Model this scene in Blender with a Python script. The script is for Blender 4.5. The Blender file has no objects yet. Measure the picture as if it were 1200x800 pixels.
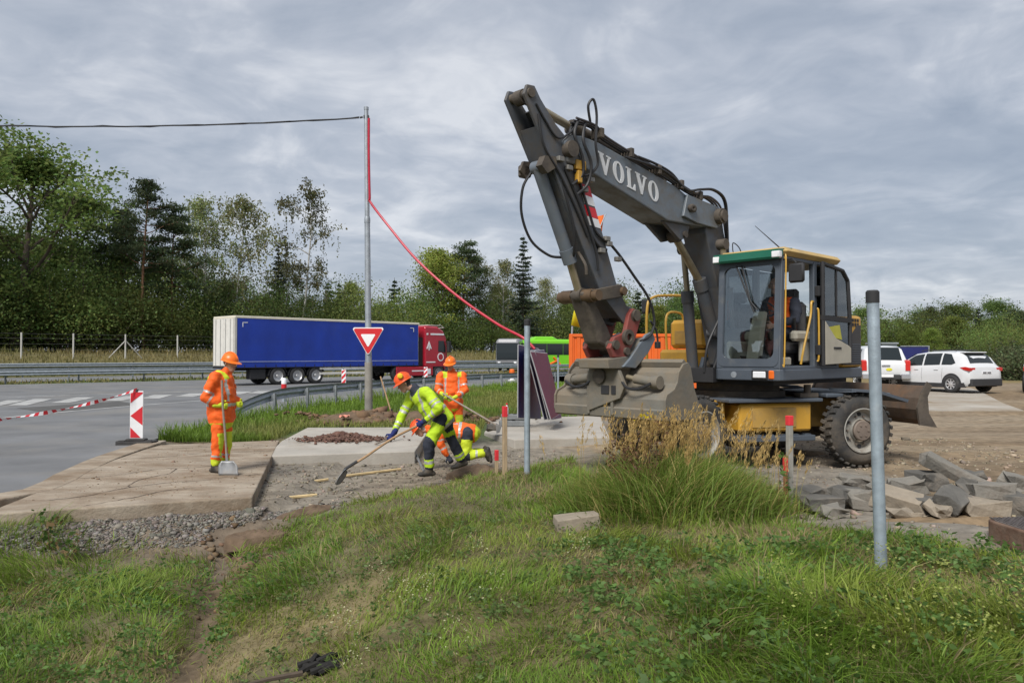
import bpy, bmesh, math, random
import numpy as np
from mathutils import Vector, Matrix
R = math.radians
SC = bpy.context.scene
COL = SC.collection
rng = np.random.default_rng(7)
random.seed(7)

# ------------------------------------------------------------ camera
CAMZ, FPX, HORY = 1.75, 890.0, 416.0
cd = bpy.data.cameras.new('camera'); cam = bpy.data.objects.new('camera', cd); COL.objects.link(cam)
cam.location = (0, 0, CAMZ)
cd.sensor_width = 36.0; cd.lens = 36.0*FPX/1200.0
cam.rotation_euler = (R(90)+math.atan((HORY-400)/FPX), 0, 0)
cd.clip_start = 0.1; cd.clip_end = 3000
SC.camera = cam

# ------------------------------------------------------------ sky, sun, exposure
SUN_EL, SUN_AZ = R(48), R(205)          # azimuth clockwise from +Y: behind the camera, a little left
W = bpy.data.worlds.new('World'); SC.world = W; W.use_nodes = True
nt = W.node_tree; nt.nodes.clear(); N = nt.nodes.new; L = nt.links.new
wo = N('ShaderNodeOutputWorld'); bg = N('ShaderNodeBackground'); L(bg.outputs[0], wo.inputs[0])
bg.inputs['Strength'].default_value = 0.1
sky = N('ShaderNodeTexSky'); sky.sky_type = 'NISHITA'; sky.sun_disc = False
sky.sun_elevation = SUN_EL; sky.sun_rotation = SUN_AZ; sky.air_density = 1.0; sky.dust_density = 1.5
tc = N('ShaderNodeTexCoord'); sep = N('ShaderNodeSeparateXYZ'); L(tc.outputs['Generated'], sep.inputs[0])
def wmath(op, a, b=None, clamp=False):
    n = N('ShaderNodeMath'); n.operation = op; n.use_clamp = clamp
    for i, v in enumerate((a, b)):
        if v is None: continue
        if isinstance(v, (int, float)): n.inputs[i].default_value = v
        else: L(v, n.inputs[i])
    return n.outputs[0]
zc = wmath('ADD', wmath('MAXIMUM', sep.outputs['Z'], 0.0), 0.20)
cmb = N('ShaderNodeCombineXYZ')
L(wmath('DIVIDE', sep.outputs['X'], zc), cmb.inputs[0]); L(wmath('DIVIDE', sep.outputs['Y'], zc), cmb.inputs[1])
def wnoise(scale, detail, rough, off, sx=1.0, sy=1.0, dist=0.0, rot=0.0):
    mp = N('ShaderNodeMapping'); L(cmb.outputs[0], mp.inputs[0])
    mp.inputs['Location'].default_value = off; mp.inputs['Scale'].default_value = (sx, sy, 1)
    mp.inputs['Rotation'].default_value = (0, 0, rot)
    n = N('ShaderNodeTexNoise'); L(mp.outputs[0], n.inputs['Vector'])
    n.inputs['Scale'].default_value = scale; n.inputs['Detail'].default_value = detail
    n.inputs['Roughness'].default_value = rough; n.inputs['Distortion'].default_value = dist
    return n.outputs[0]
big = wnoise(0.85, 4, 0.5, (3.1, 1.7, 0), 1.0, 1.05, 0.6, R(25))
fine = wnoise(2.6, 6, 0.55, (9.0, 4.0, 0), 1.0, 1.1, 0.9, R(28))
wisp = wnoise(7.0, 4, 0.5, (1.0, 7.0, 0), 1.0, 1.1, 0.8, R(28))
mixv = wmath('ADD', wmath('ADD', wmath('MULTIPLY', big, 0.44), wmath('MULTIPLY', fine, 0.40)), wmath('MULTIPLY', wisp, 0.16))
mixv = wmath('ADD', wmath('MULTIPLY', wmath('SUBTRACT', mixv, 0.5), 1.15), 0.515)
cr = N('ShaderNodeValToRGB'); L(mixv, cr.inputs[0])
e = cr.color_ramp.elements
e[0].position = 0.34; e[0].color = (0.29, 0.335, 0.41, 1)
e[1].position = 0.66; e[1].color = (0.64, 0.66, 0.70, 1)
q = e.new(0.44); q.color = (0.345, 0.388, 0.46, 1)
q = e.new(0.54); q.color = (0.44, 0.475, 0.54, 1)
cl = N('ShaderNodeVectorMath'); cl.operation = 'SCALE'; L(cr.outputs[0], cl.inputs[0]); cl.inputs['Scale'].default_value = 3.75
mx = N('ShaderNodeMix'); mx.data_type = 'RGBA'; mx.inputs[0].default_value = 0.95
L(sky.outputs[0], mx.inputs[6]); L(cl.outputs[0], mx.inputs[7]); L(mx.outputs[2], bg.inputs[0])
sd = bpy.data.lights.new('sun', 'SUN'); so = bpy.data.objects.new('sun', sd); COL.objects.link(so)
sd.energy = 1.5; sd.angle = R(24); sd.color = (1.0, 0.965, 0.91)
so.rotation_euler = (R(90)-SUN_EL, 0, -SUN_AZ+R(180))
so.location = (0, 0, 60)
SC.view_settings.view_transform = 'Standard'; SC.view_settings.look = 'None'
SC.view_settings.exposure = 1.55; SC.view_settings.gamma = 1.0; SC.view_settings.use_curve_mapping = False
SC.render.resolution_x = 1024; SC.render.resolution_y = 682
SC.render.engine = 'CYCLES'

# ------------------------------------------------------------ helpers
def at(px, py, z=0.0):                 # a point of the ground plane at height z
    Y = (CAMZ-z)*FPX/(py-HORY)
    return ((px-600)/FPX*Y, Y, z)
def dep(px, Y):                        # world X of image column px at depth Y
    return (px-600)/FPX*Y
def zat(py, Y):
    return CAMZ+(HORY-py)*Y/FPX
def smooth(a, b, x):
    t = np.clip((np.asarray(x, float)-a)/(b-a), 0, 1); return t*t*(3-2*t)
_perm = np.random.default_rng(3).random((256, 256))
def vnoise(x, y, s=1.0):
    x = np.asarray(x, float)*s; y = np.asarray(y, float)*s
    xi = np.floor(x).astype(int); yi = np.floor(y).astype(int); fx = x-xi; fy = y-yi
    fx = fx*fx*(3-2*fx); fy = fy*fy*(3-2*fy)
    a = _perm[xi % 256, yi % 256]; b = _perm[(xi+1) % 256, yi % 256]
    c = _perm[xi % 256, (yi+1) % 256]; d = _perm[(xi+1) % 256, (yi+1) % 256]
    return (a*(1-fx)+b*fx)*(1-fy)+(c*(1-fx)+d*fx)*fy
def fbm(x, y, s=1.0, o=4):
    v = 0; a = 0.5; t = 0
    for k in range(o):
        v = v+a*vnoise(np.asarray(x)+17.3*k, np.asarray(y)+9.1*k, s); t += a; s *= 2.1; a *= 0.5
    return v/t

MATS = {}
def mat(name, col, rough=0.6, metal=0.0, var=0.12, vs=3.0, bump=0.0, bs=40.0, dirt=0.0, dcol=(0.22, 0.18, 0.13), ds=2.5,
        attr=False, objvar=0.0, spec=0.5, coat=0.0, stretch=None, trans=0.0, ramp=None, world=False):
    if name in MATS: return MATS[name]
    m = bpy.data.materials.new(name); MATS[name] = m; m.use_nodes = True
    t = m.node_tree; n = t.nodes; l = t.links; b = n['Principled BSDF']
    b.inputs['Roughness'].default_value = rough; b.inputs['Metallic'].default_value = metal
    b.inputs['Specular IOR Level'].default_value = spec; b.inputs['Coat Weight'].default_value = coat
    b.inputs['Coat Roughness'].default_value = 0.12
    co = n.new('ShaderNodeTexCoord'); vec = co.outputs['Object']
    if world:
        g = n.new('ShaderNodeNewGeometry'); vec = g.outputs['Position']
    if stretch:
        mp = n.new('ShaderNodeMapping'); mp.inputs['Scale'].default_value = stretch; l.new(vec, mp.inputs[0]); vec = mp.outputs[0]
    def noise(sc, de=5, ro=0.6):
        x = n.new('ShaderNodeTexNoise'); x.inputs['Scale'].default_value = sc; x.inputs['Detail'].default_value = de
        x.inputs['Roughness'].default_value = ro; l.new(vec, x.inputs['Vector']); return x.outputs[0]
    def mixc(f, a, bb):
        x = n.new('ShaderNodeMix'); x.data_type = 'RGBA'
        if isinstance(f, float): x.inputs[0].default_value = f
        else: l.new(f, x.inputs[0])
        for i, v in ((6, a), (7, bb)):
            if isinstance(v, tuple): x.inputs[i].default_value = (*v[:3], 1)
            else: l.new(v, x.inputs[i])
        return x.outputs[2]
    def rng_(src, a, bb, c=0.0, d=1.0):
        x = n.new('ShaderNodeMapRange'); l.new(src, x.inputs[0])
        for i, v in enumerate((a, bb, c, d)): x.inputs[i+1].default_value = v
        return x.outputs[0]
    if attr:
        a = n.new('ShaderNodeAttribute'); a.attribute_name = 'col'; base = a.outputs['Color']
        if objvar > 0:
            oi = n.new('ShaderNodeObjectInfo'); hs = n.new('ShaderNodeHueSaturation'); l.new(base, hs.inputs['Color'])
            l.new(rng_(oi.outputs['Random'], 0, 1, 1-objvar, 1+objvar), hs.inputs['Value'])
            mu2 = n.new('ShaderNodeMath'); mu2.operation = 'FRACT'; mu3 = n.new('ShaderNodeMath'); mu3.operation = 'MULTIPLY'; mu3.inputs[1].default_value = 7.31
            l.new(oi.outputs['Random'], mu3.inputs[0]); l.new(mu3.outputs[0], mu2.inputs[0]); l.new(rng_(mu2.outputs[0], 0, 1, 0.475, 0.515), hs.inputs['Hue'])
            base = hs.outputs[0]
    else: base = None
    if var > 0:
        f = rng_(noise(vs), 0.3, 0.7, 1-var, 1+var)
        mu = n.new('ShaderNodeVectorMath'); mu.operation = 'SCALE'
        if base is not None: l.new(base, mu.inputs[0])
        else: mu.inputs[0].default_value = col[:3]
        l.new(f, mu.inputs['Scale']); c = mu.outputs[0]
    else: c = base if base is not None else tuple(col[:3])
    if dirt > 0:
        f = rng_(noise(ds, 7, 0.68), 0.62-0.3*dirt, 0.80-0.2*dirt, 0.0, min(1.0, 0.55+0.4*dirt))
        c = mixc(f, c, dcol)
        rr = rng_(f, 0, 1, rough, min(1, rough+0.35)); l.new(rr, b.inputs['Roughness'])
    if isinstance(c, tuple): b.inputs['Base Color'].default_value = (*c, 1)
    else: l.new(c, b.inputs['Base Color'])
    if bump > 0:
        bp = n.new('ShaderNodeBump'); bp.inputs['Strength'].default_value = bump; bp.inputs['Distance'].default_value = 0.02
        l.new(noise(bs, 6, 0.6), bp.inputs['Height']); l.new(bp.outputs[0], b.inputs['Normal'])
    if trans > 0:
        tr = n.new('ShaderNodeBsdfTranslucent'); ms = n.new('ShaderNodeMixShader'); ms.inputs[0].default_value = trans
        if isinstance(c, tuple): tr.inputs[0].default_value = (*c, 1)
        else: l.new(c, tr.inputs[0])
        l.new(b.outputs[0], ms.inputs[1]); l.new(tr.outputs[0], ms.inputs[2]); l.new(ms.outputs[0], n['Material Output'].inputs[0])
    return m
def glass_mat(name, tint=(0.75, 0.85, 0.83), amount=0.75, rough=0.03):
    if name in MATS: return MATS[name]
    m = bpy.data.materials.new(name); MATS[name] = m; m.use_nodes = True
    t = m.node_tree; n = t.nodes; l = t.links; n.remove(n['Principled BSDF'])
    tr = n.new('ShaderNodeBsdfTransparent'); tr.inputs[0].default_value = (*tint, 1)
    gl = n.new('ShaderNodeBsdfGlossy'); gl.inputs['Roughness'].default_value = rough; gl.inputs[0].default_value = (0.8, 0.85, 0.88, 1)
    fr = n.new('ShaderNodeFresnel'); fr.inputs[0].default_value = 1.5
    mp = n.new('ShaderNodeMapRange'); l.new(fr.outputs[0], mp.inputs[0]); mp.inputs[3].default_value = 1-amount-0.2; mp.inputs[4].default_value = 1.0
    ms = n.new('ShaderNodeMixShader'); l.new(mp.outputs[0], ms.inputs[0]); l.new(tr.outputs[0], ms.inputs[1]); l.new(gl.outputs[0], ms.inputs[2])
    l.new(ms.outputs[0], n['Material Output'].inputs[0])
    return m

class MB:
    """collects shapes; build() links them as one mesh object"""
    def __init__(s, off=(0, 0, 0)): s.v = []; s.f = []; s.m = []; s.mi = 0; s.off = Vector(off); s.sm = []; s.smooth = False
    def add(s, vs, fs):
        o = len(s.v); s.v += [tuple(Vector(p)+s.off) for p in vs]
        for f in fs: s.f.append([i+o for i in f]); s.m.append(s.mi); s.sm.append(s.smooth)
    def box(s, x0, x1, y0, y1, z0, z1, c=0.0, M=None):
        if c <= 0:
            vs = [(x, y, z) for z in (z0, z1) for y in (y0, y1) for x in (x0, x1)]
            fs = [(0, 2, 3, 1), (4, 5, 7, 6), (0, 1, 5, 4), (2, 6, 7, 3), (0, 4, 6, 2), (1, 3, 7, 5)]
        else:
            vs = []; idx = {}
            for i, x in enumerate((x0, x1)):
                for j, y in enumerate((y0, y1)):
                    for k, z in enumerate((z0, z1)):
                        sx, sy, sz = (1, -1)[i], (1, -1)[j], (1, -1)[k]
                        for a in range(3):
                            p = [x+sx*c, y+sy*c, z+sz*c]; p[a] = (x, y, z)[a]
                            idx[i, j, k, a] = len(vs); vs.append(tuple(p))
            fs = []
            for a in range(3):
                b1, b2 = (a+1) % 3, (a+2) % 3
                for sgn in (0, 1):
                    q = []
                    for (u, w) in ((0, 0), (1, 0), (1, 1), (0, 1)):
                        t = [0, 0, 0]; t[a] = sgn; t[b1] = u; t[b2] = w; q.append(idx[t[0], t[1], t[2], a])
                    fs.append(q if sgn else q[::-1])
                for u in (0, 1):
                    for w in (0, 1):
                        t0 = [0]*3; t1 = [0]*3; t0[a] = 0; t1[a] = 1
                        for t in (t0, t1): t[b1] = u; t[b2] = w
                        q = [idx[t0[0], t0[1], t0[2], b1], idx[t1[0], t1[1], t1[2], b1], idx[t1[0], t1[1], t1[2], b2], idx[t0[0], t0[1], t0[2], b2]]
                        fs.append(q if (u == w) else q[::-1])
            for i in (0, 1):
                for j in (0, 1):
                    for k in (0, 1):
                        q = [idx[i, j, k, 0], idx[i, j, k, 1], idx[i, j, k, 2]]
                        fs.append(q if (i+j+k) % 2 else q[::-1])
        if M is not None: vs = [tuple(M @ Vector(p)) for p in vs]
        s.add(vs, fs); return s
    def prism(s, pts, a, b, axis='y', M=None):
        """polygon pts (2D) extruded between a and b along axis"""
        n = len(pts)
        def mk(p, t): return {'y': (p[0], t, p[1]), 'x': (t, p[0], p[1]), 'z': (p[0], p[1], t)}[axis]
        vs = [mk(p, a) for p in pts]+[mk(p, b) for p in pts]
        fs = [list(range(n))[::-1], list(range(n, 2*n))]+[(i, (i+1) % n, n+(i+1) % n, n+i) for i in range(n)]
        if M is not None: vs = [tuple(M @ Vector(p)) for p in vs]
        s.add(vs, fs); return s
    def tube(s, pts, r, n=8, caps=True, flat=None):
        pts = [Vector(p) for p in pts]; k = len(pts)
        rs = r if isinstance(r, (list, tuple)) else [r]*k
        vs = []; up = None
        for i, p in enumerate(pts):
            d = (pts[min(i+1, k-1)]-pts[max(i-1, 0)]).normalized()
            if up is None:
                up = Vector((0, 0, 1)) if abs(d.z) < 0.9 else Vector((1, 0, 0))
            a = (up-d*up.dot(d)).normalized(); up = a; b = d.cross(a)
            for j in range(n):
                t = 2*math.pi*j/n; vs.append(tuple(p+a*(rs[i]*math.cos(t))+b*(rs[i]*math.sin(t))))
        fs = [(i*n+j, i*n+(j+1) % n, (i+1)*n+(j+1) % n, (i+1)*n+j) for i in range(k-1) for j in range(n)]
        if caps: fs += [list(range(n))[::-1], list(range((k-1)*n, k*n))]
        sm = s.smooth; s.smooth = True; s.add(vs, fs); s.smooth = sm; return s
    def cyl(s, p0, p1, r, n=16, r1=None): return s.tube([p0, p1], [r, r if r1 is None else r1], n)
    def lathe(s, prof, n=32, M=None, close=False, cap=True):
        """profile (r, h) revolved round local z"""
        vs = []; k = len(prof)
        for r_, h in prof:
            for j in range(n):
                t = 2*math.pi*j/n; vs.append((r_*math.cos(t), r_*math.sin(t), h))
        fs = [(i*n+j, i*n+(j+1) % n, (i+1)*n+(j+1) % n, (i+1)*n+j) for i in range(k-1) for j in range(n)]
        if close: fs += [((k-1)*n+j, (k-1)*n+(j+1) % n, (j+1) % n, j) for j in range(n)]
        elif cap:
            if prof[0][0] > 1e-6: fs.append(list(range(n))[::-1])
            if prof[-1][0] > 1e-6: fs.append(list(range((k-1)*n, k*n)))
        if M is not None: vs = [tuple(M @ Vector(p)) for p in vs]
        sm = s.smooth; s.smooth = True; s.add(vs, fs); s.smooth = sm; return s
    def loft(s, rings, close=True, caps=True):
        n = len(rings[0]); k = len(rings); vs = [p for r_ in rings for p in r_]
        e = n if close else n-1
        fs = [(i*n+j, i*n+(j+1) % n, (i+1)*n+(j+1) % n, (i+1)*n+j) for i in range(k-1) for j in range(e)]
        if caps and close: fs += [list(range(n))[::-1], list(range((k-1)*n, k*n))]
        s.add(vs, fs); return s
    def mesh(s, name, mats):
        me = bpy.data.meshes.new(name); me.from_pydata(s.v, [], s.f)
        if not isinstance(mats, (list, tuple)): mats = [mats]
        for m in mats: me.materials.append(m)
        if len(mats) > 1: me.polygons.foreach_set('material_index', s.m)
        me.polygons.foreach_set('use_smooth', s.sm)
        me.update(); return me
    def build(s, name, mats, parent=None, bevel=0.0, seg=2, fix=True, autosm=True):
        me = s.mesh(name, mats)
        if fix:
            bm = bmesh.new(); bm.from_mesh(me); bmesh.ops.recalc_face_normals(bm, faces=bm.faces); bm.to_mesh(me); bm.free()
        if autosm and any(s.sm):
            try: me.set_sharp_from_angle(angle=R(38))
            except Exception: pass
        o = bpy.data.objects.new(name, me); COL.objects.link(o); o.parent = parent
        if bevel > 0:
            b = o.modifiers.new('bevel', 'BEVEL'); b.width = bevel; b.segments = seg; b.limit_method = 'ANGLE'; b.angle_limit = R(35)
            b.harden_normals = False
        return o
def tag(o, label=None, cat=None, group=None, kind=None):
    for k, v in (('label', label), ('category', cat), ('group', group), ('kind', kind)):
        if v: o[k] = v
    return o
def empty(name, loc=(0, 0, 0), rz=0.0, label=None, cat=None, group=None):
    o = bpy.data.objects.new(name, None); COL.objects.link(o); o.location = loc; o.rotation_euler = (0, 0, rz)
    o.empty_display_size = 0.2
    return tag(o, label, cat, group)
def copy_tree(o, parent=None):
    c = o.copy(); COL.objects.link(c); c.parent = parent
    for ch in list(o.children): copy_tree(ch, c)
    return c
def fast(name, V, F, m, C=None, parent=None, smooth_=False):
    """numpy verts (n,3), faces (k,q) of equal size, optional per-vertex colour"""
    me = bpy.data.meshes.new(name); V = np.ascontiguousarray(V, np.float32); F = np.ascontiguousarray(F, np.int32)
    k, q = F.shape
    me.vertices.add(len(V)); me.vertices.foreach_set('co', V.ravel())
    me.loops.add(k*q); me.loops.foreach_set('vertex_index', F.ravel())
    me.polygons.add(k); me.polygons.foreach_set('loop_start', np.arange(0, k*q, q, dtype=np.int32))
    me.polygons.foreach_set('loop_total', np.full(k, q, np.int32))
    if smooth_: me.polygons.foreach_set('use_smooth', np.ones(k, bool))
    if C is not None:
        a = me.color_attributes.new('col', 'FLOAT_COLOR', 'POINT')
        cc = np.ones((len(V), 4), np.float32); cc[:, :3] = C; a.data.foreach_set('color', cc.ravel())
    me.update(calc_edges=True); me.validate()
    me.materials.append(m)
    if name is None: return me
    o = bpy.data.objects.new(name, me); COL.objects.link(o); o.parent = parent
    return o
def catmull(pts, n=8):
    P = [Vector(p) for p in pts]; out = []
    for i in range(len(P)-1):
        p0, p1, p2, p3 = P[max(i-1, 0)], P[i], P[i+1], P[min(i+2, len(P)-1)]
        for k in range(n):
            t = k/n; out.append(0.5*((2*p1)+(p2-p0)*t+(2*p0-5*p1+4*p2-p3)*t*t+(3*p1-p0-3*p2+p3)*t**3))
    return out+[P[-1]]
# common materials
STEEL = lambda: mat('galvanised_steel', (0.34, 0.37, 0.40), 0.5, 0.55, 0.2, 6, 0.1, 60)
BLACK = lambda: mat('black_rubber', (0.022, 0.022, 0.024), 0.75, 0, 0.2, 5)
WHITE = lambda: mat('white_paint', (0.6, 0.61, 0.61), 0.4, 0, 0.06, 3)
# ------------------------------------------------------------ terrain
DD = np.array([0.715, 0.699]); WW = np.array([-0.699, 0.715]); Q0 = np.array([-31.0, 46.0])
def mw(s, w): p = Q0+DD*s+WW*w; return float(p[0]), float(p[1])       # motorway coordinates
def hgt(x, y, detail=True):
    x = np.asarray(x, float); y = np.asarray(y, float)
    d = (x+3.0)*0.81-(y-9.0)*0.58
    e_ = (x+3.3)*0.96+(y-9.0)*0.278
    yfr = 8.25+(x+5.75)*0.398
    z0 = np.where(x < -3.0, -0.36+0.235*smooth(-0.95, -0.03, y-yfr), -0.36+0.16*smooth(8.3, 9.3, y))
    zr = 0.13+0.16*np.exp(-((x-2.6)**2/5+(y-4.6)**2/5))
    m = smooth(-0.1, 2.3, e_)*smooth(-0.1, 2.0, d)
    z = z0+(zr-z0)*m
    gul = np.exp(-((e_+0.03)/0.12)**2)*smooth(9.0, 8.0, y)
    z = z-0.12*gul
    # towards the yard and the verge everything comes up to road level
    lev = np.where(x > 1.5, 0.0, -0.03)
    k = np.maximum(smooth(14.6, 17.5, y), smooth(-6.0, -7.2, x+0*y)*smooth(8.8, 10.5, y))
    z = z+(lev-z)*k
    z = z+(-0.12-z)*smooth(-3.6, -4.2, x+(y-9.3)*0.26)*smooth(9.6, 10.2, y)*(1-k)
    z = z+0.26*smooth(16, 31, y)*smooth(3, 9, x-0.12*(y-16))
    # the bank behind the far carriageway
    w = (x-Q0[0])*WW[0]+(y-Q0[1])*WW[1]
    z = z+2.1*smooth(15, 29, w)
    if detail:
        amp = 0.05*smooth(16, 11, y)*np.where((d > 0.2), 1, 0.45)
        z = z+amp*(fbm(x, y, 1.6, 4)-0.5)*2+0.03*smooth(13, 9, y)*(vnoise(x, y, 7)-0.5)
        z = z+0.25*smooth(25, 40, y)*(fbm(x, y, 0.12, 3)-0.5)*smooth(15, 30, w)
    return z
def grid_axis(segs):
    out = []
    for a, b, st in segs: out += list(np.arange(a, b, st))
    return np.array(out+[segs[-1][1]])
gx = grid_axis([(-900, -200, 70), (-200, -60, 14), (-60, -16, 2.2), (-16, -8, 0.5), (-8, 8, 0.11), (8, 16, 0.5), (16, 60, 2.2), (60, 200, 14), (200, 900, 70)])
gy = grid_axis([(-200, -20, 30), (-20, 1, 3), (1, 13, 0.1), (13, 22, 0.25), (22, 60, 1.2), (60, 150, 4), (150, 300, 15), (300, 1200, 90)])
GX, GY = np.meshgrid(gx, gy); GZ = hgt(GX, GY)
def grass_mask(x, y):
    """1 where turf grows, 0 on bare soil"""
    d = (x+3.0)*0.81-(y-9.0)*0.58; e_ = (x+3.3)*0.96+(y-9.0)*0.278
    right_edge = 9.15-0.72*np.maximum(x-1.0, 0)**1.3+0.5*(vnoise(x, y, 1.3)-0.5)
    right_edge = right_edge-0.40*smooth(2.2, 2.8, x)
    fg = smooth(0.25, -0.35, y-right_edge)
    fg = np.where(x < 1.0, smooth(0.1, 0.5, d+0.5*(vnoise(x, y, 1.5)-0.5)), fg)
    left = smooth(8.35, 7.9, y+0.5*(vnoise(x, y, 1.7)-0.5)-0.35*smooth(-4.2, -5.4, x))
    m = np.where(e_ < 0, left, fg)
    m = m*(1-np.exp(-(e_/0.095)**2)*0.95)
    return m
def colmix(a, b, t): return a+(np.array(b)-a)*t[..., None]
X_, Y_ = GX.ravel(), GY.ravel()
soil = np.array([0.155, 0.115, 0.075])
C = np.tile(soil, (len(X_), 1))
n1 = fbm(X_, Y_, 0.9, 4); n2 = fbm(X_+40, Y_, 0.25, 3)
C = colmix(C, (0.245, 0.19, 0.125), smooth(0.4, 0.65, n1))             # sandy yard
C = colmix(C, (0.21, 0.195, 0.17), smooth(0.5, 0.62, n2)*0.8)          # grey gravel patches
yd = smooth(3.0, 5.0, X_)*smooth(10, 13, Y_)*smooth(45, 38, Y_)
C = colmix(C, (0.215, 0.158, 0.098), yd*0.75)
trk = fbm(X_*0.12+Y_*0.05, Y_*1.1, 1.3, 3)
C = colmix(C, (0.125, 0.092, 0.062), yd*smooth(0.52, 0.66, trk)*0.55)
C = colmix(C, (0.27, 0.225, 0.165), yd*smooth(0.46, 0.34, trk)*0.4)
gm = grass_mask(X_, Y_)*(Y_ < 13)
C = colmix(C, (0.10, 0.088, 0.042), gm*0.85)
dry = smooth(0.48, 0.62, fbm(X_+5, Y_+3, 0.8, 3))
C = colmix(C, (0.20, 0.16, 0.085), gm*dry*0.6)
trench = ((Y_ > 9) & (Y_ < 15.6) & (X_ < 1.6) & (gm < 0.4))
C = colmix(C, (0.20, 0.175, 0.14), trench*0.7)
ee = (X_+3.3)*0.96+(Y_-9.0)*0.278; C = colmix(C, (0.115, 0.082, 0.052), np.exp(-(ee/0.2)**2)*(Y_ < 9.2)*(Y_ > 2)*0.9)
C = colmix(C, (0.14, 0.112, 0.085), (ee < 0.6)*(Y_ > 7.4)*(Y_ < 9.4)*(X_ > -9)*0.8)
wv = (X_-Q0[0])*WW[0]+(Y_-Q0[1])*WW[1]
verge = smooth(15.5, 17, Y_)*(X_ < 1.2+0.0*Y_)*smooth(-4, -6.0, -Y_*0.0+X_*0-5+0)
verge = smooth(15.6, 17.2, Y_)*smooth(2.5, 0.2, X_-(Y_-20)*0.20)
C = colmix(C, (0.062, 0.095, 0.028), verge*0.9)
C = colmix(C, (0.14, 0.12, 0.055), smooth(14, 16, wv)*0.95)            # rough grass on the bank
C = colmix(C, (0.20, 0.155, 0.07), (Y_ > 41)*smooth(8, 14, X_)*(wv < 14)*0.9)
C = colmix(C, (0.05, 0.06, 0.025), smooth(30, 40, wv)*0.9)
ny, nx = GX.shape
ii = (np.arange(ny-1)[:, None]*nx+np.arange(nx-1)[None, :]).ravel()
F = np.stack([ii, ii+1, ii+nx+1, ii+nx], 1)
GM = mat('soil_and_turf', (0.2, 0.15, 0.1), 0.95, 0, 0.35, 4.5, 1.0, 14.0, attr=True, spec=0.15)
g = fast('ground', np.stack([X_, Y_, GZ.ravel()], 1), F, GM, C, smooth_=True); tag(g, kind='structure')

def sheet(name, pts, z, m, thick=0.0, kind='structure'):
    mb = MB()
    if thick: mb.prism(pts, z-thick, z, 'z')
    else: mb.add([(p[0], p[1], z) for p in pts], [list(range(len(pts)))])
    o = mb.build(name, m); 
    return tag(o, kind=kind)
ASPH = mat('asphalt', (0.150, 0.153, 0.158), 0.85, 0, 0.22, 0.6, 0.4, 60, dirt=0.5, dcol=(0.20, 0.19, 0.175), ds=0.35, world=True, spec=0.3)
MARK = mat('road_paint', (0.40, 0.40, 0.39), 0.75, 0, 0.15, 2.5, dirt=0.7, dcol=(0.19, 0.19, 0.185), ds=1.4)
CONC = mat('concrete', (0.36, 0.335, 0.295), 0.9, 0, 0.14, 1.2, 0.35, 28, dirt=0.30, dcol=(0.25, 0.205, 0.155), ds=0.9, spec=0.25)
CONCD = mat('muddy_concrete', (0.33, 0.28, 0.22), 0.92, 0, 0.2, 2.2, 0.6, 26, dirt=0.8, dcol=(0.175, 0.125, 0.082), ds=1.3, spec=0.2, stretch=(0.8, 1.25, 1))
edge = [(-30, -8), (-10, 5), (-8, 7.5), (-6.36, 9.44), (-6.62, 11), (-7.0, 12.56), (-7.24, 14.2), (-7.47, 16.2), (-7.6, 19.2), (-7.5, 22.2), (-6.5, 28.3), (-4.3, 36.2), (-0.4, 44.5), (5, 52.5), (12, 60.5)]
edge = [tuple(p)[:2] for p in catmull([(a, b, 0) for a, b in edge], 5)]
far_r = mw(600, -13.5)
road_pts = edge+[far_r, mw(600, -1.3), mw(-110, -1.3), (-110, -50), (-40, -30)]
sheet('road', road_pts, 0.0, ASPH)
sheet('road', [mw(-150, 3.0), mw(600, 3.0), mw(600, 13.6), mw(-150, 13.6)], 0.02, ASPH)
# painted lines
def stripe(pts, w, z=0.006):
    L_, R_ = [], []
    for i, p in enumerate(pts):
        a = Vector(pts[max(i-1, 0)]); b = Vector(pts[min(i+1, len(pts)-1)]); d = (b-a).normalized(); n = Vector((-d.y, d.x))
        L_.append(Vector(p)+n*w/2); R_.append(Vector(p)-n*w/2)
    mb = MB(); k = len(pts)
    mb.add([(p.x, p.y, z) for p in L_]+[(p.x, p.y, z) for p in R_], [(i, i+1, k+i+1, k+i) for i in range(k-1)])
    tag(mb.build('road_marking', MARK), kind='structure')
stripe([mw(-60, -1.9), mw(400, -1.9)], 0.25)
stripe([mw(-60, 3.6), mw(400, 3.6)], 0.22, 0.026); stripe([mw(-60, 12.9), mw(400, 12.9)], 0.22, 0.026)
for k in range(26): stripe([mw(-40+18*k, -5.7), mw(-34+18*k, -5.7)], 0.16)
for k in range(26): stripe([mw(-40+18*k, 8.2), mw(-34+18*k, 8.2)], 0.16, 0.026)
# edge line of the slip road and the hatched nose between slip road and carriageway
lo = [at(-60, 497)[:2], at(0, 490)[:2], at(80, 482)[:2], at(160, 475)[:2], at(240, 469)[:2], at(330, 463)[:2], at(420, 457)[:2]]
up = [at(-60, 471)[:2], at(0, 466)[:2], at(100, 462.5)[:2], at(200, 459.5)[:2], at(300, 457)[:2], at(400, 453)[:2]]
stripe(lo, 0.2); stripe(up, 0.25)
for (a0, a1, b0, b1) in ((-40, 10, 479, 469), (10, 40, 475, 467.5), (60, 90, 472, 465.5), (120, 148, 469.5, 464), (165, 181, 467, 462.5), (205, 222, 465, 461), (260, 275, 462, 458.7), (290, 303, 461, 458)):
    p = [at(a0, b0)[:2], at(a0+22, b0)[:2], at(a1+22, b1)[:2], at(a1, b1)[:2]]
    sheet('road_marking', p, 0.0105, MARK)
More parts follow.
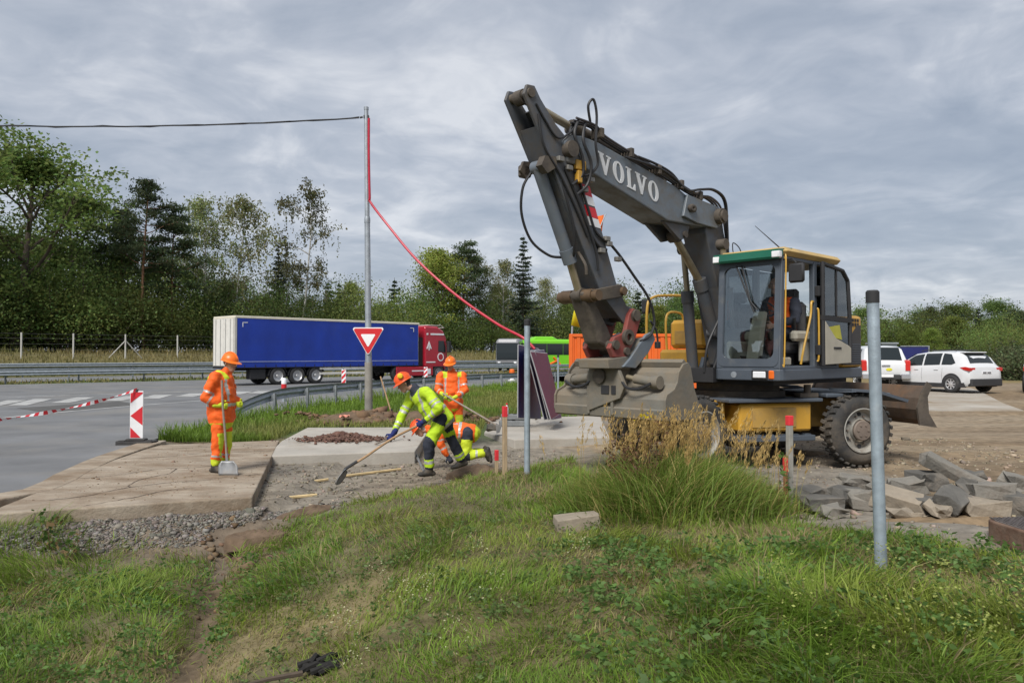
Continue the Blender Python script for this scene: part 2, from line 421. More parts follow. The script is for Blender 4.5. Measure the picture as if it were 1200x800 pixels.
# darker patch of fresh asphalt in the nose
sheet('road_patch', [at(20, 478)[:2], at(140, 470)[:2], at(165, 474)[:2], at(60, 484)[:2]], 0.0035, mat('dark_asphalt', (0.075, 0.073, 0.07), 0.9, 0, 0.2, 2, 0.3, 50))
# kerb strip of concrete round the corner
ke = [p for p in edge if 5 < p[1] < 15.4]
inn = []
for i, p in enumerate(ke):
    a = Vector(ke[max(i-1, 0)]); b = Vector(ke[min(i+1, len(ke)-1)]); d = (b-a).normalized()
    inn.append((p[0]+d.y*0.42, p[1]-d.x*0.42))
for i in range(len(ke)-1):
    if i % 2 == 0:
        j = min(i+2, len(ke)-1)
        f = 0.985
        pa, pb = Vector(ke[i]), Vector(ke[j]).lerp(Vector(ke[i]), 1-f); qa, qb = Vector(inn[i]), Vector(inn[j]).lerp(Vector(inn[i]), 1-f)
        mb = MB(); mb.prism([pa, pb, qb, qa], -0.2, 0.035, 'z'); tag(mb.build('kerb', CONCD, bevel=0.02), kind='structure')

# ------------------------------------------------------------ cast concrete slabs of the pavement being renewed
def slab(pts, z1, z0, m, label, sub=0.12, tilt=0.0):
    mb = MB(); mb.prism(pts, z0, z1, 'z'); o = mb.build('pavement_slab', m, bevel=0.018)
    return tag(o, label, kind='structure')
def P2(px, py, z=0.0): return at(px, py, z)[:2]
s1 = [(-5.75, 8.25), (-3.16, 9.28), (-4.72, 15.45), (-6.75, 14.6), (-6.72, 13.9), (-6.55, 12.5), (-6.2, 10.8), (-5.98, 9.6)]
sl1 = slab(s1, 0.028, -0.15, CONCD, 'mud stained concrete slab under the worker with the square shovel')
CRK = mat('crack_soil', (0.075, 0.055, 0.04), 1.0, 0, 0.3, 12)
for k, path in enumerate(([(-5.55, 9.0), (-5.2, 9.35), (-5.0, 9.9), (-4.6, 10.3), (-4.35, 10.4), (-3.9, 10.9), (-3.62, 11.0)], [(-6.1, 10.6), (-5.7, 10.9), (-5.35, 11.5), (-4.9, 11.65), (-4.3, 12.2), (-3.95, 12.3)], [(-5.0, 9.9), (-5.15, 10.5), (-5.0, 11.1), (-5.1, 11.6)], [(-6.5, 12.6), (-5.9, 12.9), (-5.4, 13.4), (-4.7, 13.6), (-4.3, 13.7)], [(-6.6, 13.9), (-5.8, 14.2), (-5.2, 14.5), (-4.7, 14.6)], [(-4.9, 8.7), (-4.6, 9.2), (-4.4, 9.7), (-4.1, 9.9)])):
    rgk = np.random.default_rng(k); P_ = catmull([(a, b, 0) for a, b in path], 7); mb = MB(); n_ = len(P_); L_, R_ = [], []
    for i, q in enumerate(P_):
        d_ = (P_[min(i+1, n_-1)]-P_[max(i-1, 0)]).normalized(); w_ = rgk.uniform(0.002, 0.012)*(1 if 0 < i < n_-1 else 0.1); j_ = rgk.normal(0, 0.012)
        nn_ = Vector((-d_.y, d_.x, 0)); L_.append(q+nn_*(j_+w_)); R_.append(q+nn_*(j_-w_))
    mb.add([(q.x, q.y, 0.0315) for q in L_]+[(q.x, q.y, 0.0315) for q in R_], [(i, i+1, n_+i+1, n_+i) for i in range(n_-1)])
    mb.build('crack', CRK, sl1)
s2 = [(-4.22, 13.05), (-1.75, 13.75), (-1.95, 18.3), (-4.9, 18.2), (-4.66, 15.4)]
slab(s2, 0.02, -0.24, CONC, 'pale concrete slab with the soil heap on it')
s3 = [(-0.62, 17.0), (0.05, 15.55), (2.05, 15.95), (2.5, 21.5), (-0.5, 21.0)]
slab(s3, 0.03, -0.26, CONC, 'pale concrete slab behind the wide bucket')
# thin timber battens lying in the excavated bed
for i, (a, b) in enumerate((((325, 547), (440, 537)), ((335, 568), (385, 561)), ((405, 557), (470, 549)), ((320, 584), (372, 579)))):
    mb = MB(); p, q = Vector(at(*a, -0.175)), Vector(at(*b, -0.175)); mb.tube([p, q], 0.022, 6)
    tag(mb.build('timber_batten', mat('fresh_timber', (0.50, 0.38, 0.20), 0.8, 0, 0.2, 8)), ['pale timber batten in the bed against the slab with the soil heap', 'pale timber batten lying in the bed left of the yellow worker\'s shovel', 'pale timber batten lying in the bed right of the shovel blade', 'pale timber batten nearest the grass edge of the bed'][i], 'batten', 'timber battens in the dug bed')
# yard: concrete lane on the right
for pts in ([(8.6, 22.5), (15.0, 22.3), (15.9, 24.6), (17.5, 27.9), (19.3, 31.5), (20.6, 34.2), (11, 34.0)], [(9.2, 20.4), (10.9, 20.5), (11.6, 21.4), (9.6, 21.3)]):
    mb = MB(); k = len(pts); zz = [float(hgt(a, b, False))+0.035 for a, b in pts]
    mb.add([(a, b, z) for (a, b), z in zip(pts, zz)]+[(a, b, z-0.15) for (a, b), z in zip(pts, zz)], [list(range(k))]+[(i, (i+1) % k, k+(i+1) % k, k+i) for i in range(k)])
    tag(mb.build('yard_slab', mat('yard_concrete', (0.35, 0.32, 0.275), 0.9, 0, 0.2, 0.7, 0.3, 14, dirt=0.75, dcol=(0.225, 0.175, 0.12), ds=0.5)), kind='structure')
# ------------------------------------------------------------ guard rails
def wbeam(mb, pts, z, side=1):
    """a W-profile beam along pts (2D), beam centre height z"""
    prof = [(0.0, 0.155), (0.05, 0.12), (0.075, 0.085), (0.03, 0.03), (0.015, 0.0), (0.03, -0.03), (0.075, -0.085), (0.05, -0.12), (0.0, -0.155)]
    rings = []
    for i, p in enumerate(pts):
        a = Vector(pts[max(i-1, 0)][:2]); b = Vector(pts[min(i+1, len(pts)-1)][:2]); d = (b-a).normalized(); n = Vector((d.y, -d.x))*side
        zz = z+(p[2] if len(p) > 2 else 0)
        rings.append([(p[0]+n.x*o, p[1]+n.y*o, zz+h) for o, h in prof]+[(p[0]+n.x*(o-0.008), p[1]+n.y*(o-0.008), zz+h) for o, h in prof[::-1]])
    mb.loft(rings)
def guardrail(pts, z, step, label, cat='guard rail', base=None, side=1, posts=True, group=None, zc=0.60, double=False):
    root = empty('guard_rail', (pts[0][0], pts[0][1], z), 0, label, cat, group)
    mb = MB(off=(-pts[0][0], -pts[0][1], -z)); wbeam(mb, pts, z+zc, side)
    mb.build('rail', STEEL(), root)
    if double:
        mb = MB(off=(-pts[0][0], -pts[0][1], -z)); wbeam(mb, [(p[0]+WW[0]*0.45*-side, p[1]+WW[1]*0.45*-side) for p in pts], z+zc, -side); mb.build('rail', STEEL(), root)
    if posts:
        acc = 0.0; first = True; me = None
        for i in range(len(pts)-1):
            a = Vector(pts[i][:2]); b = Vector(pts[i+1][:2]); L_ = (b-a).length; t = step-acc if not first else 0.3
            first = False
            while t < L_:
                p = a.lerp(b, t/L_); d = (b-a).normalized(); n = Vector((d.y, -d.x))*side
                drop = (pts[i][2] if len(pts[i]) > 2 else 0)
                if me is None:
                    m2 = MB(); h = zc+0.1
                    m2.box(-0.05, 0.05, -0.03, -0.022, -0.3, h); m2.box(-0.05, -0.042, -0.022, 0.03, -0.3, h); m2.box(0.042, 0.05, -0.022, 0.03, -0.3, h)
                    m2.box(-0.06, 0.06, 0.03, 0.09, h-0.22, h-0.04)
                    me = m2.mesh('post', mat('weathered_zinc', (0.25, 0.27, 0.29), 0.6, 0.4, 0.2, 8))
                o = bpy.data.objects.new('post', me); COL.objects.link(o); o.parent = root
                c = p-n*0.10; o.location = (c.x-pts[0][0], c.y-pts[0][1], drop); o.rotation_euler = (0, 0, math.atan2(n.y, n.x)-R(90))
                t += step
            acc = L_-(t-step)
    return root
# slip-road rail with its turned-down nose
gr = [(-8.3, 20.6, -0.55), (-8.15, 21.3, -0.35), (-7.9, 22.1, -0.16), (-7.62, 23.2, -0.03), (-7.25, 24.8, 0), (-6.6, 27.5, 0), (-5.8, 30.5, 0), (-4.8, 33.8, 0), (-3.4, 37.4, 0), (-1.4, 41.3, 0), (1.4, 45.8, 0), (5.2, 50.8, 0), (11, 57.6, 0), (18, 65, 0), (26, 73, 0)]
gr = [tuple(p) for p in catmull(gr, 4)]
gr = [(p[0]+0.55, p[1]-0.15, p[2]) for p in gr]
guardrail(gr, 0.0, 2.0, 'galvanised guard rail curving beside the slip road with its end bent to the ground', side=-1)
guardrail([mw(s, 0.0) for s in range(-60, 240, 6)], 0.0, 4.0, 'galvanised median guard rail behind the lorry', side=1, zc=0.62)
guardrail([mw(s, 2.4) for s in range(-60, 240, 6)], 0.0, 4.0, 'second galvanised median rail right behind the first', side=-1, zc=0.80)
guardrail([mw(s, 15.2) for s in range(-60, 240, 6)], 0.1, 4.0, 'galvanised guard rail along the far verge below the trees', side=1, zc=0.85)

# ------------------------------------------------------------ wildlife fence on the bank
FP = mat('fence_post_concrete', (0.42, 0.41, 0.38), 0.85, 0, 0.1, 4)
froot = empty('wire_fence', (*mw(0, 24), 0), 0, 'pale posts and thin wires of the game fence on the far bank', 'fence')
prev = None
for k, px in enumerate(list(range(-36, 560, 61))):
    kx = (px-600)/FPX
    den = kx*WW[0]+WW[1]; t = (24.0+Q0 @ WW)/den
    x, y = kx*t, t; z = float(hgt(x, y, False)); ox, oy = mw(0, 24)
    o = MB(off=(-ox, -oy, 0)); o.box(x-0.06, x+0.06, y-0.06, y+0.06, z-0.3, z+2.3); o.build('post', FP, froot, bevel=0.01)
    if k == 3:
        for s_ in (-1, 1):
            b = MB(off=(-ox, -oy, 0)); b.cyl((x, y, z+1.7), (x+s_*1.5*DD[0], y+s_*1.5*DD[1], z), 0.05, 6); b.build('brace', FP, froot)
    if prev:
        for h in (0.3, 0.8, 1.3, 1.8, 2.2):
            b = MB(off=(-ox, -oy, 0)); b.cyl((prev[0], prev[1], prev[2]+h), (x, y, z+h), 0.006, 4); b.build('wire', mat('fence_wire', (0.2, 0.2, 0.2), 0.6, 0.5, 0), froot)
    prev = (x, y, z)

# ------------------------------------------------------------ lamp post with cable, hose and give-way sign
PX, PY = -4.05, 21.5
lp = empty('lamp_post', (PX, PY, 0), 0, 'tall tapered grey steel post carrying the give way sign', 'post')
m_ = MB(); m_.tube([(0, 0, -0.3), (-0.01, 0, 1.55)], [0.115, 0.11], 14); m_.build('base_sleeve', mat('weathered_post', (0.24, 0.225, 0.20), 0.8, 0.1, 0.25, 3, dirt=0.4, dcol=(0.30, 0.27, 0.22)), lp)
m_ = MB(); m_.tube([(-0.01, 0, 1.5), (-0.06, 0, 5.6)], [0.092, 0.078], 14); m_.tube([(-0.06, 0, 5.55), (-0.10, 0, 8.78)], [0.07, 0.06], 14); m_.build('shaft', STEEL(), lp)
m_ = MB(); m_.lathe([(0.085, 5.5), (0.088, 5.6), (0.075, 5.68)], 14, Matrix.Translation((-0.06, 0, 0))); m_.build('collar', STEEL(), lp)
m_ = MB(); m_.lathe([(0.068, 8.72), (0.07, 8.8), (0.0, 8.83)], 14, Matrix.Translation((-0.1, 0, 0))); m_.build('top_cap', STEEL(), lp)
m_ = MB(); m_.box(-0.17, -0.02, -0.05, 0.05, 8.48, 8.56); m_.cyl((-0.2, 0, 8.52), (-0.28, 0, 8.50), 0.03, 8); m_.build('cable_clamp', mat('dark_iron', (0.05, 0.05, 0.052), 0.6, 0.5, 0.15), lp)
# sign
sg = empty('give_way_sign', (PX, PY-0.13, 1.6), 0, 'red and white triangular give way sign fixed to the tall post', 'road sign')
def tri(w, h, z0, r, y0, y1, mt, name):
    pts = []
    cs = [(-w/2, z0+h), (w/2, z0+h), (0, z0)]
    for i, c in enumerate(cs):
        c = Vector(c); a = (Vector(cs[i-1])-c).normalized(); b = (Vector(cs[(i+1) % 3])-c).normalized()
        for t in np.linspace(0, 1, 5): pts.append(tuple(c+(a*(1-t)+b*t)*r))
    mb = MB(); mb.prism(pts, y0, y1, 'y'); return mb.build(name, mt, sg)
tri(0.92, 0.80, 0.13, 0.06, 0.0, 0.02, mat('sign_white', (0.78, 0.78, 0.78), 0.45, 0, 0.04), 'plate')
tri(0.86, 0.745, 0.155, 0.055, -0.006, -0.001, mat('sign_red', (0.55, 0.015, 0.02), 0.45, 0, 0.08), 'red_border')
tri(0.43, 0.37, 0.37, 0.03, -0.012, -0.0065, mat('sign_white', (0.78, 0.78, 0.78)), 'white_field')
for z in (0.4, 0.8):
    m_ = MB(); m_.box(-0.11, 0.11, 0.021, 0.05, z-0.02, z+0.02); m_.build('bracket', STEEL(), sg)
# black overhead cable
pts = []
A_, B_ = Vector((PX-0.30, PY, 8.50)), Vector((-24.0, 21.0, 8.72))
for k in range(31):
    t = k/30; p = A_.lerp(B_, t); p.z -= 4*0.42*t*(1-t)+0.008*math.sin(k*2.1); pts.append(p)
m_ = MB(); m_.tube(pts, 0.022, 6); pts2 = [p+Vector((0, 0.03*math.sin(i*1.7), 0.03*math.cos(i*1.7))) for i, p in enumerate(pts)]; m_.tube(pts2, 0.008, 5)
tag(m_.build('overhead_cable', mat('black_cable', (0.02, 0.02, 0.022), 0.7, 0, 0.1)), 'black overhead cable running left from the top of the tall post', 'cable')
# red hose down the post and across to the leaning boards
hp = [(PX-0.005, PY-0.10, 8.45), (PX+0.0, PY-0.11, 7.4), (PX+0.03, PY-0.12, 6.25), (PX+0.06, PY-0.11, 6.05), (-3.45, 21.2, 5.35), (-2.6, 20.6, 4.35), (-1.5, 19.9, 3.35), (-0.4, 19.1, 2.55), (0.26, 18.6, 2.18), (0.55, 18.45, 1.9)]
m_ = MB(); m_.tube(catmull(hp, 8), 0.034, 8)
tag(m_.build('red_hose', mat('red_plastic', (0.42, 0.012, 0.035), 0.42, 0, 0.15, 5)), 'red corrugated hose hanging from the tall post to the leaning boards', 'hose')

# ------------------------------------------------------------ chevron delineators, beacon, tape
RED = mat('reflective_red', (0.55, 0.02, 0.03), 0.4, 0, 0.1, 6); RWH = mat('reflective_white', (0.72, 0.72, 0.73), 0.4, 0, 0.06, 6)
def delineator(loc, rz, sc, label, kind):
    r_ = empty('delineator_board', loc, rz, label, 'road delineator', 'red and white delineator boards'); r_.scale = (sc,)*3
    m = MB(); m.prism([(-0.36, -0.17), (0.36, -0.17), (0.40, -0.05), (0.40, 0.12), (0.3, 0.18), (-0.3, 0.18), (-0.40, 0.12), (-0.40, -0.05)], 0.0, 0.075, 'z'); m.box(-0.2, 0.2, -0.1, 0.1, 0.075, 0.12, 0.015)
    b = m.build('base', mat('recycled_rubber', (0.045, 0.043, 0.042), 0.9, 0, 0.25, 6, 0.4, 30), r_, bevel=0.012)
    for x in (-0.27, 0.27):
        m = MB(); m.box(x-0.06, x+0.06, -0.12, -0.04, 0.076, 0.088); m.build('grip', mat('recycled_rubber', (0.045, 0.043, 0.042)), b)
    m = MB(); m.box(-0.135, 0.135, -0.015, 0.015, 0.12, 1.12, 0.008); m.build('board', RWH, r_)
    w = 0.122; z0, z1 = 0.14, 1.10
    if kind == 'chevron':
        cz = [0.24, 0.62, 1.0]
        polys = [[(-w, 0.62), (w, 0.84), (w, 0.40)], [(-w, z0), (-w, 0.37), (w, 0.15), (w, z0)], [(-w, z1), (w, z1), (w, 1.05), (-w, 0.86)]]
        polys[0] = [(-w, 0.60), (w, 0.80), (w, 0.40)]
        polys[1] = [(-w, z0), (-w, 0.36), (w*0.7, z0)]
        polys[2] = [(-w, z1), (w, z1), (w, 1.07), (-w, 0.87)]
    else:
        polys = [[(-w, z), (w, z+0.24), (w, min(z+0.42, z1)), (-w, z+0.18)] for z in (0.16, 0.5)]+[[(-w, 0.84), (w, 1.08), (w, z1), (-w, 1.02)]]
    for p in polys:
        m = MB(); m.prism(p, -0.0205, -0.0155, 'y'); m.build('red_stripe', RED, r_)
    m = MB(); m.cyl((0, 0, 1.1), (0, 0, 1.16), 0.03, 8); m.build('top_peg', mat('recycled_rubber', (0.045, 0.043, 0.042)), r_)
    return r_
cx, cy, _ = at(161, 520)
delineator((cx, cy, 0.0), R(6), 0.93, 'chevron delineator board on a rubber foot at the road corner', 'chevron')
x, y, _ = at(403, 455); delineator((x, y, 0.0), R(-10), 0.9, 'small striped delineator board below the trailer middle', 'diag')
x, y, _ = at(499, 449); delineator((x, y, 0.0), R(-14), 0.9, 'small striped delineator board beside the red lorry cab', 'diag')
x, y, _ = at(333, 470)
b_ = empty('marker_post', (x, y, 0.0), 0, 'short red and white marker post standing behind the slip road rail', 'marker post')
m_ = MB(); m_.cyl((0, 0, 0), (0, 0, 0.42), 0.09, 12); m_.build('foot', STEEL(), b_)
m_ = MB(); m_.cyl((0, 0, 0.42), (0, 0, 0.66), 0.10, 12); m_.build('red_band', mat('sign_red', (0.55, 0.015, 0.02)), b_)
m_ = MB(); m_.lathe([(0.10, 0.66), (0.10, 0.84), (0.07, 0.88), (0, 0.89)], 12); m_.build('white_cap', RWH, b_)
x, y, _ = at(600, 446)
b_ = empty('marker_post', (x, y, 0.0), 0, 'tiny red and white beacon on the road left of the leaning boards', 'marker post')
m_ = MB(); m_.lathe([(0.28, 0.0), (0.28, 0.06), (0.14, 0.08), (0.10, 0.45)], 12); m_.build('foot', RWH, b_)
m_ = MB(); m_.lathe([(0.16, 0.45), (0.2, 0.6), (0.16, 0.78), (0.0, 0.82)], 12); m_.build('lamp', mat('signal_orange', (0.7, 0.13, 0.01), 0.5, 0, 0.1), b_)
# barrier tape from the chevron board to the left
A_ = Vector((cx, cy, 1.07)); B_ = Vector((-9.4, 12.4, 0.62)); Cc = Vector((-14.5, 13.5, 0.75))
tp = []
for k in range(46):
    t = k/45; p = A_.lerp(B_, t); p.z -= 4*0.13*t*(1-t); tp.append(p)
for k in range(1, 20):
    t = k/19; p = B_.lerp(Cc, t); p.z -= 4*0.10*t*(1-t); tp.append(p)
m_ = MB()
for k in range(len(tp)-1):
    m_.mi = k % 2; w = Vector((0, 0, 1))*0.035*(0.6+0.4*math.cos(k*0.55)); n = Vector((0.1, 1, 0))*0.028*math.sin(k*0.55)
    a, b = tp[k], tp[k+1]
    w2 = Vector((0, 0, 1))*0.035*(0.6+0.4*math.cos((k+1)*0.55)); n2 = Vector((0.1, 1, 0))*0.028*math.sin((k+1)*0.55)
    m_.add([a-w-n, b-w2-n2, b+w2+n2, a+w+n], [(0, 1, 2, 3)])
tag(m_.build('barrier_tape', [RED, RWH]), 'red and white barrier tape strung left from the chevron board', 'barrier tape')

# ------------------------------------------------------------ steel posts and survey stakes
def steel_post(x, y, z0, z1, r, lean, label):
    p = empty('steel_post', (x, y, z0), 0, label, 'steel post', 'galvanised fence posts')
    m = MB(); m.tube([(0, 0, -0.3), (lean*(z1-z0), 0, z1-z0)], r, 20); m.build('tube', mat('galvanised_tube', (0.33, 0.39, 0.44), 0.48, 0.45, 0.22, 9, 0.15, 70, dirt=0.25, dcol=(0.42, 0.44, 0.45), ds=7), p)
    m = MB(); L_ = z1-z0; m.lathe([(r+0.004, -0.075), (r+0.004, 0.0), (r-0.006, 0.012), (0, 0.014)], 20, Matrix.Translation((lean*L_, 0, L_))); m.build('cap', BLACK(), p)
    return p
Y1 = 5.3; steel_post(dep(1031.5, Y1), Y1, 0.24, zat(342, Y1), 0.041, -0.026, 'grey steel post with black cap in the right foreground grass')
Y2 = 10.4; steel_post(dep(617.5, Y2), Y2, -0.02, zat(375, Y2), 0.041, 0.002, 'grey steel post in front of the leaning boards')
Y3 = 27.0
steel_post(dep(654, Y3), Y3, -0.02, zat(416, Y3), 0.035, 0.0, 'thin grey post behind the maroon board')
WOOD = mat('raw_stake_wood', (0.36, 0.27, 0.17), 0.85, 0, 0.25, 9, 0.3, 30, stretch=(3, 3, 0.5)); PINK = mat('marker_paint_red', (0.62, 0.03, 0.04), 0.6, 0, 0.12, 9)
def stake(px, pyb, Y, pyt, w, label, paint, m=None, lean=0.0):
    zb = zat(pyb, Y); zt = zat(pyt, Y); x = dep(px, Y); h = zt-zb
    r_ = empty('survey_stake', (x, Y, zb), R(20), label, 'stake'); r_.rotation_euler = (0, lean, R(20))
    b = MB(); b.box(-w/2, w/2, -w/2, w/2, -0.15, h, 0.004); b.build('shaft', m or WOOD, r_)
    b = MB(); e_ = w/2+0.003; b.box(-e_, e_, -e_, e_, h-paint, h+0.002, 0.004); b.build('painted_tip', PINK, r_)
    return r_
stake(591.5, 552, 10.9, 476, 0.06, 'wooden stake with red tip left of the grey steel post', 0.15)
stake(582, 548, 11.2, 527, 0.045, 'short stub stake with red top beside the taller red tipped stake', 0.15)
stake(924.5, 592, 8.0, 487, 0.055, 'grey weathered stake with red tip below the excavator door', 0.10, mat('weathered_stake', (0.27, 0.26, 0.23), 0.9, 0, 0.2, 9))
stake(919.5, 596, 7.85, 536, 0.035, 'thin stake with bright red top beside the weathered stake', 0.14, mat('rusty_stake', (0.30, 0.13, 0.06), 0.9, 0, 0.3, 14))
# ------------------------------------------------------------ wheels shared by the road vehicles
def wheel_parts(root, r, w, at_, axis_rz=0.0, rimc=(0.5, 0.5, 0.52), spokes=0, name='wheel', rimr=0.62, hub=True):
    """a wheel whose axle is local y; outer face towards -y"""
    o = empty(name, at_, axis_rz); o.parent = root
    Mx = Matrix.Rotation(R(90), 4, 'X')
    m = MB(); m.lathe([(r*rimr, -w/2+0.01), (r*0.80, -w/2), (r*0.93, -w/2+0.015), (r, -w/2+0.05), (r, w/2-0.05), (r*0.93, w/2-0.015), (r*0.8, w/2), (r*rimr, w/2-0.01)], 32, Mx, True)
    m.build('tyre', mat('tyre_rubber', (0.028, 0.028, 0.029), 0.85, 0, 0.2, 5, dirt=0.35, dcol=(0.10, 0.09, 0.075)), o)
    m = MB(); rr = r*rimr
    m.lathe([(rr, w/2-0.02), (rr*0.96, w/2-0.045), (rr*0.90, w/2-0.06), (rr*0.86, w/2-0.10), (rr*0.3, w/2-0.10 if spokes else w/2-0.14), (rr*0.28, w/2-0.05), (rr*0.22, w/2-0.03), (0.0, w/2-0.03)], 32, Mx, cap=False)
    rim = m.build('rim', mat('rim_%02d' % int(rimc[0]*100) if not spokes else 'dark_rim', rimc if not spokes else (0.05, 0.05, 0.055), 0.4, 0.5, 0.1, 4, dirt=0.2), o)
    if spokes:
        m = MB()
        for k in range(spokes):
            a = 2*math.pi*k/spokes; c, s_ = math.cos(a), math.sin(a); t = 0.10*rr
            q = [(0.18*rr, -t*1.3), (0.95*rr, -t*0.8), (0.95*rr, t*0.8), (0.18*rr, t*1.3)]
            m.prism([(u*c-v*s_, u*s_+v*c) for u, v in q], -(w/2-0.03), -(w/2-0.06), 'y')
        m.lathe([(rr*0.26, w/2-0.02), (rr*0.24, w/2-0.012), (0, w/2-0.012)], 20, Mx)
        m.lathe([(rr*1.0, w/2-0.03), (rr*0.98, w/2-0.01), (rr*0.93, w/2-0.012), (rr*0.92, w/2-0.05)], 32, Mx, cap=False)
        m.build('spokes', mat('alloy', (0.66, 0.67, 0.68), 0.35, 0.6, 0.05), o)
    return o

# ------------------------------------------------------------ articulated lorry
TB = 'lorry'
lx, ly = -15.7, 43.0
tdir = math.atan2(0.735, 0.678)
lorry = empty('articulated_lorry', (lx, ly, 0), tdir, 'red lorry with long blue curtain trailer on the road', 'lorry')
# local: x forward, y left; origin = right rear corner of the trailer at the ground; trailer spans y 0..2.55 (left, away)
BLUE = mat('blue_tarpaulin', (0.006, 0.034, 0.29), 0.42, 0, 0.16, 0.6, 0.3, 1.2, dirt=0.2, dcol=(0.03, 0.06, 0.26), ds=0.5)
TRW = mat('trailer_white', (0.62, 0.60, 0.55), 0.5, 0, 0.08, 2, dirt=0.25, dcol=(0.40, 0.36, 0.30), ds=1.5)
DK = mat('chassis_black', (0.018, 0.018, 0.02), 0.7, 0, 0.2, 4)
CREAM = mat('roof_cream', (0.62, 0.58, 0.47), 0.6, 0, 0.08, 2)
m = MB(); m.box(0.06, 13.55, 0.03, 2.52, 1.22, 3.90); m.build('trailer_body', TRW, lorry)
cu = MB()
for side in (0, 1):
    n = 60; xs = np.linspace(0.14, 13.5, n)
    yb = 0.0 if side == 0 else 2.55
    sgn = -1 if side == 0 else 1
    rows = []
    for z in np.linspace(1.05, 3.86, 9):
        rows.append([(x, yb+sgn*(0.012+0.018*math.sin(x*4.6)*(1-abs((z-2.4)/1.6))+0.006*math.sin(x*1.3+z*2)), z) for x in xs])
    cu.smooth = True; cu.loft(rows, close=False, caps=False); cu.smooth = False
curt = cu.build('curtain', BLUE, lorry)
m = MB(); m.box(0.14, 13.5, -0.026, -0.018, 1.36, 1.40); m.build('hem_strap', mat('pale_strap', (0.30, 0.34, 0.55), 0.6), curt)
m = MB()
for x0, s_ in ((0.45, 1), (13.1, -1)):
    m.box(min(x0, x0+s_*0.32), max(x0, x0+s_*0.32), -0.032, -0.02, 3.60, 3.64); m.box(min(x0, x0+s_*0.04), max(x0, x0+s_*0.04), -0.032, -0.02, 3.36, 3.64)
m.build('corner_mark', RWH, curt)
m = MB()
for x in np.linspace(0.6, 13.1, 20): m.box(x-0.02, x+0.02, -0.024, -0.014, 0.98, 1.2)
m.build('buckle_row', DK, curt)
m = MB(); m.box(0.0, 13.6, -0.035, 2.585, 3.86, 4.0, 0.02); m.build('roof_rail', CREAM, lorry)
m = MB(); m.box(-0.02, 0.12, -0.03, 0.09, 1.1, 3.9, 0.01); m.box(-0.02, 0.12, 2.46, 2.58, 1.1, 3.9, 0.01); m.build('corner_post', mat('corner_steel', (0.5, 0.48, 0.43), 0.5, 0.2), lorry)
for k, (a, b) in enumerate(((0.10, 1.265), (1.285, 2.45))):
    m = MB(); m.box(-0.05, 0.06, a, b, 1.12, 3.85, 0.012); d_ = m.build('rear_door', TRW, lorry)
    m = MB()
    for yy in (a+0.3, b-0.3):
        m.cyl((-0.075, yy, 1.15), (-0.075, yy, 3.82), 0.018, 6)
    m.build('lock_rod', mat('rod_zinc', (0.5, 0.5, 0.48), 0.4, 0.6), d_)
m = MB(); m.box(-0.06, 0.1, 0.0, 2.55, 0.95, 1.11, 0.02); m.box(-0.04, 0.08, 0.1, 2.45, 0.48, 0.60, 0.02); m.build('rear_bumper', DK, lorry)
for yy in (0.15, 2.2):
    m = MB(); m.box(-0.08, -0.05, yy, yy+0.3, 0.66, 0.80, 0.01); m.build('tail_lamp', mat('lamp_red', (0.5, 0.02, 0.015), 0.3), lorry)
m = MB(); m.box(0.1, 13.5, 0.75, 0.95, 0.85, 1.2); m.box(0.1, 13.5, 1.6, 1.8, 0.85, 1.2); m.box(0.05, 13.6, 0.0, 2.55, 1.0, 1.12)
for x in (2.2, 3.5, 4.8): m.box(x-0.1, x+0.1, 0.3, 2.25, 0.45, 0.65)
m.build('trailer_frame', DK, lorry)
m = MB(); m.box(1.0, 2.0, 0.12, 0.6, 0.35, 0.95, 0.03); m.build('tool_box', DK, lorry)
m = MB(); m.box(5.6, 9.6, 0.02, 0.06, 0.86, 1.0, 0.01); m.box(5.6, 9.6, 0.02, 0.06, 0.55, 0.68, 0.01); m.build('side_guard', TRW, lorry)
for x in (2.75, 4.05, 5.35):
    for yy, rz in ((0.2, 0), (2.35, R(180))):
        wheel_parts(lorry, 0.52, 0.36, (x, yy, 0.52), rz, (0.5, 0.5, 0.5))
    m = MB(); 
    for k in range(9):
        a0 = R(20+k*17.5); a1 = R(20+(k+1)*17.5)
        m.prism([(x+0.62*math.cos(a0), 0.52+0.62*math.sin(a0)), (x+0.62*math.cos(a1), 0.52+0.62*math.sin(a1)), (x+0.60*math.cos(a1), 0.52+0.60*math.sin(a1)), (x+0.60*math.cos(a0), 0.52+0.60*math.sin(a0))], 0.02, 0.5, 'y')
    m.build('mudguard', DK, lorry)
# tractor
RDP = mat('red_cab_paint', (0.36, 0.012, 0.028), 0.3, 0, 0.06, 2, coat=0.4)
tx = 14.15
m = MB()
def csec(x, z0, z1, y0, y1, r=0.12):
    return [(x, y0, z0), (x, y0, z1-r), (x, y0+r*0.4, z1-r*0.35), (x, y0+r, z1), (x, y1-r, z1), (x, y1-r*0.4, z1-r*0.35), (x, y1, z1-r), (x, y1, z0)]
m.loft([csec(tx, 1.0, 3.75, 0.03, 2.52), csec(tx+0.1, 0.95, 3.82, 0.0, 2.55), csec(tx+1.2, 0.95, 3.78, 0.0, 2.55), csec(tx+1.75, 0.95, 3.55, 0.02, 2.53, 0.2), csec(tx+2.02, 0.6, 3.2, 0.06, 2.49, 0.25), csec(tx+2.15, 0.55, 2.6, 0.10, 2.45, 0.2), csec(tx+2.22, 0.5, 1.9, 0.14, 2.41, 0.2)])
cab_ = m.build('tractor_cab', RDP, lorry, bevel=0.02)
m = MB(); m.prism([(tx+1.2, 2.0), (tx+1.92, 1.95), (tx+1.86, 2.45), (tx+1.74, 2.78), (tx+1.25, 2.78)], -0.016, -0.004, 'y'); m.build('side_window', mat('dark_glass', (0.015, 0.02, 0.022), 0.08, 0, 0), cab_)
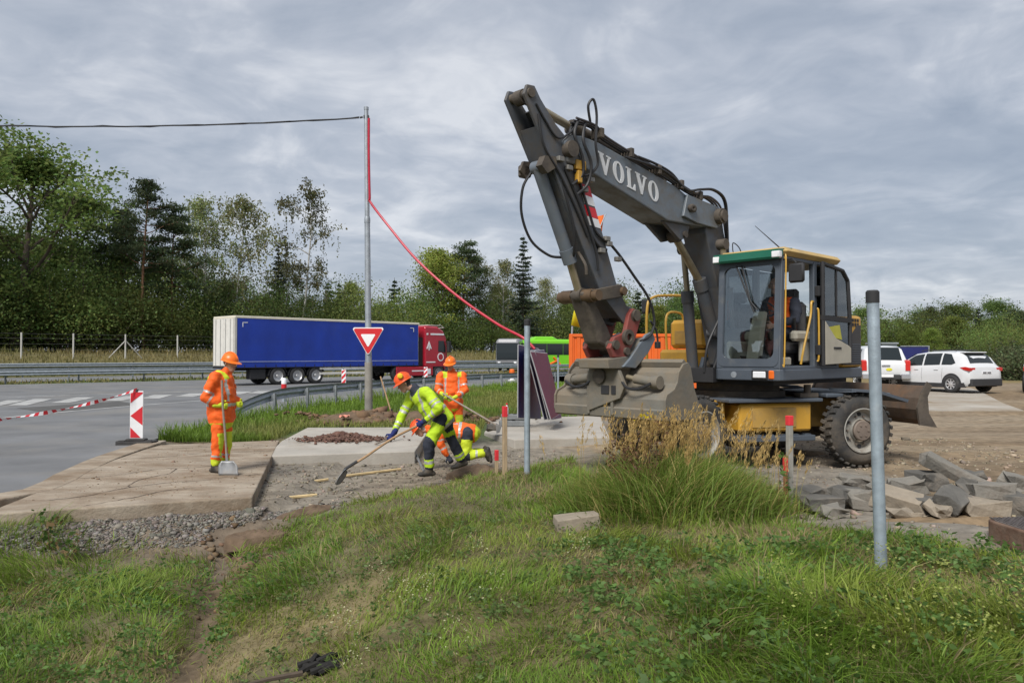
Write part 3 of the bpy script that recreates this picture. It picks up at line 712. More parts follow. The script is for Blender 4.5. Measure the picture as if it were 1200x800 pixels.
m = MB(); m.prism([(0.2, 1.95), (2.35, 1.95), (2.3, 2.75), (0.25, 2.75)], tx+2.16, tx+2.19, 'x'); m.build('windscreen', mat('dark_glass', (0.015, 0.02, 0.022)), cab_)
m = MB(); m.box(tx+1.95, tx+2.25, -0.28, -0.08, 1.95, 2.75, 0.04); m.box(tx+1.95, tx+2.02, -0.1, 0.05, 2.7, 2.75); m.build('mirror', DK, cab_)
for x0, x1, z0, z1 in ((0.5, 1.75, 3.18, 3.30), (0.12, 0.28, 3.18, 3.30), (0.1, 0.95, 1.22, 1.30)):
    m = MB(); m.box(tx+x0, tx+x1, -0.018, -0.003, z0, z1); m.build('white_lettering_strip', RWH, cab_)
m = MB(); m.prism([(tx+0.12, 2.2), (tx+0.36, 2.75), (tx+0.6, 2.2), (tx+0.5, 2.2), (tx+0.36, 2.5), (tx+0.22, 2.2)], -0.018, -0.003, 'y'); m.box(tx+0.32, tx+0.40, -0.018, -0.003, 2.1, 2.4); m.build('white_arrow', RWH, cab_)
m = MB(); m.lathe([(0.30, 0), (0.30, 0.012), (0.0, 0.012)], 20, Matrix.Translation((tx+1.45, -0.005, 1.62)) @ Matrix.Rotation(R(90), 4, 'X')); bd = m.build('round_badge', RWH, cab_)
m = MB(); m.lathe([(0.22, 0), (0.22, 0.016), (0.0, 0.016)], 20, Matrix.Translation((tx+1.45, -0.006, 1.62)) @ Matrix.Rotation(R(90), 4, 'X')); m.build('badge_centre', RDP, bd)
m = MB(); m.box(tx+0.4, tx+1.6, 0.2, 2.3, 3.84, 3.9, 0.02); m.tube([(tx+1.5, 0.15, 3.95), (tx+1.9, 0.15, 3.72), (tx+1.9, 2.4, 3.72), (tx+1.5, 2.4, 3.95)], 0.03, 6); m.build('roof_bar', mat('corner_steel', (0.5, 0.48, 0.43)), lorry)
m = MB(); m.box(tx-0.45, tx, 0.25, 2.3, 1.0, 3.0); m.box(11.0, tx+2.0, 0.8, 1.75, 0.55, 1.0); m.build('tractor_frame', DK, lorry)
m = MB(); m.box(tx-2.55, tx+0.75, -0.005, 0.08, 0.32, 0.95, 0.03); m.build('side_skirt', RDP, lorry)
for x0, x1, z0, z1 in ((-1.2, -0.05, 0.62, 0.70), (0.1, 0.5, 0.42, 0.8)):
    m = MB(); m.box(tx+x0, tx+x1, -0.018, -0.008, z0, z1); m.build('skirt_marking', RWH, lorry)
m = MB(); m.box(tx+0.75, tx+2.2, 0.03, 2.5, 0.9, 1.08, 0.02); m.box(tx+1.9, tx+2.26, 0.05, 2.5, 0.3, 0.95, 0.04); m.build('front_bumper', mat('dark_grey_plastic', (0.06, 0.06, 0.065), 0.6), lorry)
for x in (tx+1.3, tx-2.35):
    for yy, rz in ((0.2, 0), (2.35, R(180))): wheel_parts(lorry, 0.52, 0.33, (x, yy, 0.52), rz, (0.36, 0.36, 0.37))

# ------------------------------------------------------------ green coach on the far carriageway
def coach(loc, rz, label, paint, roofc, Lc=12.5, front_only=False, roof2=None):
    c = empty('coach', loc, rz, label, 'coach')
    m = MB()
    def sec(x, z0, z1, i): return csec(x, z0, z1, -1.27+i, 1.27-i, 0.28)
    m.loft([sec(0, 0.45, 3.25, 0.05), sec(0.15, 0.35, 3.45, 0), sec(Lc-1.0, 0.35, 3.5, 0), sec(Lc-0.25, 0.35, 3.42, 0.03), sec(Lc-0.05, 0.35, 3.1, 0.06), sec(Lc+0.06, 0.35, 2.0, 0.08), sec(Lc+0.1, 0.35, 1.2, 0.10)])
    b = m.build('body', paint, c, bevel=0.04)
    GLS = mat('dark_glass', (0.015, 0.02, 0.022))
    for s_ in (-1, 1):
        for k in range(6):
            x0 = 0.35+k*(Lc-1.2)/6
            m = MB(); m.box(x0, x0+(Lc-1.2)/6-0.03, min(s_*1.268, s_*1.285), max(s_*1.268, s_*1.285), 1.75, 3.0, 0.004); m.build('side_window', GLS, b)
    m = MB(); rows = [[(x, w*q, z) for q in (-1, -0.5, 0, 0.5, 1)] for x, w, z in ((Lc+0.125, 1.12, 1.25), (Lc+0.085, 1.14, 2.0), (Lc-0.01, 1.13, 3.0))]
    m.loft(rows, close=False, caps=False); o = m.build('windscreen', GLS, c); q = o.modifiers.new('t', 'SOLIDIFY'); q.thickness = 0.03; q.offset = 0
    m = MB(); m.box(Lc+0.0, Lc+0.16, -1.1, 1.1, 0.4, 0.75, 0.03); m.build('bumper', DK, c)
    for s_ in (-1, 1):
        m = MB(); m.box(Lc+0.05, Lc+0.14, s_*0.85-0.15, s_*0.85+0.15, 0.85, 1.05, 0.02); m.build('headlamp', mat('lamp_clear', (0.75, 0.76, 0.78), 0.15), c)
        m = MB(); m.tube([(Lc-0.1, s_*1.2, 3.0), (Lc+0.5, s_*1.35, 2.9), (Lc+0.5, s_*1.35, 2.2)], 0.06, 6); m.build('mirror_arm', DK, c)
        for x in (2.8, Lc-2.6): wheel_parts(c, 0.5, 0.3, (x, s_*1.12, 0.5), 0 if s_ < 0 else R(180), (0.4, 0.4, 0.4))
    if roof2:
        m = MB(); m.loft([csec(x, 3.4, z, -1.0, 1.0, 0.2) for x, z in ((Lc-4.2, 3.45), (Lc-3.6, 3.78), (Lc-1.6, 3.78), (Lc-0.7, 3.4))]); m.build('roof_pod', roof2, c, bevel=0.03)
    m = MB(); m.box(Lc+0.1, Lc+0.17, -0.35, 0.35, 0.52, 0.66); m.build('number_plate', RWH, c)
    return c
GRN = mat('lime_green_paint', (0.16, 0.50, 0.015), 0.3, 0, 0.05, 2, coat=0.3)
cdir = math.atan2(-0.699, -0.715)
gx_, gy_ = dep(609, 84), 84
gl = coach((gx_+0.96*12.5, gy_+0.28*12.5, 0.02), math.atan2(-0.28, -0.96), 'lime green coach with dark windows seen past the leaning boards', GRN, None, roof2=GRN)
m = MB(); m.tube([(9.0, 1.30, 1.5), (8.2, 1.30, 0.7)], 0.12, 6); m.tube([(8.6, 1.30, 1.1), (9.4, 1.30, 0.75)], 0.12, 6); m.build('orange_mark', mat('signal_orange', (0.7, 0.13, 0.01)), gl)
sx_, sy_ = dep(595, 80.5), 80.5
coach((sx_+0.12*12, sy_+0.96*12, 0.02), math.atan2(-0.96, -0.12), 'silver grey coach front beside the green coach', mat('coach_silver', (0.20, 0.20, 0.21), 0.35, 0.2, 0.05), None, Lc=12)

# ------------------------------------------------------------ orange site container
OR = mat('container_orange', (0.66, 0.115, 0.012), 0.5, 0, 0.08, 2, dirt=0.1, dcol=(0.35, 0.12, 0.04))
cy0 = 31.0; cx0 = dep(667, cy0)
ct = empty('site_container', (cx0, cy0, 0.0), R(-4), 'orange corrugated site container behind the excavator arm', 'container')
Lc, Wc, Hc = 6.06, 2.44, 2.62
m = MB()
def corr(x0, x1, y, z0, z1, sgn):
    xs = []; x = x0
    pit = 0.26
    pts = []
    while x < x1-0.01:
        for dx, o in ((0, 0), (0.07, 0), (0.10, 0.035), (0.17, 0.035), (0.20, 0)):
            if x+dx < x1: pts.append((x+dx, o))
        x += pit
    pts.append((x1, 0))
    v = [(a, y+sgn*o, z0) for a, o in pts]+[(a, y+sgn*o, z1) for a, o in pts]; k = len(pts)
    return v, [(i, i+1, k+i+1, k+i) for i in range(k-1)]
v, f = corr(0.12, Lc-0.12, 0.03, 0.15, Hc-0.1, 1); m.add(v, f)
v, f = corr(0.12, Lc-0.12, Wc-0.03, 0.15, Hc-0.1, -1); m.add(v, f)
v, f = corr(0.12, Wc-0.12, 0.0, 0.15, Hc-0.1, 1); m.add([(0.03+p[1], p[0], p[2]) for p in v], f); m.add([(Lc-0.03-p[1], p[0], p[2]) for p in v], f)
m.build('corrugated_wall', OR, ct)
m = MB(); m.box(0.02, Lc-0.02, 0.02, Wc-0.02, Hc-0.06, Hc-0.02); m.build('roof', OR, ct)
m = MB()
for x in (0, Lc-0.14):
    for y in (0, Wc-0.14): m.box(x, x+0.14, y, y+0.14, 0.0, Hc, 0.01)
for z in (0.0, Hc-0.13):
    for y in (0.0, Wc-0.1): m.box(0.14, Lc-0.14, y, y+0.1, z, z+0.125, 0.01)
    for x in (0.0, Lc-0.1): m.box(x, x+0.1, 0.14, Wc-0.14, z, z+0.125, 0.01)
m.build('frame', OR, ct)
m = MB(); m.box(1.55, 1.62, -0.02, 0.02, 0.1, Hc-0.1); m.box(4.3, 4.36, -0.02, 0.02, 0.1, Hc-0.1); m.build('seam_strip', mat('container_dark', (0.42, 0.07, 0.01), 0.5), ct)

# flag behind the arm
fy = 34.0
fl = empty('site_flag', (dep(668, fy), fy, 0), 0, 'orange and yellow banner on a mast behind the excavator arm', 'flag')
x0 = dep(668, fy)
m = MB(); m.tube([(0, 0, 0), (0.1, 0, 3.0), (0.7, 0, 6.0), (1.62, 0, zat(250, fy))], [0.05, 0.045, 0.035, 0.025], 8); m.build('mast', STEEL(), fl)
def fpt(px, py): return (dep(px, fy)-x0, zat(py, fy))
def banner(pts_l, pts_r, mt, name):
    m = MB(); rows = []
    for (a, b) in zip(pts_l, pts_r):
        a, b = fpt(*a), fpt(*b); rows.append([(a[0]+(b[0]-a[0])*t, 0.08*math.sin(t*5+a[1]*1.3), a[1]+(b[1]-a[1])*t) for t in np.linspace(0, 1, 7)])
    m.smooth = True; m.loft(rows, close=False, caps=False); o = m.build(name, mt, fl)
    s_ = o.modifiers.new('thickness', 'SOLIDIFY'); s_.thickness = 0.012; return o
banner([(690, 255), (686, 275), (684, 300), (683, 322), (681, 338)], [(708, 251), (706, 270), (701, 295), (697, 322), (694, 338)], mat('flag_orange', (0.75, 0.16, 0.02), 0.7, 0, 0.08, trans=0.25), 'orange_cloth')
banner([(681, 338.5), (676, 352), (672, 366), (669, 381)], [(694, 338.5), (692, 352), (690, 368), (686, 385)], mat('flag_yellow', (0.68, 0.62, 0.02), 0.7, 0, 0.08, trans=0.25), 'yellow_cloth')

# ------------------------------------------------------------ boards leaning against each other
bx, by = dep(606, 17.6), 17.6
NAVY = mat('navy_board', (0.018, 0.022, 0.11), 0.45, 0, 0.1, 2); MAR = mat('maroon_board', (0.135, 0.022, 0.045), 0.5, 0, 0.12, 2); EDG = mat('board_edge', (0.34, 0.34, 0.35), 0.6)
def board(name, cor, thick, m, label):
    """cor: four corners (front face), counter-clockwise"""
    c = [Vector(p) for p in cor]; n = (c[1]-c[0]).cross(c[3]-c[0]).normalized()*thick
    o0 = Vector(cor[0]); root = empty(name, o0, 0, label, 'board', 'boards leaning together')
    mb = MB(off=-o0); mb.add(c+[p-n for p in c], [(0, 1, 2, 3), (7, 6, 5, 4), (0, 4, 5, 1), (1, 5, 6, 2), (2, 6, 7, 3), (3, 7, 4, 0)]); mb.build('panel', m, root)
    mb = MB(off=-o0)
    for i in range(4):
        a, b = c[i]+n*0.4, c[(i+1) % 4]+n*0.4; mb.tube([a-n*0.9, b-n*0.9], thick*0.45+0.002, 4)
    mb.build('edge_trim', EDG, root)
def W3(px, py, Y): return (dep(px, Y), Y, zat(py, Y))
board('panel_board', [W3(607.5, 489, 17.5), W3(634, 490, 19.2), W3(632, 409, 19.2), W3(608, 404, 17.5)], 0.03, NAVY, 'upright navy blue board at the left of the leaning boards')
for k, px in enumerate((619, 623.5, 628)):
    board('panel_board', [W3(px+19, 491, 17.3+0.05*k), W3(px+30, 489, 19.0), W3(px+10, 410, 18.9), W3(px-1, 411, 17.2+0.05*k)], 0.02, (NAVY, mat('grey_board', (0.33, 0.35, 0.37), 0.5), NAVY)[k], ('thin navy board leaning directly left of the grey edged board', 'thin grey board leaning between two navy boards', 'thin navy board leaning directly left of the maroon board')[k])
board('panel_board', [W3(646, 491, 17.2), W3(658, 483, 18.0), W3(641.5, 414, 17.9), W3(622, 412, 17.1)], 0.03, MAR, 'maroon faced board leaning at the right of the boards')
# kerb blocks, bottle and coiled hose by the boards
for k, (px, py, z) in enumerate(((590, 493, 0.0), (592, 488, 0.15), (604, 494, 0.0), (605, 487, 0.15))):
    x, y, _ = at(px, 500, 0.03); y = 18.4+0.1*(k % 2); x = dep(px, y)
    r_ = empty('kerb_block', (x+0.1, y, 0.03+z), R(8-5*k), ('grey kerb block at the bottom left of the small stack', 'grey kerb block on top left of the small stack', 'grey kerb block at the bottom right of the small stack', 'grey kerb block on top right of the small stack with the bottle')[k], 'kerb block', 'kerb blocks stacked by the boards')
    m = MB(); m.box(-0.2, 0.2, -0.12, 0.12, 0.0, 0.14, 0.02); m.build('block', mat('dark_concrete', (0.17, 0.18, 0.185), 0.9, 0, 0.2, 5, 0.3, 40), r_)
r_ = empty('water_bottle', (dep(609.5, 18.35), 18.35, 0.32), 0, 'blue plastic water bottle standing on the kerb blocks', 'bottle')
m = MB(); m.lathe([(0.045, 0), (0.048, 0.02), (0.048, 0.17), (0.04, 0.2), (0.018, 0.25), (0.018, 0.27)], 14); m.build('body', mat('blue_plastic', (0.10, 0.25, 0.60), 0.2, 0, 0.05), r_)
m = MB(); m.cyl((0, 0, 0.27), (0, 0, 0.295), 0.02, 10); m.build('cap', RWH, r_)
r_ = empty('water_bottle', (dep(594, 18.4), 18.4, 0.32), 0, 'clear bottle with red cap standing on the left kerb blocks', 'bottle')
m = MB(); m.lathe([(0.04, 0), (0.042, 0.02), (0.042, 0.15), (0.03, 0.19), (0.016, 0.23)], 14); m.build('body', mat('clear_plastic', (0.55, 0.58, 0.6), 0.2, 0, 0.05), r_)
m = MB(); m.cyl((0, 0, 0.23), (0, 0, 0.27), 0.025, 10); m.build('cap', mat('sign_red', (0.55, 0.015, 0.02)), r_)
# ------------------------------------------------------------ cars
CARW = mat('white_car_paint', (0.60, 0.61, 0.62), 0.22, 0, 0.03, 1, coat=0.5)
GLS = mat('dark_glass', (0.015, 0.02, 0.022)); CLAD = mat('black_cladding', (0.03, 0.03, 0.032), 0.6, 0, 0.1)
class CarLoft:
    def __init__(s, st): s.st = st; s.xs = [a[0] for a in st]
    def par(s, x): return [float(np.interp(x, s.xs, [a[k] for a in s.st])) for k in range(1, 7)]
    def ring(s, x):
        zb, wl, zk, wk, zt, wt = s.par(x)
        h = [(wl*0.92, zb), (wl, zb+0.10), (wl+0.012, zb+(zk-zb)*0.55), (wk+0.006, zk-0.05), (wk-0.02, zk), (wk*0.35+wt*0.65, zk+(zt-zk)*0.66), (wt+0.015, zt-(zt-zk)*0.13), (wt-0.10, zt-0.01), (wt*0.45, zt+0.012)]
        return [(x, -y, z) for y, z in h]+[(x, y, z) for y, z in h[::-1]]
    def side(s, x, v, sgn, off=0.008):
        zb, wl, zk, wk, zt, wt = s.par(x)
        ys = np.interp(v, [0, 0.66, 0.87, 1.0], [wk-0.02, wk*0.35+wt*0.65, wt+0.015, wt-0.10]); zs = np.interp(v, [0, 0.66, 0.87, 1.0], [zk, zk+(zt-zk)*0.66, zt-(zt-zk)*0.13, zt-0.01])
        return (x, sgn*(ys+off), zs)
    def top(s, x, u, off=0.008):
        zb, wl, zk, wk, zt, wt = s.par(x); return (x, u*(wt-0.04), zt+0.012*(1-u*u)+off)
def make_car(name, loc, rz, label, st, paint, wins, rear, front, wheels, wr, clad=True, extra=None, cat='car', group=None):
    c = empty(name, loc, rz, label, cat, group); cl = CarLoft(st)
    m = MB(); m.smooth = True; m.loft([cl.ring(x) for x in cl.xs]); body = m.build('body', paint, c)
    body.data.set_sharp_from_angle(angle=R(32)); 
    for poly in wins:
        for s_ in (-1, 1):
            xs = [q[0] for q in poly]; rows = []
            for x in np.linspace(min(xs)+1e-3, max(xs)-1e-3, 14):
                vv = []
                for i in range(len(poly)):
                    (xa, va), (xb, vb) = poly[i], poly[(i+1) % len(poly)]
                    if (xa-x)*(xb-x) <= 0 and xa != xb: vv.append(va+(vb-va)*(x-xa)/(xb-xa))
                rows.append([cl.side(x, v, s_, 0.010) for v in np.linspace(min(vv), max(vv), 5)])
            m = MB(); m.loft(rows, close=False, caps=False); o = m.build('side_window', GLS, c); q = o.modifiers.new('t', 'SOLIDIFY'); q.thickness = 0.014; q.offset = 0
    for nm, (x0, x1, u0, u1) in (('rear_window', rear), ('windscreen', front)):
        if x0 is None: continue
        m = MB(); rows = [[cl.top(x, u*(u0+(u1-u0)*t)) for u in np.linspace(-1, 1, 7)] for t, x in ((0, x0), (0.5, (x0+x1)/2), (1, x1))]
        m.loft(rows, close=False, caps=False); o = m.build(nm, GLS, c); sl = o.modifiers.new('thickness', 'SOLIDIFY'); sl.thickness = 0.015; sl.offset = 0
    for x in wheels:
        zb, wl, zk, wk, zt, wt = cl.par(x)
        for s_ in (-1, 1):
            m = MB(); y0 = s_*(wl-0.30); y1 = s_*(wl+0.018)
            m.prism([(x+(wr+0.075)*math.cos(a), max(wr+(wr+0.075)*math.sin(a), zb-0.02)) for a in np.linspace(R(-20), R(200), 18)], min(y0, y1), max(y0, y1), 'y'); m.build('wheel_arch', CLAD, c)
            wheel_parts(c, wr, 0.23, (x, s_*(wl-0.04), wr), 0 if s_ < 0 else R(180), spokes=8)
    if clad:
        for s_ in (-1, 1):
            m = MB(); xs = [x for x in np.linspace(cl.xs[0]+0.25, cl.xs[-1]-0.25, 14)]
            rows = [[(x, s_*(cl.par(x)[1]+0.016), cl.par(x)[0]-0.03), (x, s_*(cl.par(x)[1]+0.02), cl.par(x)[0]+0.14), (x, s_*(cl.par(x)[1]-0.05), cl.par(x)[0]+0.15), (x, s_*(cl.par(x)[1]-0.05), cl.par(x)[0]-0.03)] for x in xs]
            m.loft(rows); m.build('sill_cladding', CLAD, c)
    if extra: extra(c, cl)
    return c
SUV = [(0.0, .42, .70, .78, .72, .82, .66), (0.05, .30, .86, .96, .83, 1.00, .74), (0.16, .28, .905, 1.03, .88, 1.08, .76), (0.36, .25, .92, 1.05, .90, 1.42, .70), (0.62, .24, .92, 1.05, .905, 1.575, .655), (1.3, .23, .92, 1.04, .91, 1.625, .66), (2.0, .23, .92, 1.01, .91, 1.615, .66), (2.6, .23, .92, .99, .905, 1.53, .64), (2.95, .23, .92, .975, .895, 1.33, .68), (3.3, .23, .915, .96, .88, 1.04, .74), (3.8, .24, .90, .90, .86, .97, .74), (4.15, .26, .86, .80, .82, .87, .70), (4.33, .30, .78, .66, .76, .72, .62), (4.38, .36, .68, .58, .68, .63, .56)]
def suv_extra(c, cl):
    m = MB(); m.box(-0.03, 0.16, -0.86, 0.86, 0.27, 0.56, 0.03); m.build('rear_bumper', CLAD, c)
    for s_ in (-1, 1):
        m = MB(); m.prism([(0.02, 0.98), (0.20, 1.02), (0.42, 0.99), (0.25, 0.90), (0.03, 0.86)], min(s_*0.60, s_*0.925), max(s_*0.60, s_*0.925), 'y'); m.build('tail_lamp', mat('lamp_red', (0.35, 0.01, 0.02), 0.25), c)
        m = MB(); m.box(2.86, 3.02, min(s_*0.93, s_*1.06), max(s_*0.93, s_*1.06), 0.98, 1.10, 0.03); m.build('mirror', CARW, c)
        m = MB(); m.tube([(0.8, s_*0.60, 1.63), (0.9, s_*0.60, 1.67), (2.2, s_*0.60, 1.67), (2.35, s_*0.60, 1.62)], 0.018, 6); m.build('roof_rail', CLAD, c)
        for x in (1.35, 2.25):
            m = MB(); m.box(x, x+0.2, min(s_*0.915, s_*0.945), max(s_*0.915, s_*0.945), 0.885, 0.91, 0.006); m.build('door_handle', CARW, c)
        for x in (1.18, 2.1, 3.02):
            m = MB(); m.tube([(x, s_*0.921, 0.42), (x+0.02, s_*0.934, 0.66), (x, s_*0.915, 0.96)], 0.005, 4); m.build('door_seam', CLAD, c)
    m = MB(); m.box(-0.012, 0.02, -0.26, 0.26, 0.74, 0.85, 0.004); m.build('number_plate', RWH, c)
    m = MB(); m.box(-0.018, -0.013, -0.22, -0.02, 0.765, 0.825); m.box(-0.018, -0.013, 0.03, 0.22, 0.765, 0.825); m.build('plate_lettering', mat('plate_ink', (0.12, 0.12, 0.13), 0.6), c)
    m = MB(); m.box(0.42, 0.66, -0.60, 0.60, 1.555, 1.60, 0.015); m.build('roof_spoiler', CARW, c)
suv_wins = [[(2.12, .10), (2.12, .86), (2.5, .86), (2.86, .72), (3.1, .12)], [(1.32, .10), (1.32, .86), (2.04, .86), (2.04, .10)], [(0.66, .22), (0.92, .84), (1.24, .86), (1.24, .10), (0.8, .10)]]
def cz(x, y): return float(hgt(x, y, False))
fa = math.atan2(0.927, -0.375)
px_, py_ = dep(1156, 29.3), 29.3
make_car('parked_car', (px_, py_, cz(px_, py_)+0.03), fa, 'white estate car with black sill cladding parked beyond the dozer blade', SUV, CARW, suv_wins, (0.2, 0.58, 0.9, 0.9), (2.66, 3.22, 0.96, 0.96), (0.78, 3.45), 0.345, True, suv_extra, group='parked cars')
rx, ry = dep(1233, 29), 29.0
make_car('parked_car', (rx, ry, cz(rx, ry)+0.03), math.atan2(0.8, 0.6), 'white car with red lamp cut off by the right picture edge', SUV, CARW, suv_wins, (0.2, 0.58, 0.9, 0.9), (2.66, 3.22, 0.96, 0.96), (0.78, 3.45), 0.345, True, suv_extra, group='parked cars')
SEDAN = [(0.0, .42, .66, .78, .70, .82, .62), (0.08, .30, .84, .90, .82, .95, .74), (0.7, .25, .88, .95, .86, 1.0, .74), (1.3, .24, .89, .95, .87, 1.40, .60), (2.2, .24, .89, .93, .87, 1.44, .62), (2.8, .24, .88, .92, .86, 1.25, .66), (3.3, .24, .87, .90, .84, .98, .70), (4.2, .28, .82, .75, .78, .80, .66), (4.4, .36, .66, .58, .66, .62, .56)]
bx_, by_ = dep(1162, 62), 62.0
make_car('parked_car', (bx_, by_, cz(bx_, by_)+0.32), math.atan2(0.2, 0.98), 'small blue car half hidden behind the white estate car', SEDAN, mat('blue_car_paint', (0.03, 0.08, 0.22), 0.3, 0, 0.05, 1, coat=0.4), [[(1.4, .1), (1.5, .84), (2.2, .84), (2.9, .1)]], (0.75, 1.25, 0.9, 0.9), (2.3, 3.2, 0.9, 0.9), (0.75, 3.5), 0.31, False, None, group='parked cars')
# pickup with canopy, seen from behind
PK = [(0.0, .62, .86, 1.02, .86, 1.06, .80), (0.04, .55, .90, 1.08, .90, 1.14, .82), (0.12, .52, .915, 1.12, .905, 1.20, .80), (0.45, .50, .92, 1.12, .91, 1.78, .70), (0.62, .50, .92, 1.12, .91, 1.83, .70), (1.6, .48, .92, 1.12, .91, 1.86, .70), (3.0, .46, .92, 1.10, .91, 1.83, .68), (3.5, .46, .92, 1.08, .90, 1.55, .70), (3.95, .46, .92, 1.06, .89, 1.15, .76), (4.8, .48, .90, 0.98, .86, 1.05, .76), (5.2, .52, .82, 0.85, .8, .9, .7), (5.3, .6, .74, 0.78, .72, .82, .64)]
def pk_extra(c, cl):
    m = MB(); m.box(-0.10, 0.1, -0.55, 0.55, 0.45, 0.66, 0.03); b = m.build('rear_bumper', CLAD, c)
    for s_ in (-1, 1):
        m = MB(); m.box(-0.10, 0.14, min(s_*0.56, s_*0.93), max(s_*0.56, s_*0.93), 0.47, 0.68, 0.03); m.build('bumper_end', mat('chrome', (0.55, 0.56, 0.58), 0.25, 0.8, 0.05), c)
        m = MB(); m.prism([(-0.03, 0.82), (-0.03, 1.2), (0.12, 1.26), (0.3, 1.05), (0.25, 0.8)], min(s_*0.74, s_*0.925), max(s_*0.74, s_*0.925), 'y'); m.build('tail_lamp', mat('lamp_red', (0.35, 0.01, 0.02)), c)
        m = MB(); m.box(3.5, 3.65, min(s_*0.93, s_*1.1), max(s_*0.93, s_*1.1), 1.1, 1.32, 0.03); m.build('mirror', CARW, c)
    m = MB(); m.box(-0.045, 0.0, -0.16, 0.16, 1.0, 1.06, 0.01); m.build('tailgate_handle', mat('chrome', (0.55, 0.56, 0.58)), c)
    m = MB(); m.lathe([(0.12, 0), (0.12, 0.012), (0, 0.014)], 16, Matrix.Translation((-0.005, -0.12, 0.87)) @ Matrix.Rotation(R(-90), 4, 'Y') @ Matrix.Diagonal((0.5, 1, 1, 1))); m.build('yellow_badge', mat('badge_yellow', (0.6, 0.55, 0.02), 0.5), c)
    m = MB(); m.box(-0.125, -0.10, -0.26, 0.26, 0.55, 0.66, 0.004); m.build('number_plate', RWH, c)
kx, ky = dep(1038, 31.5), 31.5
make_car('pickup_truck', (kx, ky, cz(kx, ky)+0.03), math.atan2(0.97, 0.22), 'white pickup with a canopy and red tail lamps left of the white estate car', PK, CARW, [[(0.75, .15), (0.8, .84), (1.7, .84), (1.7, .15)], [(2.0, .15), (2.0, .84), (3.0, .84), (3.4, .6), (3.7, .15)]], (0.14, 0.44, 0.86, 0.9), (3.05, 3.9, 0.92, 0.92), (1.15, 4.35), 0.38, True, pk_extra, 'pickup truck', group='parked cars')
# blue tipper box and grey cabin far behind
tx_, ty_ = dep(1056, 48), 48.0
bt = empty('box_trailer', (tx_, ty_, cz(tx_, ty_)), 0, 'dark blue box trailer with grey rim behind the parked cars', 'trailer')
m = MB(); m.box(0, 1.72, 0, 3.5, 0.55, 2.02, 0.03); m.build('box', mat('trailer_blue', (0.015, 0.02, 0.12), 0.5, 0, 0.1, 1), bt)
m = MB(); m.box(-0.03, 1.75, -0.03, 0.05, 2.02, 2.08, 0.01); m.box(1.72, 1.79, -0.03, 0.05, 0.5, 2.08, 0.01); m.build('rim', STEEL(), bt)
m = MB(); m.box(0.0, 1.7, 0.1, 3.4, 0.4, 0.54); m.build('chassis', DK, bt)
for x in (0.05, 1.65): wheel_parts(bt, 0.32, 0.2, (x, 1.8, 0.32), R(90), (0.4, 0.4, 0.4))
sx2 = dep(1034, 56)
bt = empty('site_cabin', (sx2, 56, cz(sx2, 56)), 0, 'grey flat roofed cabin top behind the pickup', 'cabin')
m = MB(); m.box(0, 1.1, 0, 2.5, 0.0, 2.3, 0.02); m.build('wall', mat('cabin_grey', (0.16, 0.19, 0.21), 0.7, 0, 0.1, 1), bt)
m = MB(); m.box(-0.08, 1.18, -0.08, 2.58, 2.3, 2.42, 0.02); m.build('roof', mat('cabin_roof', (0.24, 0.27, 0.29), 0.6), bt)
m = MB(); m.box(0.3, 0.8, -0.03, 0.0, 1.1, 1.9, 0.01); m.build('window', GLS, bt)
# ------------------------------------------------------------ wheeled excavator
EXZ = 0.14
EXL = (3.5, 11.8, EXZ); EXR = R(223)
ex = empty('wheeled_excavator', EXL, EXR, 'grey and yellow wheeled excavator with its arm raised in the yard', 'excavator')
OFF = (0, 0, -EXZ)
def B(): return MB(off=OFF)
BOOM = mat('boom_grey', (0.125, 0.148, 0.172), 0.45, 0, 0.12, 2.5, 0.05, 30, dirt=0.62, dcol=(0.135, 0.115, 0.09), ds=3.5)
STK = mat('stick_grey', (0.075, 0.083, 0.096), 0.5, 0, 0.15, 3, 0.05, 30, dirt=0.65, dcol=(0.10, 0.083, 0.064), ds=4.5)
DIRTY = mat('grimy_steel', (0.075, 0.062, 0.05), 0.7, 0.1, 0.3, 6, 0.2, 30, dirt=0.5, dcol=(0.14, 0.115, 0.085), ds=5)
YEL = mat('machine_yellow', (0.52, 0.285, 0.035), 0.45, 0, 0.08, 2, dirt=0.3, dcol=(0.20, 0.15, 0.075), ds=2.5)
YEL2 = mat('weathered_yellow', (0.40, 0.24, 0.055), 0.55, 0, 0.12, 2, dirt=0.55, dcol=(0.17, 0.13, 0.08), ds=3)
CABG = mat('cab_grey', (0.068, 0.082, 0.102), 0.5, 0, 0.1, 3, dirt=0.25, dcol=(0.16, 0.155, 0.14), ds=4)
RUB = BLACK(); HOSE = mat('hydraulic_hose', (0.018, 0.018, 0.02), 0.55, 0, 0.1)
ROD = mat('piston_rod', (0.33, 0.28, 0.19), 0.35, 0.6, 0.15, 5)
BEI = mat('cab_beige', (0.40, 0.37, 0.30), 0.7, 0, 0.08, 4, dirt=0.25, dcol=(0.25, 0.22, 0.17))
EXG = glass_mat('cab_glass', (0.945, 0.985, 0.975), 0.70)
PIPE = mat('steel_pipe', (0.075, 0.07, 0.075), 0.45, 0.3, 0.2, 6)
ca = R(-29)
UC = Matrix.Rotation(ca, 4, 'Z')
def ucp(x, y, z): p = UC @ Vector((x, y, 0)); return (p.x, p.y, z-EXZ)
def ucpart(name, mb, m, bevel=0.0, parent=None):
    o = mb.build(name, m, parent or ex, bevel=bevel)
    if parent is None: o.rotation_euler = (0, 0, ca)
    return o
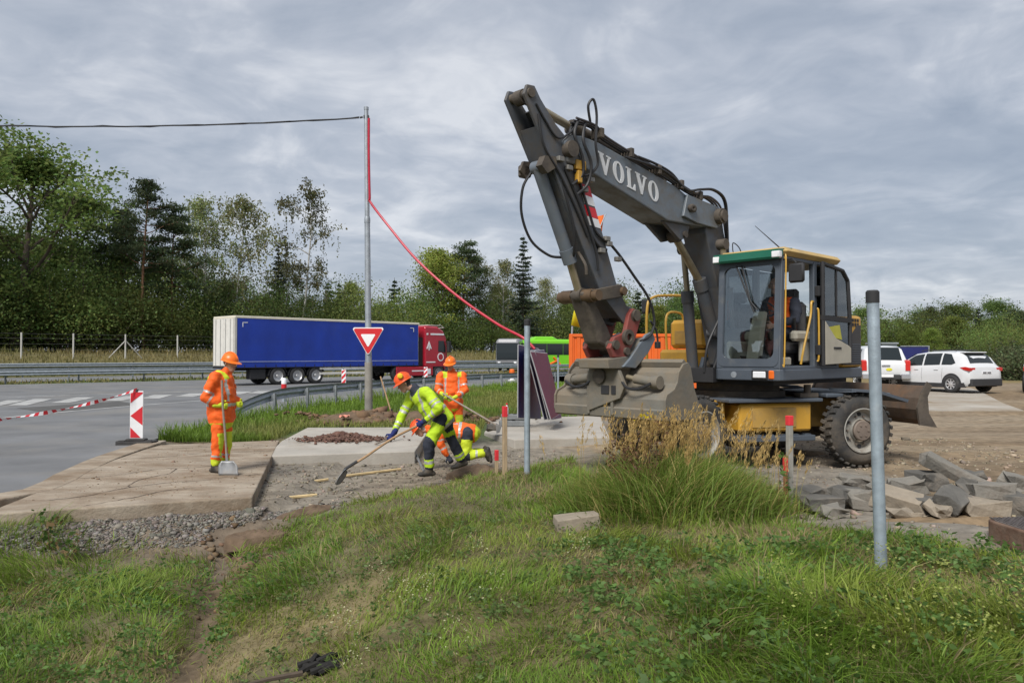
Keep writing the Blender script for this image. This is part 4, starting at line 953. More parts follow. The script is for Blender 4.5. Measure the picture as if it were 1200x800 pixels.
# chassis
m = B(); m.prism([(-1.9, 0.80), (-1.7, 0.66), (-0.95, 0.66), (-0.8, 0.58), (0.75, 0.58), (0.9, 0.66), (1.6, 0.66), (1.75, 0.85), (1.7, 1.06), (0.8, 1.12), (-0.9, 1.12), (-1.85, 1.06)], -0.45, 0.45, 'y'); chas = ucpart('chassis', m, YEL2, 0.02)
for s_ in (-1, 1):
    m = B(); y0, y1 = (0.46, 0.98) if s_ > 0 else (-0.98, -0.46)
    m.box(-0.62, 0.55, y0, y1, 0.66, 1.06, 0.03); ucpart('side_box', m, YEL, 0.0)
    m = B(); yo = 0.98 if s_ > 0 else -1.0
    m.box(-0.35, 0.35, yo, yo+0.02, 0.72, 1.0, 0.005); m.box(-0.02, 0.02, yo-0.002, yo+0.03, 0.98, 1.0); ucpart('box_door', m, YEL2)
    m = B(); m.box(-0.75, 0.75, y0, y1+0.08*s_ if s_ > 0 else y1, 1.08, 1.13, 0.01); m.box(-0.66, 0.60, y0+0.1*s_, y1+0.03, 0.52, 0.60, 0.01)
    for k in range(6): m.box(-0.6+k*0.2, -0.5+k*0.2, y0, y1, 0.60, 0.62)
    ucpart('step', m, CABG)
    m = B(); a = [(0.62, 1.10), (0.85, 1.10), (1.05, 0.80), (0.85, 0.60), (0.62, 0.66)]
    m.prism(a, min(s_*0.5, s_*0.7), max(s_*0.5, s_*0.7), 'y'); ucpart('front_bracket', m, YEL)
m = B(); m.cyl((1.25, -0.85, 0.66), (1.25, 0.85, 0.66), 0.13, 14); m.lathe([(0.0, -0.3), (0.18, -0.25), (0.22, 0), (0.18, 0.25), (0, 0.3)], 14, Matrix.Translation((1.25, 0, 0.66)) @ Matrix.Rotation(R(90), 4, 'Y')); ucpart('front_axle', m, DIRTY)
m = B(); m.cyl((-1.3, -0.85, 0.66), (-1.3, 0.85, 0.66), 0.13, 14); m.lathe([(0.0, -0.3), (0.18, -0.25), (0.22, 0), (0.18, 0.25), (0, 0.3)], 14, Matrix.Translation((-1.3, 0, 0.66)) @ Matrix.Rotation(R(90), 4, 'Y')); ucpart('rear_axle', m, DIRTY)
m = B(); m.cyl((-0.9, 0, 0.72), (0.9, 0, 0.72), 0.06, 10); m.box(-0.4, 0.35, -0.4, 0.4, 0.38, 0.6, 0.04); ucpart('drive_shaft', m, DIRTY)
# wheels
TYR = mat('machine_tyre', (0.036, 0.035, 0.034), 0.9, 0, 0.2, 4, 0.3, 30, dirt=0.6, dcol=(0.13, 0.105, 0.078), ds=3)
RIM = mat('machine_rim', (0.31, 0.30, 0.27), 0.65, 0.1, 0.12, 4, dirt=0.55, dcol=(0.15, 0.12, 0.09), ds=5)
HUB = mat('hub_brown', (0.17, 0.135, 0.11), 0.7, 0.1, 0.2, 6)
def mwheel(x, y, side, steer):
    r, w = 0.525, 0.29
    Mx = Matrix.Rotation(R(-90 if side > 0 else 90), 4, 'X')      # local z of the profile = outward
    m = MB()
    m.lathe([(0.30, -w/2+0.02), (0.36, -w/2), (0.45, -w/2+0.01), (r-0.03, -w/2+0.05), (r-0.012, -w/2+0.09), (r-0.012, w/2-0.09), (r-0.03, w/2-0.05), (0.45, w/2-0.01), (0.42, w/2+0.004), (0.36, w/2), (0.30, w/2-0.02)], 48, Mx, True)
    for k in range(30):                                          # tread lugs
        for sg in (-1, 1):
            a = 2*math.pi*(k+(0.5 if sg > 0 else 0))/30
            Mk = Mx @ Matrix.Rotation(a, 4, 'Z') @ Matrix.Rotation(R(14*sg), 4, 'X')
            m.box(r-0.022, r+0.010, -0.026, 0.026, 0.015 if sg > 0 else -w/2+0.03, w/2-0.03 if sg > 0 else -0.015, 0.004, Mk)
    t = m.build('tyre', TYR, None)
    t.name = 'wheel'; t.parent = ex; t.location = Vector(ucp(x, y, EXZ+r)); t.rotation_euler = (0, 0, ca+steer)
    m = MB()
    prof = [(0.315, w/2-0.005), (0.325, w/2+0.008), (0.31, w/2+0.012), (0.295, w/2-0.02), (0.275, w/2-0.06), (0.262, w/2-0.10), (0.17, w/2-0.085), (0.165, w/2-0.02)]
    m.lathe(prof, 40, Mx, cap=False); rim = m.build('rim', RIM, t)
    m = MB()
    m.lathe([(0.15, w/2-0.09), (0.148, w/2-0.012), (0.135, w/2), (0.0, w/2+0.003)], 32, Mx)
    for k in range(6): a = 2*math.pi*k/6; m.lathe([(0.016, w/2), (0.016, w/2+0.012), (0, w/2+0.014)], 8, Mx @ Matrix.Translation((0.085*math.cos(a), 0.085*math.sin(a), 0)))
    for k in range(10): a = 2*math.pi*k/10; m.lathe([(0.014, w/2-0.09), (0.014, w/2-0.06), (0, w/2-0.058)], 8, Mx @ Matrix.Translation((0.205*math.cos(a), 0.205*math.sin(a), 0)))
    m.build('hub', HUB, t)
    for k in range(6):
        m = MB(); a = 2*math.pi*(k+0.5)/6; m.lathe([(0.028, w/2-0.094), (0.028, w/2-0.078), (0, w/2-0.077)], 10, Mx @ Matrix.Translation((0.232*math.cos(a), 0.232*math.sin(a), 0))); m.build('rim_hole', RUB, t)
    return t
mwheel(-1.30, 1.06, 1, 0); mwheel(-1.30, -1.06, -1, 0)
mwheel(1.25, 1.05, 1, R(24)); mwheel(1.25, -1.05, -1, R(24))
# dozer blade at the rear
m = B(); bp = [(-2.38, 0.72), (-2.28, 0.80), (-2.22, 0.95), (-2.24, 1.12), (-2.33, 1.30), (-2.37, 1.30), (-2.28, 1.12), (-2.26, 0.95), (-2.32, 0.81), (-2.43, 0.72)]
m.prism(bp, -1.25, 1.25, 'y'); bl = ucpart('dozer_blade', m, mat('blade_rust', (0.115, 0.085, 0.065), 0.7, 0.2, 0.3, 4, 0.2, 20, dirt=0.6, dcol=(0.19, 0.10, 0.05), ds=2.5))
m = B(); sp = [(-2.50, 0.69), (-2.2, 0.73), (-2.16, 0.98), (-2.24, 1.20), (-2.34, 1.36), (-2.42, 1.30), (-2.34, 1.14), (-2.36, 0.9), (-2.44, 0.78)]
m.prism(sp, 1.252, 1.285, 'y'); m.build('side_plate', DIRTY, bl)
m = B(); m.prism(sp, -1.285, -1.252, 'y'); m.build('side_plate', DIRTY, bl)
m = B(); m.box(-2.3, -1.7, -0.5, -0.32, 0.80, 0.92, 0.02); m.box(-2.3, -1.7, 0.32, 0.5, 0.80, 0.92, 0.02); m.cyl((-1.7, 0.2, 0.98), (-2.22, 0.2, 1.05), 0.06, 10); m.build('blade_arm', DIRTY, bl)
m = B(); m.box(-1.95, -0.85, -1.0, 1.0, 1.13, 1.19, 0.015); ucpart('rear_deck', m, CABG)
for y0, y1 in ((0.72, 1.22), (-1.22, -0.72)):
    m = B(); m.prism([(-2.05, 1.06), (-1.55, 1.20), (-1.1, 1.23), (-1.1, 1.26), (-1.56, 1.24), (-2.07, 1.10)], y0, y1, 'y'); ucpart('fender', m, CABG)
m = B(); m.cyl((-0.6, 0.9, 1.14), (-0.6, 0.9, 1.32), 0.05, 10); m.box(-0.75, -0.45, 0.80, 0.95, 1.14, 1.2); ucpart('step_bracket', m, DIRTY)
# slewing ring and platform
m = B(); m.cyl((0, 0, 1.10), (0, 0, 1.36), 0.62, 32); m.cyl((0, 0, 1.12), (0, 0, 1.22), 0.70, 36); m.build('slew_ring', DIRTY, ex)
m = B(); m.box(-1.55, 0.75, -1.1, 1.0, 1.33, 1.44); m.box(0.2, 1.0, -0.5, 0.2, 1.36, 1.56); m.build('turntable_frame', DK, ex)
m = B()
def round_rect(x0, x1, y0, y1, r, n=5):
    o = []
    for cx_, cy_, a0 in ((x1-r, y1-r, 0), (x0+r, y1-r, 90), (x0+r, y0+r, 180), (x1-r, y0+r, 270)):
        for k in range(n): a = R(a0+90*k/(n-1)); o.append((cx_+r*math.cos(a), cy_+r*math.sin(a)))
    return o
m.prism(round_rect(-1.72, 0.98, 0.18, 1.235, 0.12), 1.40, 1.555, 'z'); sk = m.build('platform_skirt', CABG, ex, bevel=0.015)
m = B(); m.box(-1.05, 0.3, -1.25, -0.5, 1.40, 1.50, 0.02); m.build('platform_skirt', CABG, ex)
m = B(); m.box(0.975, 1.01, 0.82, 1.02, 1.43, 1.53, 0.015); hl = m.build('work_lamp', mat('lamp_clear', (0.75, 0.76, 0.78)), ex)
m = B(); m.box(0.97, 1.0, 0.80, 1.04, 1.415, 1.545, 0.01); m.build('lamp_bezel', DK, hl)
m = B(); m.box(0.96, 1.0, 1.05, 1.13, 1.42, 1.54, 0.015); m.build('side_marker', mat('signal_orange', (0.7, 0.13, 0.01)), ex)
m = B(); m.lathe([(0.045, 0), (0.045, 0.006), (0, 0.008)], 16, Matrix.Translation((0.98, 0.52, 1.475)) @ Matrix.Rotation(R(90), 4, 'Y')); m.build('maker_emblem', STEEL(), ex)
# cab
cab = B()
F0, F1, RR, Y0, Y1 = 0.95, 0.86, -0.88, 0.22, 1.20            # front bottom/top, rear, right, left
zf, zr_ = 1.56, 3.10
def post(mb, p0, p1, w, d): 
    mb.add([(p0[0]-d/2, p0[1]-w/2, p0[2]), (p0[0]+d/2, p0[1]-w/2, p0[2]), (p0[0]+d/2, p0[1]+w/2, p0[2]), (p0[0]-d/2, p0[1]+w/2, p0[2]), (p1[0]-d/2, p1[1]-w/2, p1[2]), (p1[0]+d/2, p1[1]-w/2, p1[2]), (p1[0]+d/2, p1[1]+w/2, p1[2]), (p1[0]-d/2, p1[1]+w/2, p1[2])], [(0, 3, 2, 1), (4, 5, 6, 7), (0, 1, 5, 4), (1, 2, 6, 5), (2, 3, 7, 6), (3, 0, 4, 7)])
for y in (Y0+0.05, Y1-0.05): post(cab, (F0-0.04, y, zf), (F1-0.04, y, zr_), 0.10, 0.09)
post(cab, (-0.12, Y1-0.04, zf), (-0.12, Y1-0.04, zr_), 0.08, 0.10); post(cab, (-0.12, Y0+0.04, zf), (-0.12, Y0+0.04, zr_), 0.08, 0.09)
for y in (Y0+0.05, Y1-0.05): post(cab, (RR+0.05, y, zf), (RR+0.16, y, zr_), 0.10, 0.10)
cab.box(RR, F0, Y0, Y1, 1.545, 1.60); cab.box(F0-0.09, F0+0.004, Y0+0.1, Y1-0.1, 1.60, 1.70)
cab.box(RR+0.1, F1, Y0+0.01, Y1-0.01, 3.06, 3.12); cab.box(RR, -0.17, Y1-0.07, Y1-0.012, 1.60, 2.08); cab.box(RR, F0-0.1, Y0+0.01, Y0+0.06, 1.60, 2.15); cab.box(RR-0.004, RR+0.05, Y0+0.1, Y1-0.1, 1.60, 2.2)
cf = cab.build('cab_frame', CABG, ex, bevel=0.015)
m = B()                                                        # rounded inner frame of the windscreen
def frame2(mb, outer, inner, x0, x1, slope):
    k = len(outer); f = lambda p, x: (x+slope*(p[1]-zf), p[0], p[1])
    vs = [f(p, x1) for p in outer]+[f(p, x1) for p in inner]+[f(p, x0) for p in outer]+[f(p, x0) for p in inner]
    fs = []
    for i in range(k):
        j = (i+1) % k; fs += [(i, j, k+j, k+i), (2*k+i, 3*k+i, 3*k+j, 2*k+j), (k+i, k+j, 3*k+j, 3*k+i), (i, 2*k+i, 2*k+j, j)]
    mb.add(vs, fs)
sl_ = (F1-F0)/(zr_-zf)
frame2(m, round_rect(Y0+0.02, Y1-0.02, 1.59, 3.08, 0.10, 6), round_rect(Y0+0.095, Y1-0.095, 1.70, 3.0, 0.10, 6), F0-0.03, F0+0.012, sl_); m.build('windscreen_frame', CABG, cf)
m = B(); m.box(RR-0.02, 0.86, Y0-0.02, Y1+0.05, 3.115, 3.235, 0.055); rf = m.build('roof', mat('roof_faded_yellow', (0.44, 0.30, 0.105), 0.55, 0, 0.1, 2, dirt=0.4, dcol=(0.24, 0.19, 0.12)), ex, bevel=0.02)
m = B(); m.prism([(0.86, 3.12), (0.98, 3.06), (1.0, 3.09), (0.99, 3.19), (0.6, 3.235), (0.6, 3.222), (0.86, 3.2)], Y0-0.01, Y1+0.01, 'y'); m.build('sun_visor', mat('visor_green', (0.015, 0.12, 0.075), 0.25, 0, 0.1, 2, coat=0.3), cf)
for y in (Y0+0.03, Y1-0.04):
    m = B(); m.box(0.90, 1.0, y-0.06, y+0.06, 3.07, 3.17, 0.015); m.build('roof_lamp', mat('lamp_clear', (0.75, 0.76, 0.78)), cf)
m = B(); k0 = [(Y0+0.09, 1.70), (Y1-0.09, 1.70), (Y1-0.09, 3.0), (Y0+0.09, 3.0)]
m.add([(F0-0.01+sl_*(z-zf), y, z) for y, z in k0]+[(F0-0.016+sl_*(z-zf), y, z) for y, z in k0], [(0, 1, 2, 3), (7, 6, 5, 4)]); m.build('windscreen', EXG, ex)
m = B(); m.box(-0.07, F0-0.13, Y0+0.028, Y0+0.034, 2.15, 3.05); m.build('right_window', EXG, ex)
m = B(); m.box(-0.72, -0.17, Y0+0.028, Y0+0.034, 2.15, 3.05); m.build('right_window', EXG, ex)
m = B(); m.box(-0.72, -0.17, Y1-0.034, Y1-0.028, 2.08, 3.05); m.build('rear_side_window', EXG, ex)
m = B(); m.add([(RR+0.06, Y0+0.1, 2.2), (RR+0.06, Y1-0.1, 2.2), (RR+0.15, Y1-0.1, 3.05), (RR+0.15, Y0+0.1, 3.05)], [(0, 1, 2, 3)]); m.build('rear_window', EXG, ex)
# open door folded back against the side
d0, d1 = -1.06, -0.14; dy = 1.255
out_ = [(d0, 1.62), (d1, 1.60), (d1, 3.10), (d0+0.22, 3.04), (d0+0.02, 2.9)]
inn_ = [(d0+0.06, 2.33), (d1-0.06, 2.33), (d1-0.06, 3.04), (d0+0.24, 2.99), (d0+0.075, 2.87)]
m = B(); m.prism([(d0-0.02, 2.24), (d1, 2.26), (d1, 2.33), (d0-0.02, 2.31)], dy, dy+0.05, 'y')
for a, b in (((d1-0.03, 1.6), (d1-0.03, 3.1)), ((d1-0.03, 3.08), (d0+0.23, 3.02)), ((d0+0.23, 3.02), (d0+0.05, 2.88)), ((d0+0.05, 2.88), (d0-0.02, 2.26)), ((d0-0.02, 2.26), (d0-0.02, 1.64))):
    m.tube([(a[0], dy+0.025, a[1]), (b[0], dy+0.025, b[1])], 0.032, 6)
door = m.build('door', DK, ex)
m = B(); m.prism(inn_, dy+0.02, dy+0.026, 'y'); m.build('door_glass', EXG, door)
m = B(); m.box(-0.62, -0.59, dy+0.012, dy+0.04, 2.33, 3.04); m.build('glass_rail', DK, door)
m = B(); m.prism([(d0, 1.63), (d1-0.05, 1.61), (d1-0.05, 2.25), (d1-0.4, 2.0), (d0+0.1, 1.9), (d0, 1.86)], dy+0.008, dy+0.055, 'y'); m.build('door_lining', BEI, door, bevel=0.01)
m = B(); m.prism([(d0+0.02, 1.87), (d0+0.1, 1.92), (d1-0.4, 2.02), (d1-0.06, 2.255), (d0, 2.24)], dy+0.02, dy+0.026, 'y'); m.build('lower_glass', EXG, door)
m = B(); m.prism([(-0.78, 1.98), (-0.42, 2.02), (-0.34, 2.16), (-0.7, 2.2)], dy+0.03, dy+0.036, 'y'); m.build('yellow_sticker', mat('sticker_yellow', (0.45, 0.43, 0.05), 0.6), door)
m = B(); m.box(-0.7, -0.45, dy+0.055, dy+0.065, 1.84, 1.87, 0.004); m.build('door_pull', DK, door)
m = B(); m.box(-0.16, -0.08, 1.20, 1.27, 1.75, 1.9, 0.01); m.box(-0.16, -0.08, 1.20, 1.27, 2.6, 2.75, 0.01); m.build('door_hinge', DK, door)
# handrails on the cab
GR = mat('handrail_yellow', (0.50, 0.29, 0.04), 0.45, 0, 0.08)
m = B(); m.tube(catmull([(0.93, 1.235, 1.62), (0.94, 1.26, 1.72), (0.88, 1.26, 3.0), (0.86, 1.235, 3.06)], 5), 0.011, 8); m.build('grab_rail', GR, ex)
m = B(); m.tube(catmull([(0.25, 1.15, 1.62), (0.22, 1.18, 1.85), (0.05, 1.20, 2.3), (0.02, 1.2, 2.5), (-0.06, 1.19, 2.52)], 5), 0.016, 8); m.build('grab_rail', GR, ex)
m = B(); m.tube(catmull([(-0.09, 1.23, 1.66), (-0.10, 1.25, 1.75), (-0.10, 1.25, 2.35), (-0.09, 1.23, 2.42)], 5), 0.014, 8); m.build('grab_rail', GR, ex)
# cab mirror, wiper, aerial
m = B(); m.tube([(0.84, 1.18, 3.06), (0.88, 1.35, 3.05), (0.90, 1.42, 2.98)], 0.012, 6); m.box(0.87, 0.93, 1.31, 1.53, 2.72, 2.98, 0.025); m.build('cab_mirror', DK, ex)
m = B(); m.tube([(F1+0.03, 0.60, 3.02), (F1+0.06, 0.75, 2.5), (F1+0.07, 0.86, 2.38)], 0.012, 6); m.tube([(F1+0.04, 0.52, 3.02), (F1+0.05, 0.80, 2.35)], 0.012, 6); m.build('wiper', DK, ex)
m = B(); m.tube([(0.15, 0.9, 3.22), (0.55, 0.62, 3.62)], [0.012, 0.004], 6); m.cyl((0.15, 0.9, 3.21), (0.17, 0.88, 3.26), 0.02, 8); m.build('aerial', DK, ex)
# interior
m = B(); m.box(-0.30, 0.22, 0.44, 0.94, 1.78, 1.96, 0.05); m.box(-0.42, -0.25, 0.44, 0.94, 1.9, 2.55, 0.06); m.box(-0.42, -0.30, 0.56, 0.82, 2.57, 2.75, 0.04); m.box(-0.2, 0.1, 0.56, 0.82, 1.6, 1.8); m.build('seat', mat('seat_grey', (0.11, 0.11, 0.115), 0.85, 0, 0.15, 6), ex)
m = B(); m.prism([(0.70, 1.60), (0.86, 1.60), (0.72, 2.15), (0.60, 2.38), (0.52, 2.36), (0.60, 2.1)], 0.62, 0.80, 'y'); m.build('steering_column', BEI, ex, bevel=0.02)
m = B(); Ms = Matrix.Translation((0.50, 0.71, 2.42)) @ Matrix.Rotation(R(-35), 4, 'Y')
m.tube([Ms @ Vector((0.18*math.cos(a), 0.18*math.sin(a), 0)) for a in np.linspace(0, 2*math.pi, 25)], 0.014, 6, False)
for a in (0, 2.1, 4.2): m.cyl(Ms @ Vector((0, 0, 0)), Ms @ Vector((0.18*math.cos(a), 0.18*math.sin(a), 0)), 0.01, 6)
m.build('steering_wheel', DK, ex)
for y0, y1 in ((0.28, 0.44), (1.0, 1.12)):
    m = B(); m.box(-0.35, 0.32, y0, y1, 1.95, 2.1, 0.04); m.box(-0.3, 0.1, y0+0.03, y1-0.03, 1.65, 1.96, 0.02); c_ = m.build('console', BEI, ex)
    m = B(); m.tube([(0.22, (y0+y1)/2, 2.08), (0.26, (y0+y1)/2, 2.28)], [0.012, 0.025], 8); m.build('joystick', DK, c_)
m = B(); m.box(0.25, 0.9, 0.34, 0.42, 1.60, 1.95, 0.03); m.box(0.3, 0.75, 0.9, 1.04, 1.6, 1.72, 0.02); m.build('floor_console', BEI, ex)
for y in (0.56, 0.86):
    m = B(); m.prism([(0.62, 1.62), (0.78, 1.74), (0.80, 1.73), (0.64, 1.61)], y-0.05, y+0.05, 'y'); m.build('pedal', DK, ex)
m = B(); m.box(-0.84, -0.60, 0.3, 1.1, 1.6, 2.15, 0.03); m.build('rear_locker', mat('seat_grey', (0.11, 0.11, 0.115)), ex)
# engine housing and counterweight
m = B(); m.prism(round_rect(-1.78, -0.92, -1.2, 1.21, 0.16), 1.558, 2.37, 'z'); hd = m.build('engine_housing', YEL, ex, bevel=0.05)
m = B(); m.prism([(-1.62, 1.60), (-0.95, 1.60), (-0.95, 1.95), (-1.2, 2.0), (-1.36, 2.12), (-1.5, 2.22), (-1.62, 2.22)], 1.212, 1.222, 'y'); gl_ = m.build('side_grille', mat('grille_dark', (0.045, 0.042, 0.042), 0.7, 0, 0.1), hd)
m = B()
for k in range(9): m.box(-1.6, -0.97, 1.223, 1.229, 1.63+k*0.035, 1.645+k*0.035)
m.build('louvre', CABG, gl_)
m = B()
for k in range(3):
    for j in range(2): m.box(-1.56+k*0.09, -1.50+k*0.09, 1.212, 1.218, 2.20+j*0.07-0.02*k*0, 2.25+j*0.07)
m.build('vent', DK, hd)
m = B(); m.prism([(-1.62, 1.44), (-1.62, 2.3), (-1.98, 2.2), (-2.06, 1.9), (-2.0, 1.5)], -1.15, 0.95, 'y'); m.build('counterweight', CABG, ex, bevel=0.06)
m = B(); m.box(-0.5, 0.05, -1.24, -0.55, 1.86, 2.33, 0.06); rb = m.build('hood', YEL, ex)
m = B(); m.box(0.052, 0.062, -1.12, -0.72, 1.93, 2.15, 0.006); m.build('hood_panel', YEL2, rb)
m = B(); m.box(-0.95, 0.33, -1.25, -0.55, 1.50, 1.84, 0.05); m.build('tool_box', YEL, ex)
m = B(); m.box(-0.95, -0.5, -1.2, 0.2, 1.58, 2.1, 0.05); m.build('oil_tank', YEL2, ex)
m = B(); m.tube(catmull([(0.70, -1.2, 1.5), (0.70, -1.2, 2.45), (0.55, -1.2, 2.68), (0.1, -1.2, 2.74), (-0.35, -1.2, 2.76)], 5), 0.022, 8); m.tube([(-0.35, -1.2, 2.76), (-0.4, -1.2, 2.3)], 0.022, 8)
m.tube(catmull([(0.12, -1.23, 1.84), (0.12, -1.25, 2.3), (0.02, -1.25, 2.46), (-0.3, -1.25, 2.46), (-0.38, -1.25, 2.36)], 5), 0.02, 8); m.build('side_handrail', GR, ex)
m = B(); m.tube([(0.6, -1.2, 2.66), (0.62, -1.24, 2.62)], 0.015, 6); m.box(0.60, 0.66, -1.36, -1.18, 2.42, 2.66, 0.03); m.build('right_mirror', DK, ex)
m = B(); m.tube([(1.35, -1.1, 1.5), (1.35, -1.1, 1.98)], 0.014, 6); m.box(1.32, 1.38, -1.18, -1.04, 1.92, 2.18, 0.03); m.build('front_mirror', DK, ex)

# ------------------------------------------------------------ arm: base boom, main boom, stick
yc = -0.15
def bplate(name, pts, y0, y1, m_, bevel=0.015, parent=None):
    mb = B(); mb.prism(pts, y0, y1, 'y'); return mb.build(name, m_, parent or ex, bevel=bevel)
bb = bplate('base_boom', [(-0.12, 1.62), (0.05, 1.48), (0.24, 1.60), (0.62, 2.75), (0.95, 3.55), (0.92, 3.78), (0.72, 3.92), (0.54, 3.84), (0.40, 3.5), (0.15, 2.75), (-0.1, 1.9)], yc-0.20, yc+0.20, STK, 0.02)
m = B(); m.cyl((0.06, yc-0.32, 1.6), (0.06, yc+0.32, 1.6), 0.09, 16); m.build('boom_foot_pin', DIRTY, bb)
for s_ in (-1, 1):
    m = B(); y = yc+s_*0.335; m.prism([(-0.2, 1.40), (0.35, 1.40), (0.2, 1.72), (-0.08, 1.72)], min(y-0.03, y+0.03), max(y-0.03, y+0.03), 'y'); m.build('boom_foot_plate', CABG, bb)
mbm = bplate('main_boom', [(4.0, 4.30), (3.9, 4.40), (3.68, 4.43), (3.37, 4.41), (1.71, 4.11), (1.42, 4.01), (0.89, 3.90), (0.72, 3.70), (0.95, 3.63), (1.22, 3.61), (1.90, 3.60), (3.67, 4.05), (3.92, 4.06)], yc-0.22, yc+0.22, BOOM, 0.02)
for s_ in (-1, 1):
    y = yc+s_*0.245
    bplate('cheek_plate', [(1.5, 4.02), (0.95, 3.97), (0.72, 3.95), (0.58, 3.84), (0.60, 3.70), (0.75, 3.62), (1.25, 3.64), (1.6, 3.70)], min(y-0.024, y+0.024), max(y-0.024, y+0.024), BOOM, 0.012, mbm)
m = B(); m.cyl((0.72, yc-0.36, 3.80), (0.72, yc+0.36, 3.80), 0.115, 20); m.cyl((0.72, yc+0.36, 3.80), (0.72, yc+0.39, 3.80), 0.085, 20); m.build('knuckle_pin', DIRTY, mbm)
bplate('cylinder_bracket', [(1.95, 3.605), (1.55, 3.38), (1.38, 3.42), (1.30, 3.62)], yc-0.17, yc-0.11, STK, 0.01, mbm); bplate('cylinder_bracket', [(1.95, 3.605), (1.55, 3.38), (1.38, 3.42), (1.30, 3.62)], yc+0.11, yc+0.17, STK, 0.01, mbm)
m = B(); m.cyl((1.44, yc-0.2, 3.47), (1.44, yc+0.2, 3.47), 0.05, 14); m.build('bracket_pin', DIRTY, mbm)
m = B(); m.lathe([(0.075, 0), (0.085, 0.03), (0.06, 0.05), (0.03, 0.05), (0.0, 0.02)], 18, Matrix.Translation((1.42, yc+0.268, 3.83)) @ Matrix.Rotation(R(-90), 4, 'X') @ Matrix.Diagonal((1.2, 0.7, 1, 1))); m.build('lifting_eye', DIRTY, mbm)
# lettering on the boom
LET = mat('lettering_silver', (0.60, 0.61, 0.62), 0.5, 0, 0.06, 6, dirt=0.15, dcol=(0.3, 0.3, 0.3))
def letterV(): return [[(0.0, 1), (0.40, 1), (0.40, 0.93), (0.33, 0.91), (0.54, 0.36), (0.72, 0.91), (0.62, 0.93), (0.62, 1), (0.95, 1), (0.95, 0.93), (0.86, 0.91), (0.52, 0), (0.40, 0), (0.07, 0.91), (0.0, 0.93)]]
def letterL(): return [[(0.0, 1), (0.42, 1), (0.42, 0.93), (0.32, 0.91), (0.32, 0.09), (0.52, 0.10), (0.62, 0.32), (0.70, 0.32), (0.68, 0), (0.0, 0), (0.0, 0.07), (0.10, 0.09), (0.10, 0.91), (0.0, 0.93)]]
Lh, Lx = 0.262, 1.0
tdx, tdz = -0.984, -0.178
o0 = Vector((3.36, 4.035))
def lpt(u, v): return (o0.x+tdx*u*Lh-tdz*v*Lh*-1*-1*0.55+0.0, o0.y+tdz*u*Lh+v*Lh)
adv = 0.0
for ch in 'VOLVO':
    m = B(); yb = yc+0.222
    if ch == 'O':
        n = 28; wd = 0.86
        po = [lpt(adv+wd/2+wd/2*math.cos(t), 0.5+0.52*math.sin(t)) for t in np.linspace(0, 2*math.pi, n, endpoint=False)]
        pi_ = [lpt(adv+wd/2+wd*0.22*math.cos(t), 0.5+0.43*math.sin(t)) for t in np.linspace(0, 2*math.pi, n, endpoint=False)]
        vs = [(p[0], yb+0.006, p[1]) for p in po]+[(p[0], yb+0.006, p[1]) for p in pi_]+[(p[0], yb-0.002, p[1]) for p in po]+[(p[0], yb-0.002, p[1]) for p in pi_]
        fs = []
        for i in range(n):
            j = (i+1) % n; fs += [(i, j, n+j, n+i), (n+i, n+j, 3*n+j, 3*n+i), (i, 2*n+i, 2*n+j, j)]
        m.add(vs, fs); adv += 1.06
    else:
        for poly in (letterV() if ch == 'V' else letterL()): m.prism([lpt(adv+a, b) for a, b in poly], yb-0.002, yb+0.006, 'y')
        adv += 1.08 if ch == 'V' else 0.74
    m.build('letter', LET, mbm)
# stick: two side plates joined by front and rear webs
sp_ = [(4.62, 4.74), (4.57, 4.86), (4.45, 4.87), (4.35, 4.74), (4.10, 4.50), (3.80, 4.30), (3.62, 4.11), (3.26, 3.32), (2.98, 2.69), (2.77, 2.40), (2.60, 2.36), (2.57, 2.24), (2.66, 2.14), (2.82, 2.16), (3.26, 2.51), (3.79, 3.36), (4.19, 4.06)]
m = B()
for s_ in (-1, 1):
    y = yc+s_*0.155; m.prism(sp_, y-0.022, y+0.022, 'y')
stk = m.build('stick', STK, ex, bevel=0.01)
def web(pts, t, name, mt):
    mb = B()
    for a, b in zip(pts[:-1], pts[1:]):
        a, b = Vector(a), Vector(b); d = (b-a).normalized(); n = Vector((-d.y, d.x))*t
        mb.prism([a-n, b-n, b+n, a+n], yc-0.132, yc+0.132, 'y')
    return mb.build(name, mt, stk)
web([(4.38, 4.42), (4.20, 4.10), (3.81, 3.42), (3.28, 2.57), (2.9, 2.24)], 0.012, 'front_web', STK)
web([(4.30, 4.66), (3.84, 4.30), (3.64, 4.10), (3.29, 3.33), (3.01, 2.70), (2.80, 2.44)], 0.012, 'rear_web', STK)
for x, z, r_, w in ((4.52, 4.77, 0.055, 0.20), (3.9, 4.22, 0.10, 0.28), (2.68, 2.26, 0.07, 0.24)):
    m = B(); m.cyl((x, yc-w, z), (x, yc+w, z), r_, 18); m.build('stick_pin', DIRTY, stk)
for k in range(2):                                              # red and white warning bars on the rear part of the side
    m = B(); b0 = 3.86-k*0.26
    m.prism([(3.70-0.10*k, b0), (3.50-0.11*k, b0-0.02), (3.445-0.11*k, b0-0.15), (3.64-0.10*k, b0-0.13)], yc+0.178, yc+0.184, 'y'); m.build('red_bar', RED, stk)
    m = B(); m.prism([(3.64-0.10*k, b0-0.131), (3.445-0.11*k, b0-0.151), (3.39-0.11*k, b0-0.26), (3.59-0.10*k, b0-0.24)], yc+0.178, yc+0.183, 'y'); m.build('white_bar', RWH, stk)
